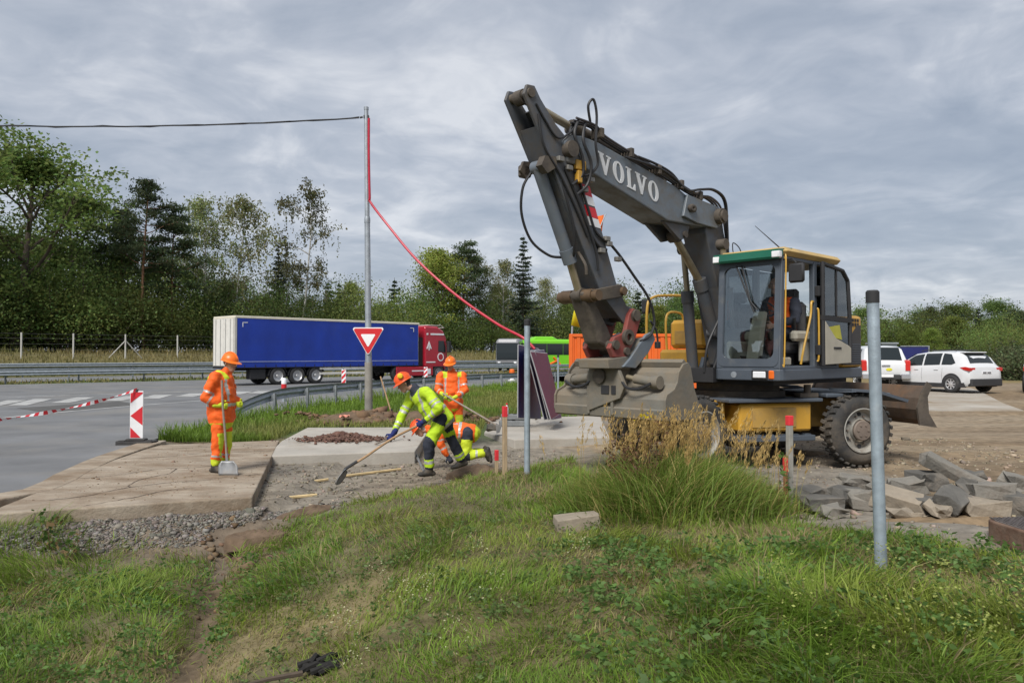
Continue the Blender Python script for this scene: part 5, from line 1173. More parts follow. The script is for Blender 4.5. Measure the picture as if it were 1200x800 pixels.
# cylinders
def cylinder(name, a, b, c, y, r, rr, mt=STK, knob=True):
    """barrel a-b, rod b-c in the arm plane at y"""
    m = B(); A3, B3, C3 = (a[0], y, a[1]), (b[0], y, b[1]), (c[0], y, c[1])
    m.cyl(A3, B3, r, 18); d = (Vector(B3)-Vector(A3)).normalized()
    m.cyl(Vector(B3)-d*0.14, Vector(B3)+d*0.04, r*1.16, 18)
    m.cyl((a[0], y-r*0.9, a[1]), (a[0], y+r*0.9, a[1]), r*1.0, 14)
    o = m.build(name, mt, ex)
    m = B(); m.cyl(B3, C3, rr, 14); m.build('rod', ROD, o)
    m = B(); m.cyl((c[0], y-r*0.8, c[1]), (c[0], y+r*0.8, c[1]), rr*1.8, 14); m.build('rod_eye', DIRTY, o)
    return o
cylinder('stick_cylinder', (1.75, 4.28), (3.62, 4.585), (4.50, 4.76), yc, 0.082, 0.05, DIRTY)
cylinder('bucket_cylinder', (4.22, 3.99), (3.67, 2.93), (3.48, 2.50), yc, 0.078, 0.05, mat('cylinder_grey', (0.12, 0.14, 0.165), 0.5, 0, 0.12, 4, dirt=0.3))
cylinder('boom_cylinder', (0.46, 1.42), (0.62, 2.70), (0.72, 3.38), yc-0.34, 0.085, 0.045)
cylinder('boom_cylinder', (0.46, 1.42), (0.62, 2.70), (0.72, 3.38), yc+0.34, 0.085, 0.045)
cylinder('adjusting_cylinder', (0.42, 2.10), (0.80, 2.85), (1.44, 3.47), yc, 0.09, 0.055)
m = B(); m.prism([(4.30, 4.08), (4.36, 3.96), (4.26, 3.88), (4.1, 3.98), (4.12, 4.1)], yc-0.20, yc-0.16, 'y'); m.prism([(4.30, 4.08), (4.36, 3.96), (4.26, 3.88), (4.1, 3.98), (4.12, 4.1)], yc+0.10, yc+0.20, 'y'); m.box(4.16, 4.3, yc-0.28, yc-0.16, 3.9, 4.05, 0.02); m.build('cylinder_lug', DIRTY, stk)
# linkage
m = B()
for s_ in (-1, 1):
    y = yc+s_*0.215
    m.prism([(3.52, 2.55), (3.42, 2.42), (2.92, 2.50), (2.88, 2.60), (2.95, 2.66)], min(y-0.025, y+0.025), max(y-0.025, y+0.025), 'y')
m.build('guide_lever', DIRTY, ex, bevel=0.008)
m = B(); m.cyl((3.46, yc-0.36, 2.49), (3.46, yc+0.30, 2.49), 0.068, 16); m.cyl((3.46, yc-0.30, 2.49), (3.46, yc-0.12, 2.49), 0.085, 16); m.cyl((3.46, yc+0.05, 2.49), (3.46, yc+0.22, 2.49), 0.085, 16); m.cyl((2.93, yc-0.26, 2.57), (2.93, yc+0.28, 2.57), 0.055, 14); m.build('linkage_pin', mat('worn_bronze', (0.13, 0.085, 0.05), 0.55, 0.4, 0.25, 8), ex)
m = B(); m.prism([(3.56, 2.52), (3.46, 2.58), (3.36, 2.46), (3.08, 2.10), (3.00, 1.96), (3.10, 1.84), (3.26, 1.90), (3.34, 2.08)], yc-0.13, yc+0.13, 'y'); m.build('bucket_link', DIRTY, ex, bevel=0.03)
# quick coupler
m = B()
for s_ in (-1, 1):
    y = yc+s_*0.20; m.prism([(2.60, 2.34), (2.54, 2.22), (2.66, 1.95), (2.84, 1.72), (3.10, 1.72), (3.18, 1.84), (3.08, 1.98), (2.86, 2.04), (2.78, 2.28), (2.70, 2.36)], min(y-0.035, y+0.035), max(y-0.035, y+0.035), 'y')
qc = m.build('quick_coupler', mat('coupler_red', (0.24, 0.045, 0.035), 0.65, 0, 0.3, 5, dirt=0.6, dcol=(0.12, 0.08, 0.065), ds=5), ex, bevel=0.012)
for x, z, r_ in ((2.66, 2.27, 0.075), (3.08, 1.88, 0.06), (2.86, 1.80, 0.05)):
    m = B(); m.cyl((x, yc-0.26, z), (x, yc+0.27, z), r_, 16); m.build('coupler_pin', DIRTY, qc)
m = B(); m.lathe([(0.05, 0), (0.10, 0.0), (0.10, 0.05), (0.05, 0.05)], 18, Matrix.Translation((2.84, yc+0.235, 1.98)) @ Matrix.Rotation(R(-90), 4, 'X'), True); m.build('coupler_hook', DIRTY, qc)
# wide tilting grading bucket
BK = mat('bucket_steel', (0.155, 0.15, 0.13), 0.65, 0.15, 0.2, 2.5, 0.25, 18, dirt=0.95, dcol=(0.20, 0.165, 0.12), ds=2.6)
yb0, yb1 = -1.05, 0.76
T, Cc_, Bt, E_ = (2.56, 1.60), (2.92, 1.255), (2.93, 0.97), (2.2, 0.945)
shell = [T, (2.66, 1.53), (2.70, 1.40), (2.78, 1.31), Cc_, (2.955, 1.20), (2.965, 1.05), Bt, (2.88, 0.955), E_]
inner = [(2.21, 0.97), (2.86, 0.985), (2.93, 1.06), (2.92, 1.19), (2.89, 1.23), (2.76, 1.285), (2.675, 1.385), (2.635, 1.51), (2.54, 1.58)]
bk = bplate('bucket', shell+inner, yb0, yb1, BK, 0.006)
for y in (yb0-0.028, yb1):
    bplate('side_plate', [(2.50, 1.66), (2.60, 1.64), (2.70, 1.54), (2.73, 1.42), (2.80, 1.33), (2.95, 1.27), (2.985, 1.2), (2.985, 1.02), (2.95, 0.95), (2.17, 0.93), (2.22, 1.05), (2.36, 1.32), (2.44, 1.6)], y, y+0.028, BK, 0.006, bk)
m = B(); m.box(2.15, 2.4, yb0, yb1, 0.918, 0.942); m.build('cutting_edge', DIRTY, bk)
m = B(); m.prism([(2.50, 1.655), (2.55, 1.70), (2.60, 1.66), (2.575, 1.60), (2.54, 1.585)], yb0, yb1, 'y'); m.build('top_rail', BK, bk)
m = B(); m.prism([(2.975, 1.09), (3.0, 1.07), (2.985, 0.96), (2.94, 0.94)], yb0, yb1, 'y'); m.build('wear_strip', BK, bk)
# tilt frame on the bucket
m = B()
for y in (yc-0.30, yc+0.10):
    m.prism([(3.01, 0.98), (3.01, 1.30), (3.0, 1.55), (2.9, 1.62), (2.62, 1.62), (2.66, 1.5), (2.75, 1.30), (2.95, 1.2), (2.97, 0.98)], y, y+0.04, 'y')
m.build('tilt_rib', BK, bk, bevel=0.006)
m = B(); m.prism([(yc-0.26, 1.02), (yc+0.26, 1.2), (yc+0.34, 1.36), (yc+0.24, 1.56), (yc-0.02, 1.66), (yc-0.26, 1.60)], 2.96, 3.02, 'x'); tf = m.build('tilt_plate', BK, bk, bevel=0.01)
m = B(); m.lathe([(0.10, 0), (0.10, 0.04), (0.05, 0.055), (0, 0.05)], 20, Matrix.Translation((3.02, yc-0.06, 1.48)) @ Matrix.Rotation(R(90), 4, 'Y')); m.build('tilt_pivot', DIRTY, bk)
for a, b in ((-0.04, 0.09), (0.13, 0.20)):
    m = B(); m.box(3.021, 3.03, yc+a, yc+b, 1.25, 1.36); m.build('plate_window', RUB, bk)
m = B(); m.prism([(3.22, 1.58), (3.24, 1.70), (2.80, 1.74), (2.52, 1.98), (2.42, 1.98), (2.38, 1.88), (2.66, 1.62), (2.8, 1.57)], yc-0.25, yc+0.25, 'y'); m.build('coupler_seat', BK, bk, bevel=0.012)
m = B()
for s_ in (-1, 1):
    y = yc+s_*0.27; m.prism([(2.98, 1.60), (2.84, 1.70), (2.5, 2.02), (2.36, 2.06), (2.30, 1.96), (2.45, 1.78), (2.72, 1.58)], min(y-0.02, y+0.02), max(y-0.02, y+0.02), 'y')
m.build('coupler_ear', mat('ear_grey', (0.125, 0.148, 0.172), 0.55, 0, 0.15, 4, dirt=0.4), bk, bevel=0.008)
for k, (ya, yb_, yd) in enumerate(((yc-0.72, yc-0.36, yc-0.22), (yb1-0.2, yc+0.40, yc+0.28))):
    m = B(); m.cyl((2.86, ya, 1.41), (2.88, yb_, 1.45), 0.062, 14); m.cyl((2.86, ya-0.05, 1.41), (2.86, ya+0.06, 1.41), 0.085, 14); c_ = m.build('tilt_cylinder', BK, bk)
    m = B(); m.cyl((2.88, yb_, 1.45), (2.89, yd, 1.47), 0.035, 12); m.build('tilt_rod', ROD, bk)
    m = B(); m.tube(catmull([(2.97, ya, 1.40), (3.02, (ya+yb_)/2, 1.33), (3.04, yb_, 1.34), (3.0, yd, 1.42)], 6), 0.018, 6); m.build('tilt_hose', HOSE, bk)
# hoses and pipes
def hose(pts, r=0.017, mt=HOSE, name='hose', n=7):
    m = B(); m.tube(catmull(pts, n), r, 7); return m.build(name, mt, ex)
for k in range(3):                                              # hard pipes along the top of the boom
    yy = yc+0.235-0.045*k
    hose([(3.80, yy, 4.62-0.02*k), (3.45, yy, 4.60), (3.25, yy, 4.50), (2.6, yy, 4.36), (1.9, yy, 4.22), (1.5, yy, 4.12), (1.15, yy, 4.06), (0.85, yy, 4.07), (0.55, yy-0.02, 3.95), (0.42, yy-0.03, 3.6), (0.38, yy, 3.2)], 0.016, PIPE if k < 2 else HOSE, 'boom_pipe')
for k in range(2):
    yy = yc+0.245+0.02*k
    hose([(2.6+0.3*k, yy, 4.36-0.06*k), (2.2, yy, 4.33-0.05*k), (1.85, yy, 4.26-0.05*k), (1.5, yy, 4.08), (1.2, yy+0.02, 4.13), (0.9, yy+0.06, 4.16), (0.60, yy+0.05, 4.05), (0.46, yy, 3.7), (0.40, yy-0.02, 3.0)], 0.018, HOSE, 'boom_hose')
for x, z in ((3.35, 4.55), (2.75, 4.41), (2.15, 4.29), (1.62, 4.17), (1.15, 4.08)):
    m = B(); m.box(x-0.035, x+0.035, yc+0.10, yc+0.275, z-0.09, z+0.035, 0.008); m.build('pipe_clamp', DIRTY, mbm)
hose([(3.55, yc+0.24, 4.62), (3.62, yc+0.27, 4.80), (3.56, yc+0.30, 4.88), (3.50, yc+0.30, 4.70), (3.52, yc+0.30, 4.35), (3.46, yc+0.28, 4.10), (3.62, yc+0.24, 3.95), (3.80, yc+0.2, 3.98)], 0.017)
hose([(3.75, yc+0.22, 4.60), (3.85, yc+0.25, 4.40), (3.72, yc+0.26, 4.16), (3.70, yc+0.24, 3.95), (3.85, yc+0.21, 3.80)], 0.02)
hose([(3.62, yc+0.22, 4.60), (3.70, yc+0.26, 4.36), (3.58, yc+0.28, 4.1), (3.6, yc+0.24, 3.85), (3.75, yc+0.2, 3.7)], 0.02)
hose([(3.68, yc+0.1, 4.62), (3.82, yc+0.15, 4.45), (3.75, yc+0.2, 4.2), (3.64, yc+0.22, 4.0)], 0.022)
hose([(4.44, yc+0.19, 4.66), (4.30, yc+0.195, 4.5), (4.10, yc+0.2, 4.33), (3.9, yc+0.22, 4.42), (3.72, yc+0.2, 4.6)], 0.014)
hose([(4.40, yc+0.19, 4.55), (4.32, yc+0.195, 4.2), (4.05, yc+0.2, 3.9), (3.75, yc+0.2, 3.5), (3.55, yc+0.2, 3.2)], 0.016)
hose([(4.24, yc-0.10, 3.94), (4.32, yc-0.16, 3.75), (4.28, yc-0.22, 3.45), (4.12, yc-0.22, 3.15), (3.92, yc-0.12, 2.98), (3.76, yc-0.06, 2.96)], 0.017)
hose([(4.05, yc+0.12, 3.95), (3.95, yc+0.18, 3.7), (3.80, yc+0.19, 3.3), (3.72, yc+0.12, 3.02), (3.66, yc+0.05, 2.95)], 0.017)
hose([(3.95, yc+0.19, 3.98), (3.72, yc+0.205, 3.62), (3.52, yc+0.205, 3.28), (3.36, yc+0.2, 3.12), (3.20, yc+0.2, 3.08)], 0.02)
hose([(3.85, yc+0.19, 3.85), (3.62, yc+0.21, 3.45), (3.42, yc+0.21, 3.05), (3.36, yc+0.2, 2.8)], 0.017)
hose([(3.75, yc+0.19, 4.0), (3.55, yc+0.205, 3.55), (3.42, yc+0.205, 3.30), (3.25, yc+0.2, 3.2), (3.12, yc+0.2, 3.16)], 0.017)
hose([(3.15, yc+0.2, 3.18), (2.95, yc+0.22, 3.02), (2.72, yc+0.26, 2.78), (2.46, yc+0.3, 2.5), (2.34, yc+0.3, 2.22), (2.42, yc+0.3, 2.02), (2.60, yc+0.27, 1.93)], 0.018)
hose([(2.42, yc+0.3, 2.2), (2.30, yc+0.3, 2.08), (2.26, yc+0.3, 1.92)], 0.014)
m = B(); m.box(2.23, 2.30, yc+0.27, yc+0.33, 1.84, 1.93, 0.008); m.build('hose_plug', DK, ex)
hose([(3.62, yc+0.1, 3.02), (3.60, yc+0.2, 2.86), (3.58, yc+0.2, 2.74)], 0.02, DIRTY)
m = B(); m.box(3.62, 3.80, yc+0.18, yc+0.24, 4.0, 4.12, 0.01); m.box(3.70, 3.78, yc+0.18, yc+0.25, 3.84, 3.99, 0.01); m.build('yellow_valve', YEL, stk)
for x, z in ((3.16, 3.16), (3.30, 3.06), (3.20, 3.22), (3.50, 3.92), (3.62, 3.78), (3.9, 4.0), (4.05, 4.08), (2.98, 2.98)):
    m = B(); m.box(x-0.05, x+0.05, yc+0.178, yc+0.235, z-0.03, z+0.03, 0.008); m.build('hose_fitting', mat('zinc_fitting', (0.22, 0.21, 0.19), 0.5, 0.4, 0.2), stk)
for k in range(5):                                              # bundle from turntable to boom foot
    hose([(0.85-0.08*k, 0.12-0.05*k, 1.56), (0.72-0.06*k, 0.16-0.04*k, 1.78+0.05*k), (0.5, 0.16-0.03*k, 1.70), (0.25, 0.12, 1.8+0.06*k), (0.2, 0.1-0.03*k, 2.2)], 0.02)
hose([(0.55, 0.14, 1.60), (0.75, 0.16, 1.95), (0.66, 0.14, 2.25), (0.52, 0.1, 2.4)], 0.014, mat('white_hose', (0.5, 0.5, 0.48), 0.6))
hose([(1.0, 0.05, 1.5), (0.98, 0.1, 1.9), (0.74, 0.14, 2.3), (0.6, 0.1, 2.6)], 0.018)
hose([(0.30, 0.30, 2.9), (0.36, 0.28, 3.3), (0.5, 0.24, 3.42), (0.62, 0.3, 3.3), (0.68, 0.36, 3.2)], 0.008)
# ------------------------------------------------------------ people
def capsule(bm, a, b, ra, rb, fl=None, n=12, k=4):
    """tapered capsule; fl = (axis vector, factor) squashes the cross section along that axis"""
    a, b = Vector(a), Vector(b); d = b-a; L_ = d.length; d = d.normalized() if L_ > 1e-6 else Vector((0, 0, 1))
    up = Vector((0, 0, 1)) if abs(d.z) < 0.9 else Vector((1, 0, 0)); u = (up-d*up.dot(d)).normalized(); v = d.cross(u)
    rings = []
    for i in range(k+1):
        t = R(-90+90*i/k); rings.append((a+d*(ra*math.sin(t)), ra*math.cos(t)))
    for i in range(k+1):
        t = R(90*i/k); rings.append((b+d*(rb*math.sin(t)), rb*math.cos(t)))
    vs = []
    for c, r_ in rings:
        row = []
        for j in range(n):
            t = 2*math.pi*j/n; o = u*(max(r_, 1e-4)*math.cos(t))+v*(max(r_, 1e-4)*math.sin(t))
            if fl: ax = Vector(fl[0]).normalized(); o = o-ax*(o.dot(ax)*(1-fl[1]))
            row.append(bm.verts.new(c+o))
        vs.append(row)
    for i in range(len(vs)-1):
        for j in range(n): bm.faces.new((vs[i][j], vs[i][(j+1) % n], vs[i+1][(j+1) % n], vs[i+1][j]))
    bm.faces.new(vs[0][::-1]); bm.faces.new(vs[-1])
def fused(name, caps, voxel, mats, parent, pick=None, smooth_it=4, wr=0.0):
    """one continuous surface over all capsules; pick(face centre) chooses the material slot"""
    bm = bmesh.new()
    for c in caps: capsule(bm, *c)
    me = bpy.data.meshes.new(name); bm.to_mesh(me); bm.free()
    o = bpy.data.objects.new(name, me); COL.objects.link(o)
    r_ = o.modifiers.new('r', 'REMESH'); r_.mode = 'VOXEL'; r_.voxel_size = voxel; r_.use_smooth_shade = True
    s_ = o.modifiers.new('s', 'SMOOTH'); s_.factor = 0.5; s_.iterations = smooth_it
    dg = bpy.context.evaluated_depsgraph_get(); ev = o.evaluated_get(dg)
    new = bpy.data.meshes.new_from_object(ev); o.modifiers.clear(); old = o.data; o.data = new; bpy.data.meshes.remove(old); new.name = name
    n = len(new.vertices)
    if wr > 0:                                                   # cloth folds
        co = np.empty(n*3); new.vertices.foreach_get('co', co); co = co.reshape(-1, 3)
        no = np.empty(n*3); new.vertices.foreach_get('normal', no) if hasattr(new.vertices[0], 'normal') else None; no = no.reshape(-1, 3)
        w = (fbm(co[:, 0]*1.0+co[:, 1]*0.7+5, co[:, 2]*1.6+co[:, 1], 8.0, 3)-0.5)*2
        new.vertices.foreach_set('co', (co+no*(w*wr)[:, None]).ravel()); new.update()
    for m in mats: new.materials.append(m)
    if pick:
        for p in new.polygons: p.material_index = pick(p.center)
    for p in new.polygons: p.use_smooth = True
    o.parent = parent
    return o
def seg_t(p, a, b):
    a, b = Vector(a), Vector(b); d = b-a; t = max(0, min(1, (p-a).dot(d)/d.length_squared)); return t, (p-(a+d*t)).length
SKIN = mat('skin', (0.42, 0.235, 0.165), 0.55, 0, 0.08, 20); HAIRG = mat('grey_hair', (0.10, 0.09, 0.085), 0.8, 0, 0.2, 30)
FLO = mat('fluorescent_orange', (0.80, 0.115, 0.008), 0.75, 0, 0.10, 9, 0.15, 25, dirt=0.3, dcol=(0.42, 0.085, 0.025), ds=6)
FLY = mat('fluorescent_yellow', (0.44, 0.64, 0.015), 0.75, 0, 0.10, 9, 0.15, 25, dirt=0.3, dcol=(0.27, 0.36, 0.03), ds=6)
FLYY = mat('fluorescent_trim', (0.50, 0.60, 0.02), 0.7, 0, 0.06, 9)
SIL = mat('reflective_band', (0.42, 0.42, 0.40), 0.45, 0.2, 0.1, 12)
DKC = mat('dark_work_cloth', (0.022, 0.026, 0.040), 0.85, 0, 0.2, 12, 0.15, 30)
BOOT = mat('boot_leather', (0.030, 0.027, 0.024), 0.7, 0, 0.25, 10, dirt=0.5, dcol=(0.13, 0.10, 0.07), ds=8)
HEL = mat('helmet_orange', (0.80, 0.16, 0.012), 0.35, 0, 0.04, 4); HELR = mat('helmet_red_orange', (0.68, 0.085, 0.012), 0.35, 0, 0.04, 4)
GLY = mat('glove_yellow', (0.50, 0.60, 0.03), 0.85, 0, 0.15, 20); GLB = mat('glove_blue', (0.012, 0.02, 0.12), 0.85, 0, 0.15, 20)
EYE = mat('eye_dark', (0.02, 0.016, 0.014), 0.3, 0, 0)
def hand_caps(wr, di, side, curl=0.8, sc=1.0, open_=False):
    """palm, four unequal bent fingers and a thumb; wr wrist, di direction of the palm, side = thumb side vector"""
    wr, di, th = Vector(wr), Vector(di).normalized(), Vector(side).normalized()
    th = (th-di*th.dot(di)).normalized(); pn = di.cross(th)
    caps = [(wr-di*0.03, wr+di*0.07*sc, 0.030*sc, 0.036*sc, (pn, 0.6))]
    caps.append((wr+di*0.05*sc+th*0.018, wr+di*0.05*sc-th*0.022, 0.024*sc, 0.024*sc, (pn, 0.7)))
    for k, ln in enumerate((0.078, 0.088, 0.082, 0.066)):
        b = wr+di*0.082*sc+th*(0.030-0.020*k)*sc; l1 = ln*0.5*sc
        d1 = (di*math.cos(curl)+pn*math.sin(curl)); d2 = (di*math.cos(curl*2.3)+pn*math.sin(curl*2.3))
        caps.append((b, b+d1*l1, 0.0115*sc, 0.0105*sc)); caps.append((b+d1*l1, b+d1*l1+d2*l1, 0.0105*sc, 0.009*sc))
    tb = wr+di*0.03*sc+th*0.03*sc
    t1 = tb+(di*0.5+th*0.75).normalized()*0.04*sc; caps.append((tb, t1, 0.014*sc, 0.012*sc)); caps.append((t1, t1+(di*0.8+pn*0.5).normalized()*0.032*sc, 0.012*sc, 0.0095*sc))
    return caps
def head_caps(c, face, up, r=0.098):
    c, f, u = Vector(c), Vector(face).normalized(), Vector(up).normalized(); f = (f-u*f.dot(u)).normalized(); s_ = u.cross(f)
    caps = [(c+u*0.03-f*0.012, c+u*0.03+f*0.012, r*0.95, r*0.92, (s_, 0.82)), (c-u*0.01+f*0.03, c-u*0.085+f*0.055, r*0.72, r*0.42, (s_, 0.85)),
            (c+f*0.085+u*0.025, c+f*0.108-u*0.02, 0.010, 0.016), (c+f*0.075-u*0.06, c+f*0.082-u*0.062, 0.03, 0.028, (u, 0.5)), (c+f*0.078+u*0.045-s_*0.035, c+f*0.078+u*0.045+s_*0.035, 0.014, 0.014)]
    for k in (-1, 1): caps.append((c+s_*k*0.083-f*0.008+u*0.02, c+s_*k*0.088-f*0.012-u*0.025, 0.014, 0.011))
    return caps, f, u, s_
def helmet(c, f, u, s_, m_, parent, brim=0.045, muff=False):
    Mh = Matrix(((f.x, s_.x, u.x, c.x), (f.y, s_.y, u.y, c.y), (f.z, s_.z, u.z, c.z), (0, 0, 0, 1)))
    mb = MB(); n = 24; rings = []
    for t in np.linspace(0, 1, 8):
        a = R(90*t); rr = math.cos(a); zz = 0.045+0.115*math.sin(a)
        rings.append([tuple(Mh @ Vector((0.128*rr*math.cos(q)-0.004, 0.108*rr*math.sin(q), zz))) for q in np.linspace(0, 2*math.pi, n, endpoint=False)])
    mb.smooth = True; mb.loft(rings)
    o = mb.build('helmet', m_, parent)
    mb = MB(); pts = []
    ring0 = []; ring1 = []
    for q in np.linspace(0, 2*math.pi, n, endpoint=False):
        e_ = brim*max(0, math.cos(q))**0.7*1.1+0.010
        ring0.append((0.128*math.cos(q)-0.004, 0.108*math.sin(q), 0.048)); ring1.append(((0.128+e_)*math.cos(q)-0.004, (0.108+e_*0.8)*math.sin(q), 0.036-0.2*e_))
    v = [tuple(Mh @ Vector(p)) for p in ring0+ring1+[(p[0], p[1], p[2]-0.007) for p in ring1]+[(p[0], p[1], p[2]-0.012) for p in ring0]]
    fs = [(k*n+i, k*n+(i+1) % n, (k+1)*n+(i+1) % n, (k+1)*n+i) for k in range(3) for i in range(n)]
    mb.smooth = True; mb.add(v, fs); mb.build('brim', m_, o)
    mb = MB(); mb.tube([tuple(Mh @ Vector((0.125*math.cos(R(a))-0.004, 0, 0.05+0.118*math.sin(R(a))))) for a in range(20, 165, 12)], 0.011, 6); mb.build('ridge', m_, o)
    if muff:
        for k in (-1, 1):
            mb = MB(); M2 = Mh @ Matrix.Translation((0.01, k*0.10, 0.125)) @ Matrix.Rotation(R(-90*k), 4, 'X')
            mb.lathe([(0.030, -0.01), (0.042, 0.0), (0.042, 0.022), (0.03, 0.036), (0, 0.04)], 16, M2); mb.build('ear_muff', mat('muff_yellow', (0.75, 0.52, 0.02), 0.45), o)
    return o
def worker(name, loc, label, J, face, hu, cols, hel, gl, muff=False, voxel=0.016, thumbs=None, cap=None, bulk=1.0, handsdir=None, cat='person', rz=0.0, vest=None):
    """J: joints in local metres. cols: dict of materials and band rules"""
    root = empty(name, loc, rz, label, cat)
    V = {k: Vector(v) for k, v in J.items()}
    sh = (V['shL']+V['shR'])/2; hp = (V['hipL']+V['hipR'])/2
    lat = (V['shL']-V['shR']).normalized(); spine = (sh-hp).normalized(); front = lat.cross(spine)*-1
    if front.dot(Vector(face)) < 0 and abs(front.dot(Vector(face))) > 0.2: front = -front
    neck = V['neck']; hd = V['head']
    hc, f, u, s_ = head_caps(hd, face, hu)
    # continuous body: head, neck, trunk, limbs, hands
    body = list(hc)+[(neck, hd-u*0.04, 0.055, 0.05), (sh-spine*0.05, hp, 0.085, 0.095), (V['shL'], V['shR'], 0.04, 0.04)]
    for s in 'LR':
        body += [(V['sh'+s], V['el'+s], 0.045, 0.04), (V['el'+s], V['ha'+s], 0.04, 0.028), (V['hip'+s], V['kn'+s], 0.07, 0.05), (V['kn'+s], V['fo'+s], 0.045, 0.035), (sh, V['sh'+s], 0.05, 0.045), (hp, V['hip'+s], 0.08, 0.07)]
    eyes = [hd+f*0.088+u*0.032+s_*k*0.033 for k in (-1, 1)]; mouth = hd+f*0.09-u*0.052
    def pk(c):
        if min((c-e_).length for e_ in eyes) < 0.0125: return 2
        q = c-hd
        if q.dot(f) < -0.012 and q.dot(u) > -0.07 and q.length < 0.13 and abs(q.dot(s_)) < 0.12 and q.dot(u) < 0.2: return 1
        if (c-mouth).length < 0.022 and abs((c-mouth).dot(u)) < 0.008: return 3
        return 0
    fused('body', body, 0.0105, [SKIN, cols.get('hair', HAIRG), EYE, mat('lips', (0.30, 0.12, 0.10), 0.5)], root, pk, 3)
    if hel: helmet(hd, f, u, s_, hel, root, muff=muff)
    # jacket
    w = bulk; jc = cols['jacket']
    belly = hp.lerp(sh, 0.35)
    jack = [(V['shL']-lat*0.03, V['shR']+lat*0.03, 0.095, 0.095), (sh-spine*0.06, hp+spine*0.10, 0.155*w, 0.165*w, (lat, 1.25)), (belly+front*0.02*w, belly+spine*0.12+front*0.02*w, 0.165*w, 0.16*w, (lat, 1.15)), (hp+spine*0.10, hp-spine*cols.get('hem', 0.06), 0.165*w, 0.17*w, (lat, 1.15)), (neck-spine*0.035, neck+(hd-neck).normalized()*0.02, 0.078, 0.076)]
    for s in 'LR':
        el, ha = V['el'+s], V['ha'+s]; cu = ha.lerp(el, 0.14)
        jack += [(V['sh'+s], el, 0.088, 0.068), (el, cu, 0.068, 0.050)]
    zhem = None
    def arm_t(c):
        best = (9, None, 0, 0)
        for s in 'LR':
            for k, (a, b) in enumerate(((V['sh'+s], V['el'+s]), (V['el'+s], V['ha'+s]))):
                t, d = seg_t(c, a, b)
                if d < best[0]: best = (d, s, k, t)
        tt, dt = seg_t(c, hp-spine*0.25, sh)
        tors = dt*0.62
        return best, tors, tt
    jm = [jc, cols['trim'], SIL, cols.get('dark', DKC)]
    fj = cols['jfun']
    def pj(c):
        (d, s, k, t), tors, tt = arm_t(c)
        onarm = d < tors*0.72
        return fj(c, onarm, k, t, tt, (c-sh).dot(front), (c-sh).dot(lat), s)
    fused('jacket', jack, voxel, jm, root, pj, 3, 0.024)
    # trousers
    tr = [(hp+spine*0.10, hp, 0.14*w, 0.145*w, (lat, 1.2)), (V['hipL'], V['hipR'], 0.12, 0.12)]
    for s in 'LR':
        kn, fo = V['kn'+s], V['fo'+s]; an = fo.lerp(kn, 0.16)
        tr += [(V['hip'+s], kn, 0.118, 0.088), (kn, an, 0.086, 0.074)]
    ft = cols['tfun']
    def pt(c):
        best = (9, 'L', 0, 0)
        for s in 'LR':
            for k, (a, b) in enumerate(((V['hip'+s], V['kn'+s]), (V['kn'+s], V['fo'+s]))):
                t, d = seg_t(c, a, b)
                if d < best[0]: best = (d, s, k, t)
        ax = V['kn'+best[1]]
        return ft(c, best[1], best[2], best[3], (c-ax).dot(front), (c-ax).dot(lat))
    fused('trousers', tr, voxel, [cols['trousers'], cols['trim'], SIL, cols.get('dark', DKC)], root, pt, 3, 0.022)
    for s in 'LR':
        fo = V['fo'+s]; td = V['toe'+s] if 'toe'+s in V else None
        if td is None: td = Vector(face); td.z = 0; td = td.normalized()
        else: td = td.normalized()
        kn = V['kn'+s]; sd = (kn-fo).normalized()
        if 'sole'+s in V: dn = V['sole'+s].normalized()
        else: dn = Vector((0, 0, -1))
        base = fo+dn*0.055
        o = fused('boot', [(fo-sd*0.02, fo+sd*0.16, 0.058, 0.060), (base-td*0.05, base+td*0.13, 0.05, 0.046, (dn, 0.8)), (base+td*0.13, base+td*0.155, 0.045, 0.036, (dn, 0.7)), (fo, base+td*0.08, 0.052, 0.045)], 0.012, [BOOT], root, None, 3)
    for s in 'LR':
        el, ha = V['el'+s], V['ha'+s]; di = (ha-el).normalized() if not handsdir else Vector(handsdir[s]).normalized()
        th = Vector(thumbs[s]) if thumbs else Vector(face)
        caps = hand_caps(ha, di, th, 1.05, 1.12)
        if gl is not SKIN: caps.append((ha-di*0.06, ha+di*0.01, 0.042, 0.036))
        fused('glove' if gl is not SKIN else 'hand', caps, 0.0075, [gl], root, None, 2)
    return root
def jf_orange(c, onarm, k, t, tt, fr, la, s):
    if onarm:
        if k == 0: return (2 if 0.66 < t < 0.76 else 0)
        return 2 if 0.28 < t < 0.40 else 0
    if tt < 0.15: return 1
    if 0.46 < tt < 0.52: return 2
    if tt > 0.975 and 0.08 < abs(la) < 0.15: return 1
    if 0.115 < abs(la) < 0.15 and tt > 0.55: return 2
    return 0
def jf_behind(c, onarm, k, t, tt, fr, la, s):
    if onarm:
        if k == 0: return (2 if 0.60 < t < 0.70 else 0)
        return 2 if 0.35 < t < 0.48 else 0
    if tt < 0.14: return 1
    if 0.42 < tt < 0.48: return 2
    if tt > 0.97 and 0.10 < abs(la) < 0.19: return 1
    if 0.115 < abs(la) < 0.15 and tt > 0.5: return 2
    return 0
def tf_orange(c, s, k, t, fr, la):
    if k == 1 and t > 0.72: return 1
    if k == 1 and 0.55 < t < 0.62: return 2
    if (k == 1 or t > 0.72) and fr > 0.035: return 1
    return 0
OR_ = dict(jacket=FLO, trousers=FLO, trim=FLYY, jfun=jf_orange, tfun=tf_orange)
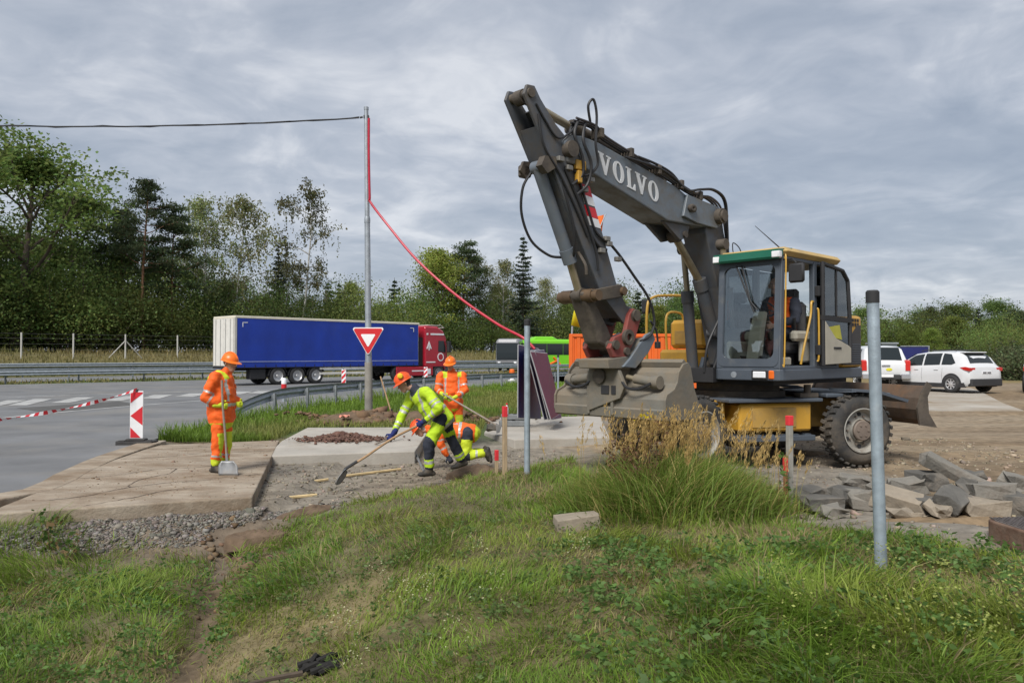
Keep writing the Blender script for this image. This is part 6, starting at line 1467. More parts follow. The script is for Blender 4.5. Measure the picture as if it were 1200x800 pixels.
# 1. the worker on the stained slab, seen from his right, facing right
ux, uy, uz = *at(258, 552, 0.028)[:2], 0.028
J1 = dict(head=(0.135, 0.02, 1.60), neck=(0.085, 0.02, 1.475), shL=(0.02, 0.21, 1.39), shR=(-0.005, -0.20, 1.39), elL=(0.10, 0.26, 1.10), elR=(-0.11, -0.27, 1.11), haL=(0.26, 0.12, 1.0), haR=(0.075, -0.22, 0.995), hipL=(0.03, 0.10, 0.86), hipR=(0.02, -0.10, 0.86), knL=(0.06, 0.12, 0.47), knR=(0.02, -0.10, 0.47), foL=(0.02, 0.14, 0.09), foR=(-0.03, -0.09, 0.09), toeL=(0.95, -0.3, 0), toeR=(0.9, -0.45, 0))
worker('person', (ux, uy, uz), 'heavy worker in orange suit and orange helmet resting on a square shovel', J1, (0.96, -0.22, -0.22), (0.2, -0.05, 1), OR_, HEL, GLY, thumbs={'L': (0, 0, 1), 'R': (0.3, 0, 1)}, bulk=1.18, handsdir={'L': (0.5, -0.8, -0.1), 'R': (0.9, 0.25, -0.1)})
# open jacket front with grey shirt panel
# 2. yellow worker bending over his shovel, facing left
yz = -0.04; YW = 11.25
x2 = dep(517, YW)
def jp(px, py, dy=0.0): Y = YW+dy; return (dep(px, Y)-x2, dy, zat(py, Y)-yz)
J2 = dict(head=jp(474, 449, -0.02), neck=jp(486.5, 456, 0.0), shL=jp(501, 460, -0.20), shR=jp(484, 464, 0.20), elL=jp(515, 479, -0.30), elR=jp(470, 489, 0.12), haL=jp(496, 494, -0.24), haR=jp(461, 508, 0.0), hipL=jp(517, 490, -0.09), hipR=jp(519, 489, 0.11), knL=jp(502.5, 522, -0.14), knR=jp(532, 519, 0.20), foL=jp(503.5, 550, -0.08), foR=jp(541.5, 539, 0.30), toeL=(-0.9, -0.5, 0), toeR=(-0.8, -0.3, -0.25))
def jf_yel(c, onarm, k, t, tt, fr, la, s):
    if onarm:
        if k == 0: return (2 if 0.70 < t < 0.80 or 0.52 < t < 0.6 else 0)
        if t > 0.80: return 3
        return 2 if 0.30 < t < 0.40 or 0.52 < t < 0.60 else 0
    if tt < 0.13: return 3
    if tt < 0.19: return 2
    if 0.46 < tt < 0.52: return 2
    if (c-Vector(J2['neck'])).length < 0.125: return 3
    if 0.115 < abs(la) < 0.15 and tt > 0.6: return 2
    return 0
def tf_yel(c, s, k, t, fr, la):
    if k == 1 and 0.60 < t < 0.70: return 2
    if k == 1 and t > 0.70: return 0 if t < 0.84 else 3
    if (k == 1 and t < 0.52) or (k == 0 and t > 0.66): return 3 if fr > -0.05 else 0
    if k == 0 and t < 0.2: return 3
    if k == 0 and abs(la) > 0.085 and t < 0.5 and s == 'R': return 3
    return 0
worker('person', (x2, YW, yz), 'worker in yellow jacket and black kneed trousers bending over a long shovel', J2, (-0.90, -0.25, -0.55), (-0.50, -0.05, 0.86), dict(jacket=FLY, trousers=FLY, trim=FLYY, jfun=jf_yel, tfun=tf_yel, hair=mat('dark_hair', (0.03, 0.022, 0.018), 0.8), hem=0.02), HELR, GLB, muff=True, thumbs={'L': (-0.6, 0, 0.6), 'R': (-0.5, 0, 0.7)}, handsdir={'L': (-0.75, 0.25, -0.5), 'R': (-0.55, -0.1, -0.8)})
# 3. orange worker standing behind
YB = 15.4; zb_ = -0.02; x3 = dep(531, YB)
def jq(px, py, dy=0.0): Y = YB+dy; return (dep(px, Y)-x3, dy, zat(py, Y)-zb_)
J3 = dict(head=jq(528, 426.5, -0.06), neck=jq(529.5, 434.5, 0.0), shL=jq(542, 440.5, 0.04), shR=jq(517, 440, -0.03), elL=jq(545.5, 457, -0.08), elR=jq(513, 456, -0.12), haL=jq(531.5, 466, -0.33), haR=jq(520, 462.5, -0.33), hipL=jq(536.5, 470, 0.04), hipR=jq(526.5, 470, 0.0), knL=jq(538, 492, 0.0), knR=jq(525, 492, -0.04), foL=jq(539, 511, 0.05), foR=jq(524, 512, 0.0), toeL=(0.2, -1, 0), toeR=(-0.3, -1, 0))
worker('person', (x3, YB, zb_), 'worker in orange suit and helmet standing behind with a hoe', J3, (-0.30, -0.90, -0.32), (-0.08, -0.30, 0.95), dict(OR_, jfun=jf_behind), HEL, GLY, thumbs={'L': (0, -0.2, 1), 'R': (0, -0.2, 1)}, handsdir={'L': (-0.7, -0.4, -0.3), 'R': (0.75, -0.4, -0.5)}, voxel=0.02)
# 4. orange worker on his knees, head down towards the left
YK = 12.9; zk_ = -0.17; x4 = dep(535, YK)
def jk(px, py, dy=0.0): Y = YK+dy; return (dep(px, Y)-x4, dy, zat(py, Y)-zk_)
J4 = dict(head=jk(492, 502, 0.0), neck=jk(504, 503, 0.0), shL=jk(514, 506, -0.18), shR=jk(512, 503, 0.20), elL=jk(517, 520, -0.22), elR=jk(506, 520, 0.25), haL=jk(525, 534, -0.20), haR=jk(505, 534, 0.18), hipL=jk(548, 507, -0.11), hipR=jk(548, 506, 0.11), knL=jk(546, 533, -0.14), knR=jk(542, 532, 0.14), foL=jk(569, 530, -0.12), foR=jk(566, 529, 0.12), toeL=(0.25, 0, -0.97), toeR=(0.25, 0, -0.97), soleL=(0.97, 0, 0.2), soleR=(0.97, 0, 0.2))
def tf_kneel(c, s, k, t, fr, la):
    if k == 0: return 3 if t < 0.30 else 1
    return 3 if t < 0.2 else (2 if 0.5 < t < 0.6 else 1)
worker('person', (x4, YK, zk_), 'worker in orange jacket kneeling head down behind the yellow worker', J4, (-0.65, -0.1, -0.75), (-0.75, 0, 0.65), dict(OR_, tfun=tf_kneel), HELR, DKC, thumbs={'L': (-1, 0, 0), 'R': (-1, 0, 0)}, handsdir={'L': (0.35, -0.2, -0.5), 'R': (-0.3, -0.2, -0.6)}, voxel=0.018)
# 5. operator in the cab
def jx(x, y, z): return (x+0.22+0.15, y-0.73+0.0, z-1.96)
J5 = dict(head=jx(0.06, 0.74, 2.76), neck=jx(-0.04, 0.74, 2.62), shL=jx(-0.14, 0.95, 2.52), shR=jx(-0.14, 0.53, 2.52), elL=jx(0.0, 1.03, 2.26), elR=jx(0.02, 0.46, 2.25), haL=jx(0.24, 0.82, 2.17), haR=jx(0.26, 0.62, 2.18), hipL=jx(-0.22, 0.84, 2.04), hipR=jx(-0.22, 0.62, 2.04), knL=jx(0.24, 0.88, 2.08), knR=jx(0.24, 0.58, 2.08), foL=jx(0.30, 0.88, 1.70), foR=jx(0.32, 0.58, 1.70), toeL=(1, 0, 0), toeR=(1, 0, 0))
def jf_vest(c, onarm, k, t, tt, fr, la, s):
    if onarm: return 3
    return 0 if 0.04 < abs(la) < 0.17 else 3
mo = Matrix.Translation(EXL) @ Matrix.Rotation(EXR, 4, 'Z')
pl = mo @ Vector((-0.22, 0.73, 1.96-EXZ))
worker('person', pl, 'operator in dark top and orange vest seated in the excavator cab', J5, (0.95, 0.25, -0.1), (0, 0, 1), dict(jacket=FLO, trousers=DKC, trim=FLYY, jfun=jf_vest, tfun=lambda *a: 0, hair=mat('dark_hair', (0.03, 0.022, 0.018)), hem=-0.05), None, SKIN, thumbs={'L': (0.3, -0.5, 1), 'R': (0.3, 0.5, 1)}, rz=EXR, handsdir={'L': (0.8, -0.6, -0.1), 'R': (0.8, 0.6, -0.1)}, voxel=0.018)

# ------------------------------------------------------------ hand tools
HAN = mat('ash_handle', (0.34, 0.215, 0.115), 0.6, 0, 0.2, 14, stretch=(1, 1, 1)); BLD = mat('shovel_steel', (0.22, 0.225, 0.23), 0.5, 0.5, 0.2, 8, dirt=0.35, dcol=(0.25, 0.21, 0.16))
t1 = empty('shovel', (ux+0.18, uy-0.24, uz), 0, 'square steel shovel under the heavy worker\'s hand', 'shovel')
m = MB(); m.tube(catmull([(-0.06, 0.0, 1.36), (-0.045, 0.0, 1.0), (0.0, 0.0, 0.5), (0.02, 0, 0.18)], 6), 0.017, 8); m.build('handle', mat('grey_handle', (0.24, 0.20, 0.16), 0.6, 0, 0.2, 14), t1)
m = MB(); rows = []
for v in np.linspace(0, 1, 8):
    w = 0.085+0.055*min(1, v*3); z = 0.20-0.20*v; yy = -0.04-0.05*v
    rows.append([(0.07+w*q-0.02+0.035*v, yy-0.022*(q*q)-0.004*0, z) for q in np.linspace(-1, 1, 9)])
m.smooth = True; m.loft(rows, close=False, caps=False); o = m.build('blade', BLD, t1); q = o.modifiers.new('t', 'SOLIDIFY'); q.thickness = 0.006
m = MB(); m.tube([(0.015, 0, 0.30), (0.03, -0.02, 0.20), (0.05, -0.04, 0.14)], [0.021, 0.022, 0.010], 8); m.build('socket', BLD, t1)
def P3(px, py, Y): return Vector((dep(px, Y), Y, zat(py, Y)))
tip = P3(393, 566, 10.75); sock = P3(405, 549, 10.85); g1 = P3(460, 513.5, 11.2); g2 = P3(495, 495.5, 11.02); end = P3(521, 481, 10.98)
t2 = empty('shovel', tip, 0, 'long handled shovel held low by the yellow worker', 'shovel')
m = MB(off=-tip); m.tube(catmull([sock, sock.lerp(g1, 0.4)+Vector((0, 0, -0.012)), g1, g2, end], 6), 0.018, 8); m.build('handle', HAN, t2)
m = MB(off=-tip); d = (tip-sock).normalized(); sd = Vector((0.25, 0.95, 0)).normalized(); sd = (sd-d*sd.dot(d)).normalized(); nn = d.cross(sd); rows = []
for v in np.linspace(0, 1, 9):
    w = 0.11*min(1, 0.55+v*1.6)*(1-0.75*max(0, v-0.6)**2/0.16); c = sock.lerp(tip, v)
    rows.append([tuple(c+sd*(w*q)+nn*(0.03*(q*q))) for q in np.linspace(-1, 1, 9)])
m.smooth = True; m.loft(rows, close=False, caps=False); o = m.build('blade', BLD, t2); q = o.modifiers.new('t', 'SOLIDIFY'); q.thickness = 0.006
m = MB(off=-tip); m.tube([sock+(g1-sock).normalized()*0.2, sock, sock+d*0.07], [0.022, 0.022, 0.010], 8); m.build('socket', mat('dark_iron', (0.05, 0.05, 0.052)), t2)
a, b = P3(519, 461, 15.0), P3(582, 498, 14.7)
t3 = empty('hoe', b, 0, 'long hoe held across by the standing orange worker', 'hoe')
m = MB(off=-b); m.tube([a, a.lerp(b, 0.5), b], 0.018, 8); m.build('handle', mat('grey_handle', (0.24, 0.20, 0.16)), t3)
m = MB(); m.prism([(-0.02, 0.02), (0.10, 0.0), (0.06, -0.13), (0.0, -0.15)], -0.08, -0.07, 'y'); m.tube([(0, 0, 0), (0.03, -0.04, 0.01), (0.03, -0.075, -0.02)], 0.014, 6); m.build('blade', BLD, t3)
# shovel leaning on the tall post, handle in the soil heap
a, b = P3(446, 441, 21.2), P3(459, 484, 20.9)
t4 = empty('tool_handle', b, 0, 'thin wooden handle leaning by the tall post', 'tool handle')
m = MB(off=-b); m.tube([a, b], 0.02, 8); m.build('shaft', HAN, t4)
m = MB(off=-b); m.tube([b+Vector((0, 0, 0.12)), b+Vector((0.01, 0, -0.03))], 0.03, 8); m.build('socket', mat('dark_iron', (0.05, 0.05, 0.052)), t4)
a, b = Vector(at(440, 520, 0.05)), Vector(at(468, 509, 0.12))
t5 = empty('tool_handle', a, 0, 'tool handle sticking out of the soil heap on the slab', 'tool handle')
m = MB(off=-a); m.tube([a, b], 0.018, 8); m.build('shaft', mat('grey_handle', (0.24, 0.20, 0.16)), t5)
m = MB(off=-a); m.tube([b, b+(b-a).normalized()*0.05], 0.024, 8); m.build('end_knob', HAN, t5)
a, b = Vector(at(486, 528, -0.08)), Vector(at(497, 551, -0.15))
t6 = empty('spirit_level', a, 0, 'pale straightedge with a red end lying beside the yellow worker', 'level')
m = MB(off=-a); m.tube([a, b], 0.022, 4); m.build('bar', BLD, t6)
m = MB(off=-a); m.tube([a+Vector((-0.02, 0, 0.02)), a.lerp(b, 0.2)+Vector((-0.02, 0, 0.02))], 0.03, 6); m.build('red_end', mat('sign_red', (0.55, 0.015, 0.02)), t6)
# ------------------------------------------------------------ trees
BARK = mat('bark_brown', (0.085, 0.065, 0.05), 0.9, 0, 0.3, 2, 0.5, 12); BIRK = mat('birch_bark', (0.46, 0.45, 0.42), 0.8, 0, 0.2, 3, dirt=0.6, dcol=(0.06, 0.055, 0.05), ds=5)
PINB = mat('pine_bark', (0.20, 0.105, 0.06), 0.9, 0, 0.3, 2, 0.4, 12)
LEAF = mat('foliage', (0.06, 0.09, 0.03), 0.6, 0, 0.15, 0.5, attr=True, objvar=0.35, trans=0.5, spec=0.25)
def tubes_np(polys, sides=5):
    """polys: list of (points (k,3), radii (k,)) -> verts, quads"""
    Vs, Fs, o = [], [], 0
    for P, r_ in polys:
        P = np.asarray(P, float); k = len(P); r_ = np.asarray(r_, float)
        d = np.gradient(P, axis=0); d /= np.linalg.norm(d, axis=1, keepdims=True)+1e-9
        ref = np.where(np.abs(d[:, 2:3]) < 0.9, np.array([[0, 0, 1.0]]), np.array([[1.0, 0, 0]]))
        a = np.cross(d, ref); a /= np.linalg.norm(a, axis=1, keepdims=True)+1e-9; b = np.cross(d, a)
        t = np.arange(sides)*2*np.pi/sides
        ring = P[:, None, :]+r_[:, None, None]*(np.cos(t)[None, :, None]*a[:, None, :]+np.sin(t)[None, :, None]*b[:, None, :])
        Vs.append(ring.reshape(-1, 3))
        i = np.arange(k-1)[:, None]*sides; j = np.arange(sides)[None, :]; jn = (j+1) % sides
        Fs.append(np.stack([i+j, i+jn, i+sides+jn, i+sides+j], -1).reshape(-1, 4)+o); o += k*sides
    return np.concatenate(Vs), np.concatenate(Fs)
def leaves_np(c, size, col, rg, aspect=0.6, droop=0.0, axis=None):
    """one rhombic face per leaf clump"""
    n = len(c); d = rg.normal(size=(n, 3)); d[:, 2] -= droop
    if axis is not None: d = axis+0.35*d
    d /= np.linalg.norm(d, axis=1, keepdims=True)+1e-9
    e_ = rg.normal(size=(n, 3)); e_ -= d*(e_*d).sum(1, keepdims=True); e_ /= np.linalg.norm(e_, axis=1, keepdims=True)+1e-9
    s = size*rg.uniform(0.6, 1.4, n)[:, None]
    V = np.stack([c-d*s*0.5, c+e_*s*aspect*0.5-d*s*0.05, c+d*s*0.5, c-e_*s*aspect*0.5-d*s*0.05], 1).reshape(-1, 3)
    F = np.arange(4*n).reshape(-1, 4); C = np.repeat(col, 4, axis=0)
    return V, F, C
def leaf_cols(n, base, rg, cl=None):
    v = rg.uniform(0.85, 1.15, n)[:, None]; C = np.array(base)[None, :]*v
    if cl is not None: C = C*cl[:, None]
    C[:, 0] *= rg.uniform(0.85, 1.25, n); return C
def branch(p, d, L_, r0, rg, k=6, up=0.0, wob=0.15):
    P = [np.array(p, float)]; d = np.array(d, float); d /= np.linalg.norm(d)
    for i in range(k):
        d = d+rg.normal(size=3)*wob; d[2] += up; d /= np.linalg.norm(d); P.append(P[-1]+d*L_/k)
    return np.array(P), np.linspace(r0, r0*0.25, k+1)
def deciduous(h, cr, base, seed, col, nleaf=9000, lsize=0.34, limbs=16, sub=5, lean=(0, 0), trunk_r=0.3, clump=0.75, profile=None, droop=0.0, strands=0, sparse=1.0, up=0.10):
    rg = np.random.default_rng(seed); polys = []; ends = []
    tp, tr = branch((0, 0, -0.5), (lean[0], lean[1], 1), h*0.93, trunk_r, rg, 9, 0.12, 0.05); tr = np.linspace(trunk_r, trunk_r*0.15, len(tp)); polys.append((tp, tr))
    prof = profile or (lambda t: math.sin(math.pi*min(1, max(0.02, t*0.92+0.10)))**0.7)
    for i in range(limbs):
        t = (i+rg.uniform(0, 0.8))/limbs; z = base+t*(0.98-base); k = z*(len(tp)-1)*0.98; i0 = int(k); p = tp[i0]+(tp[min(i0+1, len(tp)-1)]-tp[i0])*(k-i0)
        a = i*2.4+rg.uniform(-0.4, 0.4); el = R(15+50*t+rg.uniform(-12, 12)); L_ = cr*prof(t)*rg.uniform(0.75, 1.12)
        bp, br = branch(p, (math.cos(a)*math.cos(el), math.sin(a)*math.cos(el), math.sin(el)), L_, trunk_r*0.42*(1-0.6*t)+0.02, rg, 6, up*0.5-droop*0.12, 0.16); polys.append((bp, br))
        ends.append(bp[-1])
        for j in range(sub):
            f = rg.uniform(0.3, 0.98); q = bp[int(f*6)]; a2 = a+rg.uniform(-1.3, 1.3); e2 = el+rg.uniform(-0.6, 0.5)
            sp, sr = branch(q, (math.cos(a2)*math.cos(e2), math.sin(a2)*math.cos(e2), math.sin(e2)), L_*rg.uniform(0.28, 0.5), 0.035, rg, 4, up*0.4-droop*0.25, 0.2); polys.append((sp, sr)); ends += [sp[-1], sp[2]]
    ends = np.array(ends); ne = len(ends)
    cb = rg.uniform(0.6, 1.3, ne); pick = rg.integers(0, ne, nleaf); cs = rg.uniform(0.6, 1.3, ne)*clump
    c = ends[pick]+np.clip(rg.normal(size=(nleaf, 3)), -1.7, 1.7)*cs[pick][:, None]*np.array([1, 1, 0.62])
    if strands:
        n2 = nleaf//2; pk = pick[:n2]; sid = rg.integers(0, strands, n2); key = (pk*strands+sid)
        off = np.random.default_rng(seed+1).normal(size=(ne*strands, 3))*0.55; ln = np.random.default_rng(seed+2).uniform(0.6, 2.0, ne*strands)
        c[:n2] = ends[pk]+off[key]+rg.normal(size=(n2, 3))*0.07; c[:n2, 2] -= rg.random(n2)*ln[key]
    V, F = tubes_np(polys, 5); lv, lf, lc = leaves_np(c, lsize, leaf_cols(nleaf, col, rg, cb[pick]), rg, 0.62, droop)
    return (V, F), (lv, lf, lc)
def spruce(h, r0, seed, col, nleaf=6500, base=0.06):
    rg = np.random.default_rng(seed); polys = [(np.array([[0, 0, -0.5], [0, 0, h*0.5], [0, 0, h]]), np.array([0.22, 0.13, 0.02]))]; C_, A_, B_ = [], [], []
    layers = int(h*1.7); tot = 0
    for i in range(layers):
        t = i/layers; z = h*(base+(1-base)*t); rr = r0*(1-t)**0.85*rg.uniform(0.8, 1.15)+0.10; nb = max(5, int(9*(1-t)+4))
        for b in range(nb):
            a = rg.uniform(0, 2*math.pi); L_ = rr*rg.uniform(0.6, 1.15); dr = 0.32*(1-t)+0.05; z = h*(base+(1-base)*t)+rg.normal()*0.22*(1-t)
            P = np.array([[math.cos(a)*L_*s, math.sin(a)*L_*s, z-dr*L_*s*1.1+0.28*L_*s*s] for s in np.linspace(0, 1, 4)]); polys.append((P, np.linspace(0.03, 0.006, 4)))
            k = max(3, int(nleaf/(layers*9.0)*(0.35+L_/r0*1.3))); s = rg.uniform(0.12, 1.05, k); br = rg.uniform(0.7, 1.25)
            pts = np.stack([np.cos(a)*L_*s, np.sin(a)*L_*s, z-dr*L_*s*1.1+0.28*L_*s*s], 1); wd = 0.30*(1-s*0.6)[:, None]*min(1, L_)
            pts = pts+rg.normal(size=(k, 3))*wd*np.array([1, 1, 0.25]); pts[:, 2] -= rg.random(k)*0.22; C_.append(pts); B_.append(np.full(k, br))
            A_.append(np.stack([np.cos(a)+0*s, np.sin(a)+0*s, -0.45+0*s], 1))
    c = np.concatenate(C_); ax = np.concatenate(A_); n = len(c)
    V, F = tubes_np(polys, 4); lv, lf, lc = leaves_np(c, 0.46, leaf_cols(n, col, rg, np.concatenate(B_)), rg, 0.34, 0, ax)
    return (V, F), (lv, lf, lc)
def pine(h, cr, base, seed, col, nleaf=6500):
    rg = np.random.default_rng(seed); tp, tr = branch((0, 0, -0.5), (0, 0, 1), h*0.98, 0.2, rg, 10, 0.2, 0.03); polys = [(tp, np.linspace(0.2, 0.05, 11))]; E = []; S = []
    nl = 26
    for i in range(nl):
        t = (i+rg.uniform(0, 0.6))/nl; z = (base+(1-base)*t)*9.9; i0 = min(int(z), 9); p = tp[i0]+(tp[i0+1]-tp[i0])*(z-i0)
        a = i*2.4+rg.uniform(-0.5, 0.5); L_ = cr*(math.sin(math.pi*min(0.98, 0.30+0.66*t)))*rg.uniform(0.6, 1.2); el = rg.uniform(-0.1, 0.35)
        bp, br = branch(p, (math.cos(a)*math.cos(el), math.sin(a)*math.cos(el), math.sin(el)), L_, 0.06, rg, 5, 0.06, 0.14); polys.append((bp, br)); E += [bp[-1], bp[3], bp[4]]; S += [0.6, 0.45, 0.55]
        for j in range(2):
            a2 = a+rg.choice([-1, 1])*rg.uniform(0.5, 1.0); sp, sr = branch(bp[3], (math.cos(a2), math.sin(a2), 0.25), L_*0.4, 0.03, rg, 3, 0.06, 0.12); polys.append((sp, sr)); E.append(sp[-1]); S.append(0.5)
    E = np.array(E); S = np.array(S); pk = rg.integers(0, len(E), nleaf); cb = rg.uniform(0.7, 1.3, len(E))
    c = E[pk]+rg.normal(size=(nleaf, 3))*S[pk][:, None]*np.array([1, 1, 0.34])
    V, F = tubes_np(polys, 5); lv, lf, lc = leaves_np(c, 0.40, leaf_cols(nleaf, col, rg, cb[pk]), rg, 0.3)
    return (V, F), (lv, lf, lc)
def shrub(h, cr, seed, col, nleaf=3500, lsize=0.3):
    rg = np.random.default_rng(seed); E = []; polys = []
    for i in range(26):
        a = rg.uniform(0, 6.28); el = rg.uniform(0.25, 1.45); L_ = (cr*math.cos(el)+h*math.sin(el)*0.95)*rg.uniform(0.7, 1.05)
        bp, br = branch((rg.normal()*0.2, rg.normal()*0.2, -0.2), (math.cos(a)*math.cos(el)*cr/h*1.2, math.sin(a)*math.cos(el)*cr/h*1.2, math.sin(el)), L_, 0.05, rg, 5, 0.02, 0.16); polys.append((bp, br)); E += [bp[-1], bp[4], bp[3], bp[2]]
    E = np.array(E); pk = rg.integers(0, len(E), nleaf); cb = rg.uniform(0.6, 1.25, len(E)); c = E[pk]+np.clip(rg.normal(size=(nleaf, 3)), -1.7, 1.7)*0.16*max(h, cr)*np.array([1, 1, 0.7]); c[:, 2] = np.abs(c[:, 2])
    V, F = tubes_np(polys, 4); lv, lf, lc = leaves_np(c, lsize, leaf_cols(nleaf, col, rg, cb[pk]), rg, 0.62)
    return (V, F), (lv, lf, lc)
def mesh_np(name, V, F, m, C=None, sm=False):
    o = fast(name, V, F, m, C, smooth_=sm); me = o.data; bpy.data.objects.remove(o); return me
KINDS = {}
def kind_(name, gen, bark): (a, b) = gen; KINDS[name] = (mesh_np('trunk', a[0], a[1], bark, None, True), mesh_np('crown', b[0], b[1], LEAF, b[2]))
OAK = (0.125, 0.190, 0.048); BIR = (0.200, 0.235, 0.092); PIN = (0.080, 0.112, 0.054); SPR = (0.054, 0.082, 0.050); YG = (0.180, 0.240, 0.052); DK_ = (0.125, 0.190, 0.054); MG = (0.170, 0.230, 0.060)
kind_('oak', deciduous(21, 9.5, 0.16, 11, OAK, 15000, 0.33, 18, 6, (0.14, 0), 0.42, 0.85), BARK)
kind_('oak2', deciduous(17, 7.5, 0.12, 12, DK_, 10500, 0.34, 18, 6, (-0.05, 0), 0.35, 0.9), BARK)
kind_('poplar', deciduous(16.5, 4.6, 0.14, 13, YG, 12000, 0.28, 20, 5, (0.02, 0), 0.26, 0.7), BARK)
kind_('birch', deciduous(18, 4.0, 0.28, 14, BIR, 9500, 0.21, 18, 5, (0.05, 0), 0.17, 0.62, None, 0.8, 4, up=0.16), BIRK)
kind_('birch2', deciduous(17, 4.6, 0.30, 15, (0.18, 0.20, 0.085), 6500, 0.24, 14, 4, (0.10, 0), 0.16, 0.62, None, 0.9, 4, up=0.16), BIRK)
kind_('thin_birch', deciduous(20, 4.3, 0.36, 16, (0.165, 0.175, 0.08), 5000, 0.23, 12, 3, (0.06, 0), 0.17, 0.42, None, 1.0, 3, up=0.2), BIRK)
kind_('spruce', spruce(16.5, 3.4, 17, SPR), BARK)
kind_('spruce2', spruce(11, 2.5, 18, (0.052, 0.082, 0.046), 4200), BARK)
kind_('pine', pine(19, 3.3, 0.50, 19, PIN), PINB)
kind_('pine2', pine(16, 3.2, 0.42, 20, (0.078, 0.11, 0.05)), PINB)
kind_('shrub', shrub(6.5, 4.2, 21, DK_, 12000, 0.19), BARK)
kind_('shrub2', shrub(5.5, 3.6, 22, MG, 10000, 0.19), BARK)
kind_('shrub3', shrub(7.5, 3.6, 23, (0.140, 0.205, 0.055), 12000, 0.19), BARK)
kind_('bush', shrub(2.6, 2.4, 24, (0.11, 0.14, 0.065), 2600, 0.20), BARK)
NAME = dict(oak='oak_tree', oak2='oak_tree', poplar='poplar_tree', birch='birch_tree', birch2='birch_tree', thin_birch='birch_tree', spruce='spruce_tree', spruce2='spruce_tree', pine='pine_tree', pine2='pine_tree', shrub='shrub', shrub2='shrub', shrub3='shrub', bush='bush')
def tree(kd, x, y, sc=1.0, label='', group=None, rz=None, sz=None, z=None):
    zz = float(hgt(x, y, False)) if z is None else z
    cat = {'shrub': 'shrub', 'bush': 'bush'}.get(NAME[kd], 'tree')
    r_ = empty(NAME[kd], (x, y, zz), random.uniform(0, 6.28) if rz is None else rz, label, cat, group); r_.scale = (sc, sc, sc if sz is None else sz)
    for nm, me in zip(('trunk', 'crown'), KINDS[kd]):
        o = bpy.data.objects.new(nm, me); COL.objects.link(o); o.parent = r_
    return r_
def bank(px, w):                       # a spot on the bank at image column px, w metres beyond the median
    kx = (px-600)/FPX; t = (w+float(Q0 @ WW))/(kx*WW[0]+WW[1]); return kx*t, t
HK = dict(oak=20.5, oak2=16.5, poplar=16.5, birch=17.5, birch2=16.5, thin_birch=19.5, spruce=16.5, spruce2=11, pine=18.6, pine2=15.7, shrub=6.6, shrub2=5.6, shrub3=7.6, bush=2.7)
def tpx(kd, px, w, top, label, group=None, rz=None, wide=1.0):
    x, y = bank(px, w); z0 = float(hgt(x, y, False)); s = (zat(top, y)-z0)/HK[kd]; t = tree(kd, x, y, s*wide, label, group, rz, s); return t
tpx('oak', 14, 33, 163, 'big spreading broadleaf tree at the left picture edge', rz=0.4, wide=1.28)
tpx('oak2', -70, 36, 190, 'dark broadleaf tree cut off by the left picture edge', wide=1.2)
tpx('oak2', 88, 42, 222, 'dark broadleaf tree right of the big spreading tree', wide=0.9)
tpx('pine', 168, 33, 205, 'tall bare stemmed pine left of the slanting birches', rz=1.0)
tpx('pine2', 202, 34, 238, 'shorter pine standing right of the tall pine', rz=2.0)
tpx('pine2', 140, 44, 240, 'pine half hidden between broadleaf tree and tall pine')
tpx('birch', 243, 37, 214, 'dense birch right of the two pines', rz=0.2)
tpx('birch2', 278, 37, 219, 'loose birch leaning right beside the dense birch', rz=0.0)
tpx('spruce', 326, 40, 284, 'dark spruce above the trailer rear', wide=0.85)
tpx('thin_birch', 352, 35, 192, 'thin nearly bare birch rising alone above the trailer', rz=0.0)
tpx('birch2', 338, 44, 300, 'small brownish birch in front of the spruce')
tpx('spruce2', 384, 46, 328, 'small spruce tip left of the lamp post'); tpx('spruce2', 397, 47, 330, 'small spruce tip right next to the lamp post')
tpx('poplar', 420, 48, 322, 'rounded tree top behind the lamp post', wide=0.9); tpx('spruce2', 462, 44, 325, 'thin spruce left of the leafy poplar')
tpx('poplar', 500, 36, 276, 'bright green leafy poplar above the red lorry cab', rz=1.0, wide=1.1)
tpx('poplar', 522, 38, 290, 'second leafy poplar close behind the bright one', rz=2.5)
tpx('pine2', 543, 37, 280, 'dark pine between poplars and pale birches', wide=1.1)
tpx('birch', 566, 38, 289, 'pale birch left of the tall spruce'); tpx('birch2', 590, 38, 298, 'pale loose birch touching the tall spruce')
tpx('spruce', 613, 34, 274, 'tall dark spruce above the green coach', wide=0.95)
tpx('birch', 637, 39, 318, 'grey green birch right of the tall spruce'); tpx('oak2', 590, 45, 335, 'dark broadleaf tree behind the coaches')
tpx('poplar', 664, 44, 338, 'pale tree behind the orange container')
gsh = 'shrubs of the wood edge'
def spot(px):
    for lim, t in ((0, 'cut off by the left picture edge'), (90, 'under the big spreading tree'), (150, 'left of the tall pine'), (215, 'below the two pines'), (262, 'left above the trailer rear'), (340, 'above the rear of the blue trailer'), (410, 'above the middle of the blue trailer'), (450, 'beside the tall post'), (500, 'above the front of the blue trailer'), (560, 'right of the red lorry cab'), (620, 'behind the coaches'), (670, 'right behind the green coach'), (740, 'behind the excavator stick'), (800, 'behind the yellow handrail'), (850, 'behind the base boom'), (920, 'behind the excavator cab front'), (990, 'behind the excavator cab door'), (1045, 'behind the near steel post'), (1090, 'behind the pickup'), (1140, 'behind the front of the estate car'), (1180, 'behind the rear of the estate car'), (1215, 'at the right picture edge')):
        if px < lim: return t
    return 'beyond the right picture edge'
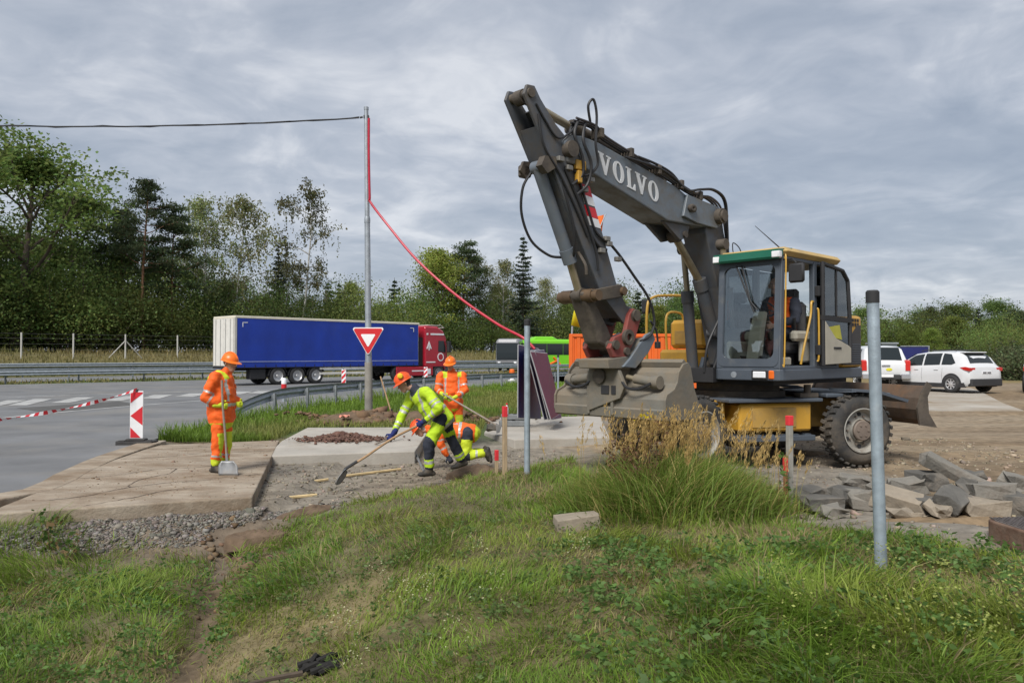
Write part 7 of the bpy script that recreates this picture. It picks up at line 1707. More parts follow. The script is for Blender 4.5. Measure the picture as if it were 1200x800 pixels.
for i, px in enumerate(range(-60, 880, 26)):
    kd = ('shrub', 'shrub3', 'shrub2')[i % 3]; w = 33+5*((i*7) % 5)/4; x, y = bank(px, w)
    top = float(np.interp(px, [-60, 100, 250, 330, 400, 480, 560, 640, 700, 760, 830, 900], [325, 335, 345, 356, 352, 356, 370, 365, 352, 350, 348, 350]))+(i*29 % 43)-22
    s = max(0.55, (zat(top, y)-float(hgt(x, y, False)))/HK[kd]); tree(kd, x, y, s*1.05, 'dense green shrub of the wood edge '+spot(px), gsh, None, s)
for i, px in enumerate(range(-40, 700, 44)):
    w = 46+(i*5 % 4)*2; x, y = bank(px, w); top = float(np.interp(px, [-60, 100, 250, 330, 450, 540, 640, 700], [255, 285, 320, 352, 356, 350, 352, 356]))
    s = (zat(top, y)-float(hgt(x, y, False)))/HK['oak2']; tree('oak2', x, y, max(s, 0.5)*0.95, 'dark tree deep in the wood '+spot(px), 'trees deep in the wood', None, max(s, 0.5))
for i, (px, top, kd) in enumerate(((748, 342, 'spruce2'), (772, 352, 'poplar'), (795, 346, 'oak2'), (820, 350, 'poplar'), (716, 354, 'oak2'))):
    Y = 120; x = dep(px, Y); s = zat(top, Y)/HK[kd]; tree(kd, x, Y, s, ('slim spruce left of the yellow handrail', 'pale round tree behind the yellow handrail', 'dark tree behind the base boom', 'round tree left of the cab', 'dark tree above the orange container')[i])
# wood behind the yard on the right
rg = np.random.default_rng(99); gf = 'trees of the wood behind the yard'
for row, (Y, n, t0, dt) in enumerate(((105, 26, 372, 10), (118, 26, 366, 10), (135, 26, 362, 9))):
    for i in range(n):
        px = 830+i*(560/n)+rg.uniform(-8, 8); kd = rg.choice(['oak2', 'poplar', 'pine2', 'spruce', 'oak2', 'spruce2', 'birch']) if row else rg.choice(['oak2', 'poplar', 'shrub3', 'pine2'])
        y = Y+rg.uniform(-4, 4); x = dep(px, y); top = t0+rg.uniform(-dt, dt); s = zat(top, y)/HK[kd]
        tree(kd, x, y, s*rg.uniform(0.95, 1.35), ('front ', 'middle ', 'rear ')[row]+'row leafy tree of the wood '+spot(px) if kd in ('oak2', 'poplar', 'shrub3', 'birch') else ('front ', 'middle ', 'rear ')[row]+'row conifer of the wood '+spot(px), gf, None, s)
for i, (px, Y, top, kd) in enumerate(((1060, 80, 384, 'poplar'), (1098, 82, 382, 'poplar'), (1178, 60, 396, 'shrub2'), (1200, 62, 392, 'shrub2'), (1160, 75, 385, 'shrub3'))):
    x = dep(px, Y); s = zat(top, Y)/HK[kd]; tree(kd, x, Y, s*1.2, ('yellow green tree in front of the wood behind the pickup', 'yellow green tree in front of the wood behind the estate car', 'low green shrub right of the blue car', 'yellowish shrub at the right picture edge', 'green shrub behind the blue car')[i], None, None, s)
for i in range(9):
    x, y = dep(1150+i*14, 45+rg.uniform(-1.5, 3)), 45+rg.uniform(-1.5, 3); tree('bush', x, y, rg.uniform(0.6, 0.85), 'low grey green bush beside the parked estate car', 'bushes beside the parked cars')
# ------------------------------------------------------------ soil, rubble, gravel
CLOD = mat('loose_soil', (0.135, 0.096, 0.066), 0.95, 0, 0.3, 6, 0.6, 18, spec=0.1)
def heap(name, cx_, cy_, rx_, ry_, h, z0, seed, m_, rot=0.0, rough=0.35, n=44):
    rg = np.random.default_rng(seed); u = np.linspace(-1, 1, n); U, V_ = np.meshgrid(u, u); rr = np.sqrt(U*U+V_*V_)
    prof = np.clip(1-rr**1.6, -0.2, 1); nz = fbm(U*3+seed, V_*3, 1.2, 5)-0.5; nz2 = vnoise(U*9+seed, V_*9, 1.0)-0.5
    Z = h*(prof*(1+rough*2*nz)+rough*0.5*nz2*np.clip(prof+0.15, 0, 1)); Z = np.where(rr > 0.98, -0.12, Z)
    X = U*rx_; Y = V_*ry_; c, s = math.cos(rot), math.sin(rot)
    Vv = np.stack([X*c-Y*s, X*s+Y*c, Z], -1).reshape(-1, 3)
    i = (np.arange(n-1)[:, None]*n+np.arange(n-1)[None, :]).ravel(); F = np.stack([i, i+1, i+n+1, i+n], 1)
    o = fast(name, Vv, F, m_, smooth_=True); o.location = (cx_, cy_, z0); return tag(o, kind='structure')
heap('soil_heap', -3.85, 20.0, 1.6, 0.8, 0.32, -0.03, 5, CLOD, 0.15)
heap('soil_heap', -2.3, 20.2, 1.5, 0.9, 0.30, -0.03, 6, CLOD, -0.1)
heap('soil_heap', -3.45, 15.5, 0.75, 0.38, 0.15, 0.01, 7, mat('reddish_soil', (0.13, 0.075, 0.058), 0.95, 0, 0.35, 8, 0.6, 22, spec=0.1), 0.1, 0.6)
heap('soil_heap', -0.55, 12.0, 0.5, 0.3, 0.14, -0.12, 8, CLOD, 0.2)
heap('soil_heap', -2.85, 8.5, 0.34, 0.18, 0.05, -0.25, 9, CLOD, 0.4, 0.7)
heap('soil_heap', -2.5, 9.5, 0.5, 0.14, 0.06, -0.19, 19, CLOD, 0.9, 0.6)
heap('soil_heap', 4.2, 7.4, 1.3, 0.6, 0.10, 0.08, 10, mat('sandy_soil', (0.20, 0.145, 0.09), 0.95, 0, 0.3, 6, 0.6, 18, spec=0.1), 0.1, 0.6)
heap('soil_heap', 4.6, 12.6, 1.0, 0.45, 0.1, 0.08, 13, mat('sandy_soil', (0.20, 0.145, 0.09)), 0.1, 0.6)
_cube = np.array([(x, y, z) for z in (-1, 1) for y in (-1, 1) for x in (-1, 1)], float)*0.5; _cf = np.array([(0, 2, 3, 1), (4, 5, 7, 6), (0, 1, 5, 4), (2, 6, 7, 3), (0, 4, 6, 2), (1, 3, 7, 5)])
def stones(name, X, Y, size, cols, zoff=0.0, seed=1, m_=None, zf=None):
    rg = np.random.default_rng(seed); n = len(X); Z = (hgt(X, Y) if zf is None else zf(X, Y))+zoff
    s = size[:, None, None]*rg.uniform(0.5, 1.1, (n, 8, 1))*np.array([1.15, 0.9, 0.65])[None, None, :]
    V = _cube[None]*s*1.25; a = rg.uniform(0, 6.28, n); b = rg.normal(0, 0.5, n)
    y2 = V[..., 1]*np.cos(b)[:, None]-V[..., 2]*np.sin(b)[:, None]; z2 = V[..., 1]*np.sin(b)[:, None]+V[..., 2]*np.cos(b)[:, None]
    x3 = V[..., 0]*np.cos(a)[:, None]-y2*np.sin(a)[:, None]; y3 = V[..., 0]*np.sin(a)[:, None]+y2*np.cos(a)[:, None]
    W_ = np.stack([x3+X[:, None], y3+Y[:, None], z2+Z[:, None]+size[:, None]*0.12], -1).reshape(-1, 3)
    F = (_cf[None]+8*np.arange(n)[:, None, None]).reshape(-1, 4)
    o = fast(name, W_, F, m_ or mat('gravel_stone', (0.2, 0.2, 0.2), 0.9, 0, 0.1, 20, attr=True, spec=0.2), np.repeat(cols, 8, axis=0)); return o
rg = np.random.default_rng(31)
def gcol(n, a=(0.165, 0.15, 0.13), v=0.5): return np.array(a)[None]*rg.uniform(1-v, 1+v, (n, 1))*rg.uniform(0.93, 1.07, (n, 3))
n = 10500; X = rg.uniform(-7.2, -2.2, n); t = rg.beta(1.4, 1.6, n); yf = 8.25+(X+5.75)*0.398; yf = np.where(X > -3.2, 9.27+(X+3.2)*0.9, yf); Y = yf-0.02-t*np.where(X > -3.4, 0.45, np.interp(X, [-7, -5.2, -3.6], [0.4, 0.75, 0.8]))
o = stones('gravel', X, Y, rg.lognormal(-4.2, 0.45, n), gcol(n), 0.0, 2); tag(o, 'grey crushed stone bed exposed below the stained slab', 'gravel', kind='stuff')
n = 2600; X = rg.uniform(-4.2, 0.9, n); Y = rg.uniform(9.2, 15.4, n); ok = ((X+3.0)*0.81-(Y-9.0)*0.58 < 0.25); X, Y = X[ok], Y[ok]
o = stones('gravel', X, Y, rg.lognormal(-3.9, 0.4, len(X)), gcol(len(X), (0.21, 0.18, 0.14)), 0.0, 3); tag(o, 'fine brown gravel in the dug bed between the slabs', 'gravel', kind='stuff')
n = 3200; X = rg.uniform(2.0, 8.5, n); Y = rg.uniform(6.5, 15.0, n); ok = (grass_mask(X, Y) < 0.35); X, Y = X[ok], Y[ok]
o = stones('gravel', X, Y, rg.lognormal(-4.1, 0.5, len(X)), gcol(len(X), (0.24, 0.20, 0.15)), 0.0, 4); tag(o, 'loose stones and grit scattered over the yard around the rubble', 'gravel', kind='stuff')
n = 1000; X = rg.normal(-3.45, 0.42, n); Y = rg.normal(15.45, 0.22, n)
o = stones('soil_clods', X, Y, rg.lognormal(-3.75, 0.45, n), gcol(n, (0.13, 0.075, 0.058), 0.4), 0.03, 5, zf=lambda a, b: 0.02+0.10*np.exp(-((a+3.45)**2/0.25+(b-15.5)**2/0.06))); tag(o, 'reddish soil clods heaped on the pale slab', 'soil', kind='stuff')
n = 900; X = rg.uniform(-6.2, -3.4, n); Y = rg.uniform(9.0, 14.8, n); ok = (X > -6.6+0.0*Y) & (X < -3.16-(Y-9.3)*0.25-0.05) & (Y > 8.3+(X+5.75)*0.4+0.1); X, Y = X[ok], Y[ok]
o = stones('soil_clods', X, Y, rg.lognormal(-4.75, 0.5, len(X)), gcol(len(X), (0.19, 0.135, 0.09), 0.4), 0.0, 6, zf=lambda a, b: 0.026+0*a); tag(o, 'small crumbs of mud on the stained slab', 'soil', kind='stuff')
n = 420; X = np.concatenate([rg.normal(-2.9, 0.35, 260), rg.normal(-2.45, 0.18, 160)]); Y = np.concatenate([rg.normal(8.45, 0.28, 260), rg.normal(7.3, 0.5, 160)])
o = stones('soil_clods', X, Y, rg.lognormal(-3.7, 0.55, n), gcol(n, (0.13, 0.088, 0.055), 0.4), 0.0, 7); tag(o, 'brown earth clods spilled at the head of the rut', 'soil', kind='stuff')
n = 900; X = rg.normal(-3.0, 1.3, n); Y = 20.1+rg.normal(0, 0.45, n)
o = stones('soil_clods', X, Y, rg.lognormal(-2.9, 0.5, n), gcol(n, (0.14, 0.09, 0.055), 0.4), 0.02, 8, zf=lambda a, b: 0.0+0.22*np.exp(-((b-20.1)/0.5)**2)*(0.6+0.4*np.sin(a*3))); tag(o, 'dug earth clods below the tall post', 'soil', kind='stuff')
# broken kerb pieces
BRK = [mat('broken_concrete', (0.20, 0.188, 0.165), 0.92, 0, 0.22, 4, 0.6, 25, dirt=0.55, dcol=(0.15, 0.125, 0.10), ds=3, spec=0.2), mat('broken_concrete_dark', (0.115, 0.11, 0.10), 0.92, 0, 0.25, 4, 0.6, 25, dirt=0.4, dcol=(0.24, 0.20, 0.155), ds=3, spec=0.2), mat('broken_concrete_beige', (0.27, 0.23, 0.18), 0.92, 0, 0.2, 4, 0.5, 25, dirt=0.4, dcol=(0.2, 0.16, 0.115), ds=3, spec=0.2)]
def rubble(px, py, Y, L_, D, H, rz, rx_, ry_, k, label, jit=0.014, name='concrete_fragment', group='broken concrete kerb pieces'):
    rg2 = np.random.default_rng(int(px*7+py)); bm = bmesh.new()
    bmesh.ops.create_cube(bm, size=1.0)
    bmesh.ops.subdivide_edges(bm, edges=bm.edges[:], cuts=1, use_grid_fill=True)
    for v in bm.verts:
        e_ = sum(abs(abs(c)-0.5) < 1e-4 for c in v.co); end = abs(abs(v.co.x)-0.5) < 1e-4
        j = jit*(1.6 if end else 0.5); v.co = Vector((v.co.x*L_*0.92, v.co.y*D*0.9, v.co.z*H*0.92))+Vector(rg2.normal(0, j, 3))*(1.0 if e_ >= 1 else 0)
        if e_ == 3: v.co *= 0.94
    me = bpy.data.meshes.new(name); bm.to_mesh(me); bm.free(); me.materials.append(BRK[k])
    o = bpy.data.objects.new(name, me); COL.objects.link(o); o.location = (dep(px, Y), Y, zat(py, Y)); o.rotation_euler = (rx_, ry_, rz)
    b = o.modifiers.new('b', 'BEVEL'); b.width = 0.008; b.segments = 2; b.limit_method = 'ANGLE'; b.angle_limit = R(40)
    return tag(o, label, 'concrete fragment', group)
for a in ((962, 589, 7.75, .44, .26, .17, .15, 0, .05, 1, 'smooth dark kerb piece at the left end of the rubble'),
          (990, 578, 8.05, .46, .24, .16, .5, .15, .1, 1, 'dark tilted kerb piece second from the left of the rubble'),
          (1012, 584, 7.9, .34, .3, .2, -.3, 0, -.1, 0, 'grey kerb piece just left of the near steel post'),
          (1051, 585, 7.75, .52, .30, .19, -.55, .25, .22, 2, 'beige tilted slab piece right of the near steel post'),
          (1084, 562, 8.25, .34, .3, .2, .2, 0, 0, 1, 'dark block under the long leaning kerb'),
          (1078, 588, 7.7, .30, .22, .16, .9, .2, -.2, 1, 'small dark chunk low in the middle of the rubble'),
          (1115, 552, 8.2, .72, .24, .15, -.35, .2, .48, 0, 'long pale kerb leaning on top of the rubble'),
          (1113, 586, 7.65, .36, .30, .24, .6, .5, -.3, 1, 'dark cube like chunk standing on its edge'),
          (1160, 574, 7.85, .52, .26, .16, .05, 0, .03, 0, 'flat pale kerb on top at the right of the rubble'),
          (1150, 594, 7.6, .46, .3, .17, .1, .05, 0, 2, 'beige streaked kerb at the bottom right of the rubble'),
          (1186, 590, 7.8, .34, .3, .26, -.6, .1, .1, 1, 'dark end piece at the right end of the rubble'),
          (1058, 601, 7.45, .3, .2, .07, .2, .05, .05, 2, 'thin flat flake lying in front of the rubble'),
          (1140, 556, 8.6, .2, .12, .07, .4, .1, .1, 1, 'thin dark sliver behind the leaning kerb'),
          (1030, 574, 8.3, .3, .25, .16, .9, .1, 0, 0, 'grey piece behind the near steel post'),
          (1177, 583, 8.1, .3, .2, .12, 1.1, .2, .1, 0, 'small grey piece behind the right end of the rubble')):
    rubble(*a)
for a in ((948, 578, 8.1, .36, .26, .16, .7, .1, 0, 1, 'dark piece behind the left end of the rubble'), (1000, 563, 8.5, .4, .2, .12, .2, .1, .15, 0, 'grey flat piece at the back left of the rubble'), (1062, 569, 8.15, .4, .24, .15, -.2, .2, -.2, 0, 'pale piece behind the beige tilted slab'), (1098, 598, 7.5, .22, .18, .12, .4, .3, .2, 2, 'small beige chunk at the foot of the rubble'), (1132, 570, 8.0, .3, .22, .14, .9, -.2, .2, 1, 'dark piece wedged below the leaning kerb'), (1196, 566, 8.2, .45, .24, .16, .2, .1, .1, 0, 'pale kerb at the top right of the rubble'), (975, 598, 7.5, .24, .2, .1, .3, .1, 0, 0, 'low grey chip before the left end of the rubble')):
    rubble(*a)
rubble(675.5, 612, 7.1, .46, .24, .17, .12, .05, -.09, 2, 'single pale concrete block lying in the foreground grass', 0.004)
rubble(640, 628, 6.9, .16, .12, .05, .3, .1, 0, 2, 'small chip of concrete left of the single block', 0.006)
rubble(578, 500, 16.2, .3, .25, .14, .2, .0, 0, 1, 'dark stone at the edge of the slab behind the bucket', 0.02)
# rusty manhole frame with cover at the right edge
mx_, my_ = 4.06, 6.62; mz = float(hgt(mx_, my_, False))
mh = empty('manhole_cover', (mx_, my_, mz), R(4), 'rusty iron manhole frame with patterned cover at the right edge', 'manhole cover')
RUST = mat('rusty_iron', (0.135, 0.078, 0.052), 0.85, 0.2, 0.3, 5, 0.4, 30, dirt=0.6, dcol=(0.21, 0.16, 0.12), ds=4); IRON = mat('worn_iron', (0.12, 0.105, 0.10), 0.6, 0.35, 0.2, 9, 0.2, 40)
m = MB(); m.prism(round_rect(0.0, 0.78, -0.78, 0.0, 0.16, 7), -0.02, 0.165, 'z'); m.build('frame', RUST, mh, bevel=0.012)
m = MB(); m.prism(round_rect(0.035, 0.745, -0.745, -0.035, 0.13, 7), 0.15, 0.172, 'z'); cv = m.build('cover', IRON, mh, bevel=0.004)
m = MB()
for i in range(-8, 9):
    for j in range(-8, 9):
        x, y = 0.39+i*0.041, -0.39+j*0.041
        if (i+j) % 2: m.box(x-0.017, x+0.017, y-0.007, y+0.007, 0.172, 0.180)
        else: m.box(x-0.007, x+0.007, y-0.017, y+0.017, 0.172, 0.180)
tag(m.build('cover_pattern', IRON, cv), kind='stuff')
# charred root and rag
bx0, by0 = dep(368, 4.7), 4.7; bz0 = float(hgt(bx0, by0))
cr_ = empty('charred_root', (bx0, by0, bz0), 0, 'blackened root stump lying in the foreground grass', 'root')
CH = mat('charred_wood', (0.012, 0.011, 0.010), 0.9, 0, 0.4, 10, 0.6, 30); rg = np.random.default_rng(4)
m = MB()
for k in range(14):
    a = R(25)+rg.normal(0, 0.35); L_ = rg.uniform(0.1, 0.26); p = Vector((rg.normal(0, 0.07), rg.normal(0, 0.05), 0.02+rg.uniform(0, 0.05)))
    m.tube([p, p+Vector((math.cos(a)*L_*0.5, math.sin(a)*L_*0.5, 0.03)), p+Vector((math.cos(a)*L_, math.sin(a)*L_, 0.0))], [0.022, 0.016, 0.006], 6)
m.build('stump', CH, cr_)
m = MB(); m.tube([(-0.05, -0.05, 0.03), (-0.22, -0.16, 0.04), (-0.42, -0.22, 0.01)], [0.018, 0.014, 0.005], 6); m.build('side_root', mat('dead_root', (0.075, 0.055, 0.04), 0.9, 0, 0.3, 9), cr_)
m = MB()
rows = [[(0.12*u-0.25, 0.1*v+0.02*math.sin(u*7), 0.05+0.03*math.sin(u*5+v*4)) for u in np.linspace(-1, 1, 8)] for v in np.linspace(-1, 1, 6)]
m.smooth = True; m.loft(rows, close=False, caps=False); o = m.build('rag', mat('rag_red_white', (0.55, 0.22, 0.16), 0.8, 0, 0.5, 14)); o.location = (-4.0, 19.3, 0.15); q = o.modifiers.new('t', 'SOLIDIFY'); q.thickness = 0.01
tag(o, 'crumpled red and white tape end at the foot of the tall post', 'rag')

# ------------------------------------------------------------ grass
GRS = mat('grass_blade', (0.08, 0.13, 0.03), 0.55, 0, 0.0, attr=True, trans=0.45, spec=0.3)
def blades(name, X, Y, H, Wd, ang, bend, C0, C1, seed, Z=None, K=3):
    n = len(X); rg = np.random.default_rng(seed); Z = hgt(X, Y) if Z is None else Z
    t = np.linspace(0, 1, K+1); side = ang+np.pi/2+rg.normal(0, 0.7, n)
    bx = np.cos(ang)*bend*H; by = np.sin(ang)*bend*H; up = H*np.sqrt(np.clip(1-0.55*bend*bend, 0.12, 1))
    P = np.stack([X[:, None]+bx[:, None]*t**2, Y[:, None]+by[:, None]*t**2, Z[:, None]-0.015+up[:, None]*(t-0.28*np.minimum(bend, 1.2)[:, None]*t**3)], -1)
    w = Wd[:, None]*np.array([1, 0.92, 0.62, 0.04])[None] if K == 3 else Wd[:, None]*(1-t**1.6+0.03)[None]
    s = np.stack([np.cos(side), np.sin(side), 0*side], -1)[:, None, :]*w[..., None]*0.5
    V = np.stack([P-s, P+s], 2).reshape(-1, 3)
    b = (2*(K+1))*np.arange(n)[:, None]; k = np.arange(K)[None]*2
    F = np.stack([b+k, b+k+1, b+k+3, b+k+2], -1).reshape(-1, 4)
    C = C0[:, None, :]*(1-t)[None, :, None]+C1[:, None, :]*t[None, :, None]; C = np.repeat(C, 2, axis=1).reshape(-1, 3)
    return fast(name, V, F, GRS, C)
rg = np.random.default_rng(77)
Nn = 250000
Y = 2.3*np.exp(rg.random(Nn)*math.log(13.2/2.3)); X = rg.uniform(-1, 1, Nn)*(0.74*Y+1.6)
d = (X+3.0)*0.81-(Y-9.0)*0.58; e_ = (X+3.3)*0.96+(Y-9.0)*0.278
gm = grass_mask(X, Y)
tus = fbm(X, Y, 1.5, 3); tus2 = vnoise(X+30, Y+11, 3.6); slope_dry = np.exp(-((X+1.2)/1.1)**2)*smooth(5.0, 7.2, Y)*0.6
dryn = fbm(X+5, Y+3, 0.85, 4); dry = np.clip(smooth(0.46, 0.64, dryn)+0.75*slope_dry, 0, 1)
left = (e_ < 0); right = smooth(0.3, 1.6, X)
lush = np.clip(np.where(left, 0.8, 0.42+0.5*right)+1.5*(tus-0.5), 0.05, 1.2)
keep = rg.random(Nn) < gm*np.clip(0.5+0.9*lush-0.30*dry, 0.28, 1)
for (bx, by, br) in ((-2.95, 6.9, 0.22), (-1.55, 4.7, 0.30), (-0.7, 4.9, 0.2), (0.45, 5.6, 0.18), (-4.4, 7.4, 0.14)): keep &= ~((((X-bx)/1.5)**2+(Y-by)**2 < br**2) & (rg.random(Nn) < 0.85))
keep &= ~((np.abs(X-dep(675, 7.1)) < 0.30) & (np.abs(Y-6.85) < 0.34))
X, Y, lush, dry, tus, tus2, left, right = [a[keep] for a in (X, Y, lush, dry, tus, tus2, left, right)]; n = len(X)
H = (0.055+0.215*lush*(0.45+0.85*tus2))*rg.uniform(0.5, 1.3, n)*(1-0.5*dry)
clump = np.exp(-(((X-1.75)/1.05)**2+((Y-8.5)/0.75)**2)); H = H+0.36*clump*rg.uniform(0.3, 1.1, n)
H = H*np.clip(smooth(2.0, 4.2, Y)*0.5+0.5, 0, 1)*np.where(X > 2.2, 0.45+0.55*smooth(7.4, 6.0, Y+0.6*(X-2.2)), 1)
ang = fbm(X, Y, 0.9, 2)*14+rg.normal(0, 0.75, n); bend = np.clip(rg.normal(0.72, 0.32, n)+0.2*lush-0.35*clump, 0.05, 1.35)
Wd = rg.uniform(0.0035, 0.0085, n)*(0.75+0.4*lush)*(1+0.05*Y)
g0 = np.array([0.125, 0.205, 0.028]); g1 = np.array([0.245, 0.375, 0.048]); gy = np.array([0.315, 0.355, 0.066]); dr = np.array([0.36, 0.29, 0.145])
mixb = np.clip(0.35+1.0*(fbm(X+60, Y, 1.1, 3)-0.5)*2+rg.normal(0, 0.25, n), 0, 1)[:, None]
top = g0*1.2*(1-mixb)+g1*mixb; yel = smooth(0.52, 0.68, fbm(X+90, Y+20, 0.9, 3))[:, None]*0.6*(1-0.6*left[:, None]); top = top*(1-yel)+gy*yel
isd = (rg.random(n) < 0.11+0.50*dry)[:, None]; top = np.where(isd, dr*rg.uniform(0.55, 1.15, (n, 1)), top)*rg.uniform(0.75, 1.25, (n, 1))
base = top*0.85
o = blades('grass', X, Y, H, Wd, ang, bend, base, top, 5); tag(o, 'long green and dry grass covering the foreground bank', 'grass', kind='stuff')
# short matted thatch between the tufts
rg = np.random.default_rng(78); Nt = 220000
Y = 2.3*np.exp(rg.random(Nt)*math.log(13.0/2.3)); X = rg.uniform(-1, 1, Nt)*(0.74*Y+1.6); keep = rg.random(Nt) < grass_mask(X, Y)*(1-0.75*((X+3.3)*0.96+(Y-9.0)*0.278 < 0))
for (bx, by, br) in ((-1.55, 4.7, 0.22), (-0.7, 4.9, 0.14)): keep &= ~((((X-bx)/1.5)**2+(Y-by)**2 < br**2) & (rg.random(Nt) < 0.8))
X, Y = X[keep], Y[keep]; n = len(X); dn = fbm(X+5, Y+3, 0.85, 4); gn = fbm(X+60, Y, 1.3, 3)
isd = rg.random(n) < 0.18+0.5*smooth(0.44, 0.6, dn)+0.15*np.exp(-((X+0.9)/1.6)**2)
top = np.where(isd[:, None], np.array([0.40, 0.33, 0.15]), np.array([0.205, 0.285, 0.046])*(0.7+0.8*gn[:, None]))*rg.uniform(0.6, 1.25, (n, 1))
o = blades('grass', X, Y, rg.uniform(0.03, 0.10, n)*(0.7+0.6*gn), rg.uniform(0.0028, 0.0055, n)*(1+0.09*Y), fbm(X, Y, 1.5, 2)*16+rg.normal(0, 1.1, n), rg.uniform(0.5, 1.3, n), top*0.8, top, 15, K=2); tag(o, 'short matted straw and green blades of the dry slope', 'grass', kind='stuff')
rg = np.random.default_rng(79)
# verge behind the slabs
Nv = 42000; Y = rg.uniform(15.7, 46, Nv)**1.0; Y = 15.7+(46-15.7)*rg.random(Nv)**1.6; xl = np.interp(Y, [p[1] for p in edge if p[1] > 10], [p[0] for p in edge if p[1] > 10]); xr = 1.0+(Y-20)*0.20+0.5
X = xl+0.12+(xr-xl-0.12)*rg.random(Nv)
ok = ~((X > -5.0) & (X < -1.8) & (Y < 18.3)) & ~((X > -0.7) & (Y < 21.4)) & ~((np.abs(Y-20.1) < 0.6) & (X > -5.2) & (X < -1.0)) & ~((Y < 17.2) & (X > -1.9)); X, Y = X[ok], Y[ok]; n = len(X)
ln = fbm(X, Y, 0.5, 3); Hh = (0.10+0.24*ln)*rg.uniform(0.5, 1.3, n)*(1+0.9*smooth(1.0, 0.2, X-np.interp(Y, [p[1] for p in edge if p[1] > 10], [p[0] for p in edge if p[1] > 10])))
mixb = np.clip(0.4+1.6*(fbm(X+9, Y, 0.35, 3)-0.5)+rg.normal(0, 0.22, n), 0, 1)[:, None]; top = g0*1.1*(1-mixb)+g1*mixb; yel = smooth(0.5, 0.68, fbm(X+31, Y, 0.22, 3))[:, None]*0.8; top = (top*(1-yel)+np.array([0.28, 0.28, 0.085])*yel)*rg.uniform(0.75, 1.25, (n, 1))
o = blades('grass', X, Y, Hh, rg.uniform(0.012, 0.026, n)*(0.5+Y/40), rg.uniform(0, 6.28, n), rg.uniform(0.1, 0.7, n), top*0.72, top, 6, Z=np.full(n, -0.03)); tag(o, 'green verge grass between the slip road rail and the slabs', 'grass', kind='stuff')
# grass strip of the median and rough grass on the far bank
Nb = 26000; S = rg.uniform(-45, 120, Nb); Wm = np.where(rg.random(Nb) < 0.25, rg.uniform(-0.9, 2.9, Nb), rg.uniform(15.5, 31, Nb)); X = Q0[0]+DD[0]*S+WW[0]*Wm; Y = Q0[1]+DD[1]*S+WW[1]*Wm
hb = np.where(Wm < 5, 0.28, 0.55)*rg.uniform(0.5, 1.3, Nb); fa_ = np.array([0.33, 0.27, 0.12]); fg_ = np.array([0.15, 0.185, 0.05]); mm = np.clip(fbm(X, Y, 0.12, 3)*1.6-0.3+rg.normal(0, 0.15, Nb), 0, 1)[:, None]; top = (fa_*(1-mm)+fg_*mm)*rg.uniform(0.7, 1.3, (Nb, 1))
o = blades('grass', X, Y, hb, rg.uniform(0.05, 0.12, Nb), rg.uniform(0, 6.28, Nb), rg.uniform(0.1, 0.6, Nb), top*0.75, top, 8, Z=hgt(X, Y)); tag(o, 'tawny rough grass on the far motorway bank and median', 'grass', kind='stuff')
# tall dry reed grass with seed heads in front of the excavator
def reeds(cx_, cy_, sx, sy, n, hmin, hmax, seed):
    rg = np.random.default_rng(seed); X = rg.normal(cx_, sx, n); Y = rg.normal(cy_, sy, n); H = rg.uniform(hmin, hmax, n); ang = rg.normal(0.4, 1.1, n); bend = rg.uniform(0.02, 0.36, n)
    c = np.array([0.50, 0.37, 0.15])*rg.uniform(0.65, 1.2, (n, 1)); green = (rg.random(n) < 0.35)[:, None]; c0 = np.where(green, np.array([0.20, 0.24, 0.06]), c*0.8)
    o1 = blades('dry_reed_stems', X, Y, H, np.full(n, 0.006), ang, bend, c0, c, seed+1)
    # plumes
    m = 44; k = np.repeat(np.arange(n), m); t = rg.uniform(0.72, 1.0, n*m); up = H*np.sqrt(np.clip(1-0.55*bend*bend, 0.12, 1)); Zg = hgt(X, Y)
    P = np.stack([X[k]+np.cos(ang[k])*bend[k]*H[k]*t**2, Y[k]+np.sin(ang[k])*bend[k]*H[k]*t**2, Zg[k]+up[k]*(t-0.28*bend[k]*t**3)], 1)
    th = np.sin((t-0.72)/0.28*np.pi)*0.011+0.003; P = P+rg.normal(size=(n*m, 3))*th[:, None]
    ax = np.stack([np.cos(ang[k])*0.4, np.sin(ang[k])*0.4, np.ones(n*m)], 1); col = np.array([0.55, 0.385, 0.15])*rg.uniform(0.6, 1.2, (n*m, 1))
    V, F, C = leaves_np(P, 0.042, col, rg, 0.16, 0, ax*1.6); o2 = fast('seed_heads', V, F, GRS, C); return o1, o2
o1, o2 = reeds(1.72, 8.35, 0.42, 0.22, 190, 0.65, 1.12, 51); tag(o1, 'tall tan reed stems in front of the excavator front wheel', 'reed grass', kind='stuff'); tag(o2, 'feathery tan seed heads above the tall reed grass', 'reed grass', kind='stuff')
o1, o2 = reeds(2.55, 7.9, 0.22, 0.2, 26, 0.5, 0.95, 53); tag(o1, 'thin dry stems left of the weathered stake', 'reed grass', kind='stuff'); tag(o2, 'seed heads of the thin dry stems by the stake', 'reed grass', kind='stuff')
# thick green tussock blades under the reeds
rg = np.random.default_rng(58); n = 14000; X = rg.normal(1.7, 0.62, n); Y = rg.normal(8.1, 0.42, n); ang = np.where(X < 1.5, 3.4, -0.3)+rg.normal(0, 1.0, n); cc = np.where((rg.random(n) < 0.2)[:, None], np.array([0.46, 0.38, 0.14]), np.array([0.190, 0.275, 0.048]))*rg.uniform(0.7, 1.35, (n, 1))
o = blades('grass', X, Y, rg.uniform(0.3, 0.85, n)*np.exp(-((X-1.7)/1.1)**2), rg.uniform(0.006, 0.012, n), ang, rg.uniform(0.3, 1.2, n), cc*0.7, cc, 9); tag(o, 'dense arching green grass below the tall reeds', 'grass', kind='stuff')
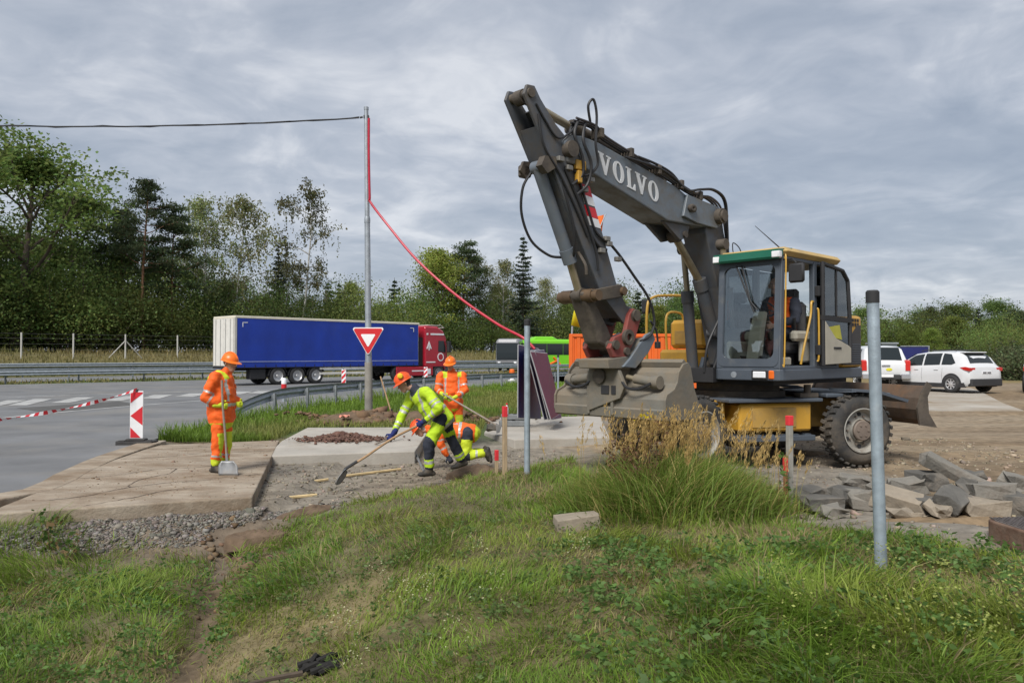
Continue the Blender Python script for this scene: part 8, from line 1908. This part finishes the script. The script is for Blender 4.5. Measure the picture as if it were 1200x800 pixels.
# broad leaved weeds
def weeds(n, xr_, yr_, seed, hmax, col, size, nl=20, label=''):
    rg = np.random.default_rng(seed); X = rg.uniform(*xr_, n); Y = rg.uniform(*yr_, n); ok = grass_mask(X, Y) > 0.5; X, Y = X[ok], Y[ok]; n = len(X); k = np.repeat(np.arange(n), nl); hh = rg.uniform(0.4, 1, n)*hmax
    t = rg.random(n*nl); a = rg.uniform(0, 6.28, n*nl); r_ = (0.02+0.09*(1-t*0.6))*rg.uniform(0.4, 1.3, n*nl)*(hmax/0.2)**0.5
    P = np.stack([X[k]+np.cos(a)*r_, Y[k]+np.sin(a)*r_, hgt(X, Y)[k]+0.02+hh[k]*t], 1); ax = np.stack([np.cos(a), np.sin(a), rg.normal(0.1, 0.3, n*nl)], 1); c = np.array(col)*rg.uniform(0.65, 1.3, (n*nl, 1))
    V, F, C = leaves_np(P, size, c, rg, 0.55, 0, ax); o = fast('weeds', V, F, GRS, C); return tag(o, label, 'weeds', kind='stuff')
weeds(260, (0.4, 3.8), (3.1, 6.2), 61, 0.16, (0.115, 0.20, 0.050), 0.044, 22, 'low broad leaved weeds in the right foreground')
weeds(260, (-4.4, -1.9), (3.2, 7.6), 62, 0.18, (0.105, 0.19, 0.045), 0.036, 24, 'low leafy weeds in the left foreground')
weeds(260, (-1.8, 1.2), (3.3, 7.5), 63, 0.09, (0.125, 0.19, 0.055), 0.030, 20, 'small leafy weeds on the dry slope')
weeds(26, (1.5, 3.0), (3.7, 4.9), 64, 0.30, (0.36, 0.40, 0.11), 0.018, 60, 'pale yellow green flower spikes in the right foreground')
weeds(14, (-1.2, 0.6), (4.3, 6.2), 65, 0.24, (0.55, 0.55, 0.33), 0.014, 40, 'tiny pale flower heads on the dry slope')
weeds(40, (-7.6, -7.0), (16, 24), 66, 0.5, (0.06, 0.10, 0.025), 0.08, 40, 'taller weeds along the slip road edge') if False else None
# dry dock plants by the bucket
def dock(px, Y, h, seed, label, flower=False):
    rg = np.random.default_rng(seed); x = dep(px, Y); z = float(hgt(x, Y)); r_ = empty('dry_weed_plant', (x, Y, z), 0, label, 'plant')
    polys = []; P = []
    for k in range(9):
        a = rg.uniform(0, 6.28); bp, br = branch((0, 0, -0.05), (math.cos(a)*0.3, math.sin(a)*0.3, 1), h*rg.uniform(0.6, 1.05), 0.006, rg, 6, 0.02, 0.10); polys.append((bp, br))
        for q in bp[2:]:
            P.append(q+rg.normal(size=(int(13*1.0), 3))*np.array([0.028, 0.028, 0.04]))
    V, F = tubes_np(polys, 4); o = fast('stems', V, F, mat('dry_stem', (0.16, 0.095, 0.05), 0.9, 0, 0.2, 9), parent=r_)
    P = np.concatenate(P); c = np.array([0.15, 0.085, 0.045])*rg.uniform(0.5, 1.5, (len(P), 1)); V, F, C = leaves_np(P, 0.034, c, rg, 0.7); o = fast('seed_clusters', V, F, GRS, C, parent=r_); tag(o, kind='stuff')
    if flower:
        P = np.array([0.02, 0, h*1.05])+rg.normal(size=(40, 3))*np.array([0.035, 0.035, 0.012]); V, F, C = leaves_np(P, 0.025, np.tile([[0.65, 0.5, 0.02]], (40, 1)), rg, 0.6); fast('yellow_flower', V, F, GRS, C, parent=r_)
dock(735, 8.2, 0.86, 71, 'brown dried dock plant in front of the bucket'); dock(752, 8.1, 0.92, 72, 'brown dried plant with one yellow flower in front of the bucket', True)
dock(742, 7.9, 0.5, 73, 'short bushy brown plant below the dried dock')
def climber(px, Y, h, seed, label):
    rg = np.random.default_rng(seed); x = dep(px, Y); z = float(hgt(x, Y)); r_ = empty('leafy_weed', (x, Y, z), 0, label, 'plant'); polys = []; P = []
    for k in range(4):
        a = rg.uniform(0, 6.28); bp, br = branch((0, 0, -0.05), (math.cos(a)*0.25, math.sin(a)*0.25, 1), h*rg.uniform(0.7, 1), 0.005, rg, 6, 0.02, 0.12); polys.append((bp, br)); P += [q+rg.normal(size=(4, 3))*0.035 for q in bp[1:]]
    V, F = tubes_np(polys, 4); fast('stems', V, F, mat('dry_stem', (0.16, 0.095, 0.05)), parent=r_); P = np.concatenate(P); c = np.where((rg.random(len(P)) < 0.3)[:, None], np.array([0.25, 0.17, 0.08]), np.array([0.08, 0.14, 0.03]))*rg.uniform(0.7, 1.3, (len(P), 1)); V, F, C = leaves_np(P, 0.06, c, rg, 0.6); tag(fast('leaves', V, F, GRS, C, parent=r_), kind='stuff')
climber(912, 7.95, 0.75, 81, 'leafy weed climbing beside the weathered stake'); climber(60, 8.0, 0.5, 82, 'thin yellowish weed in front of the stained slab left'); climber(85, 7.8, 0.45, 83, 'thin weed right of the other weed before the stained slab')
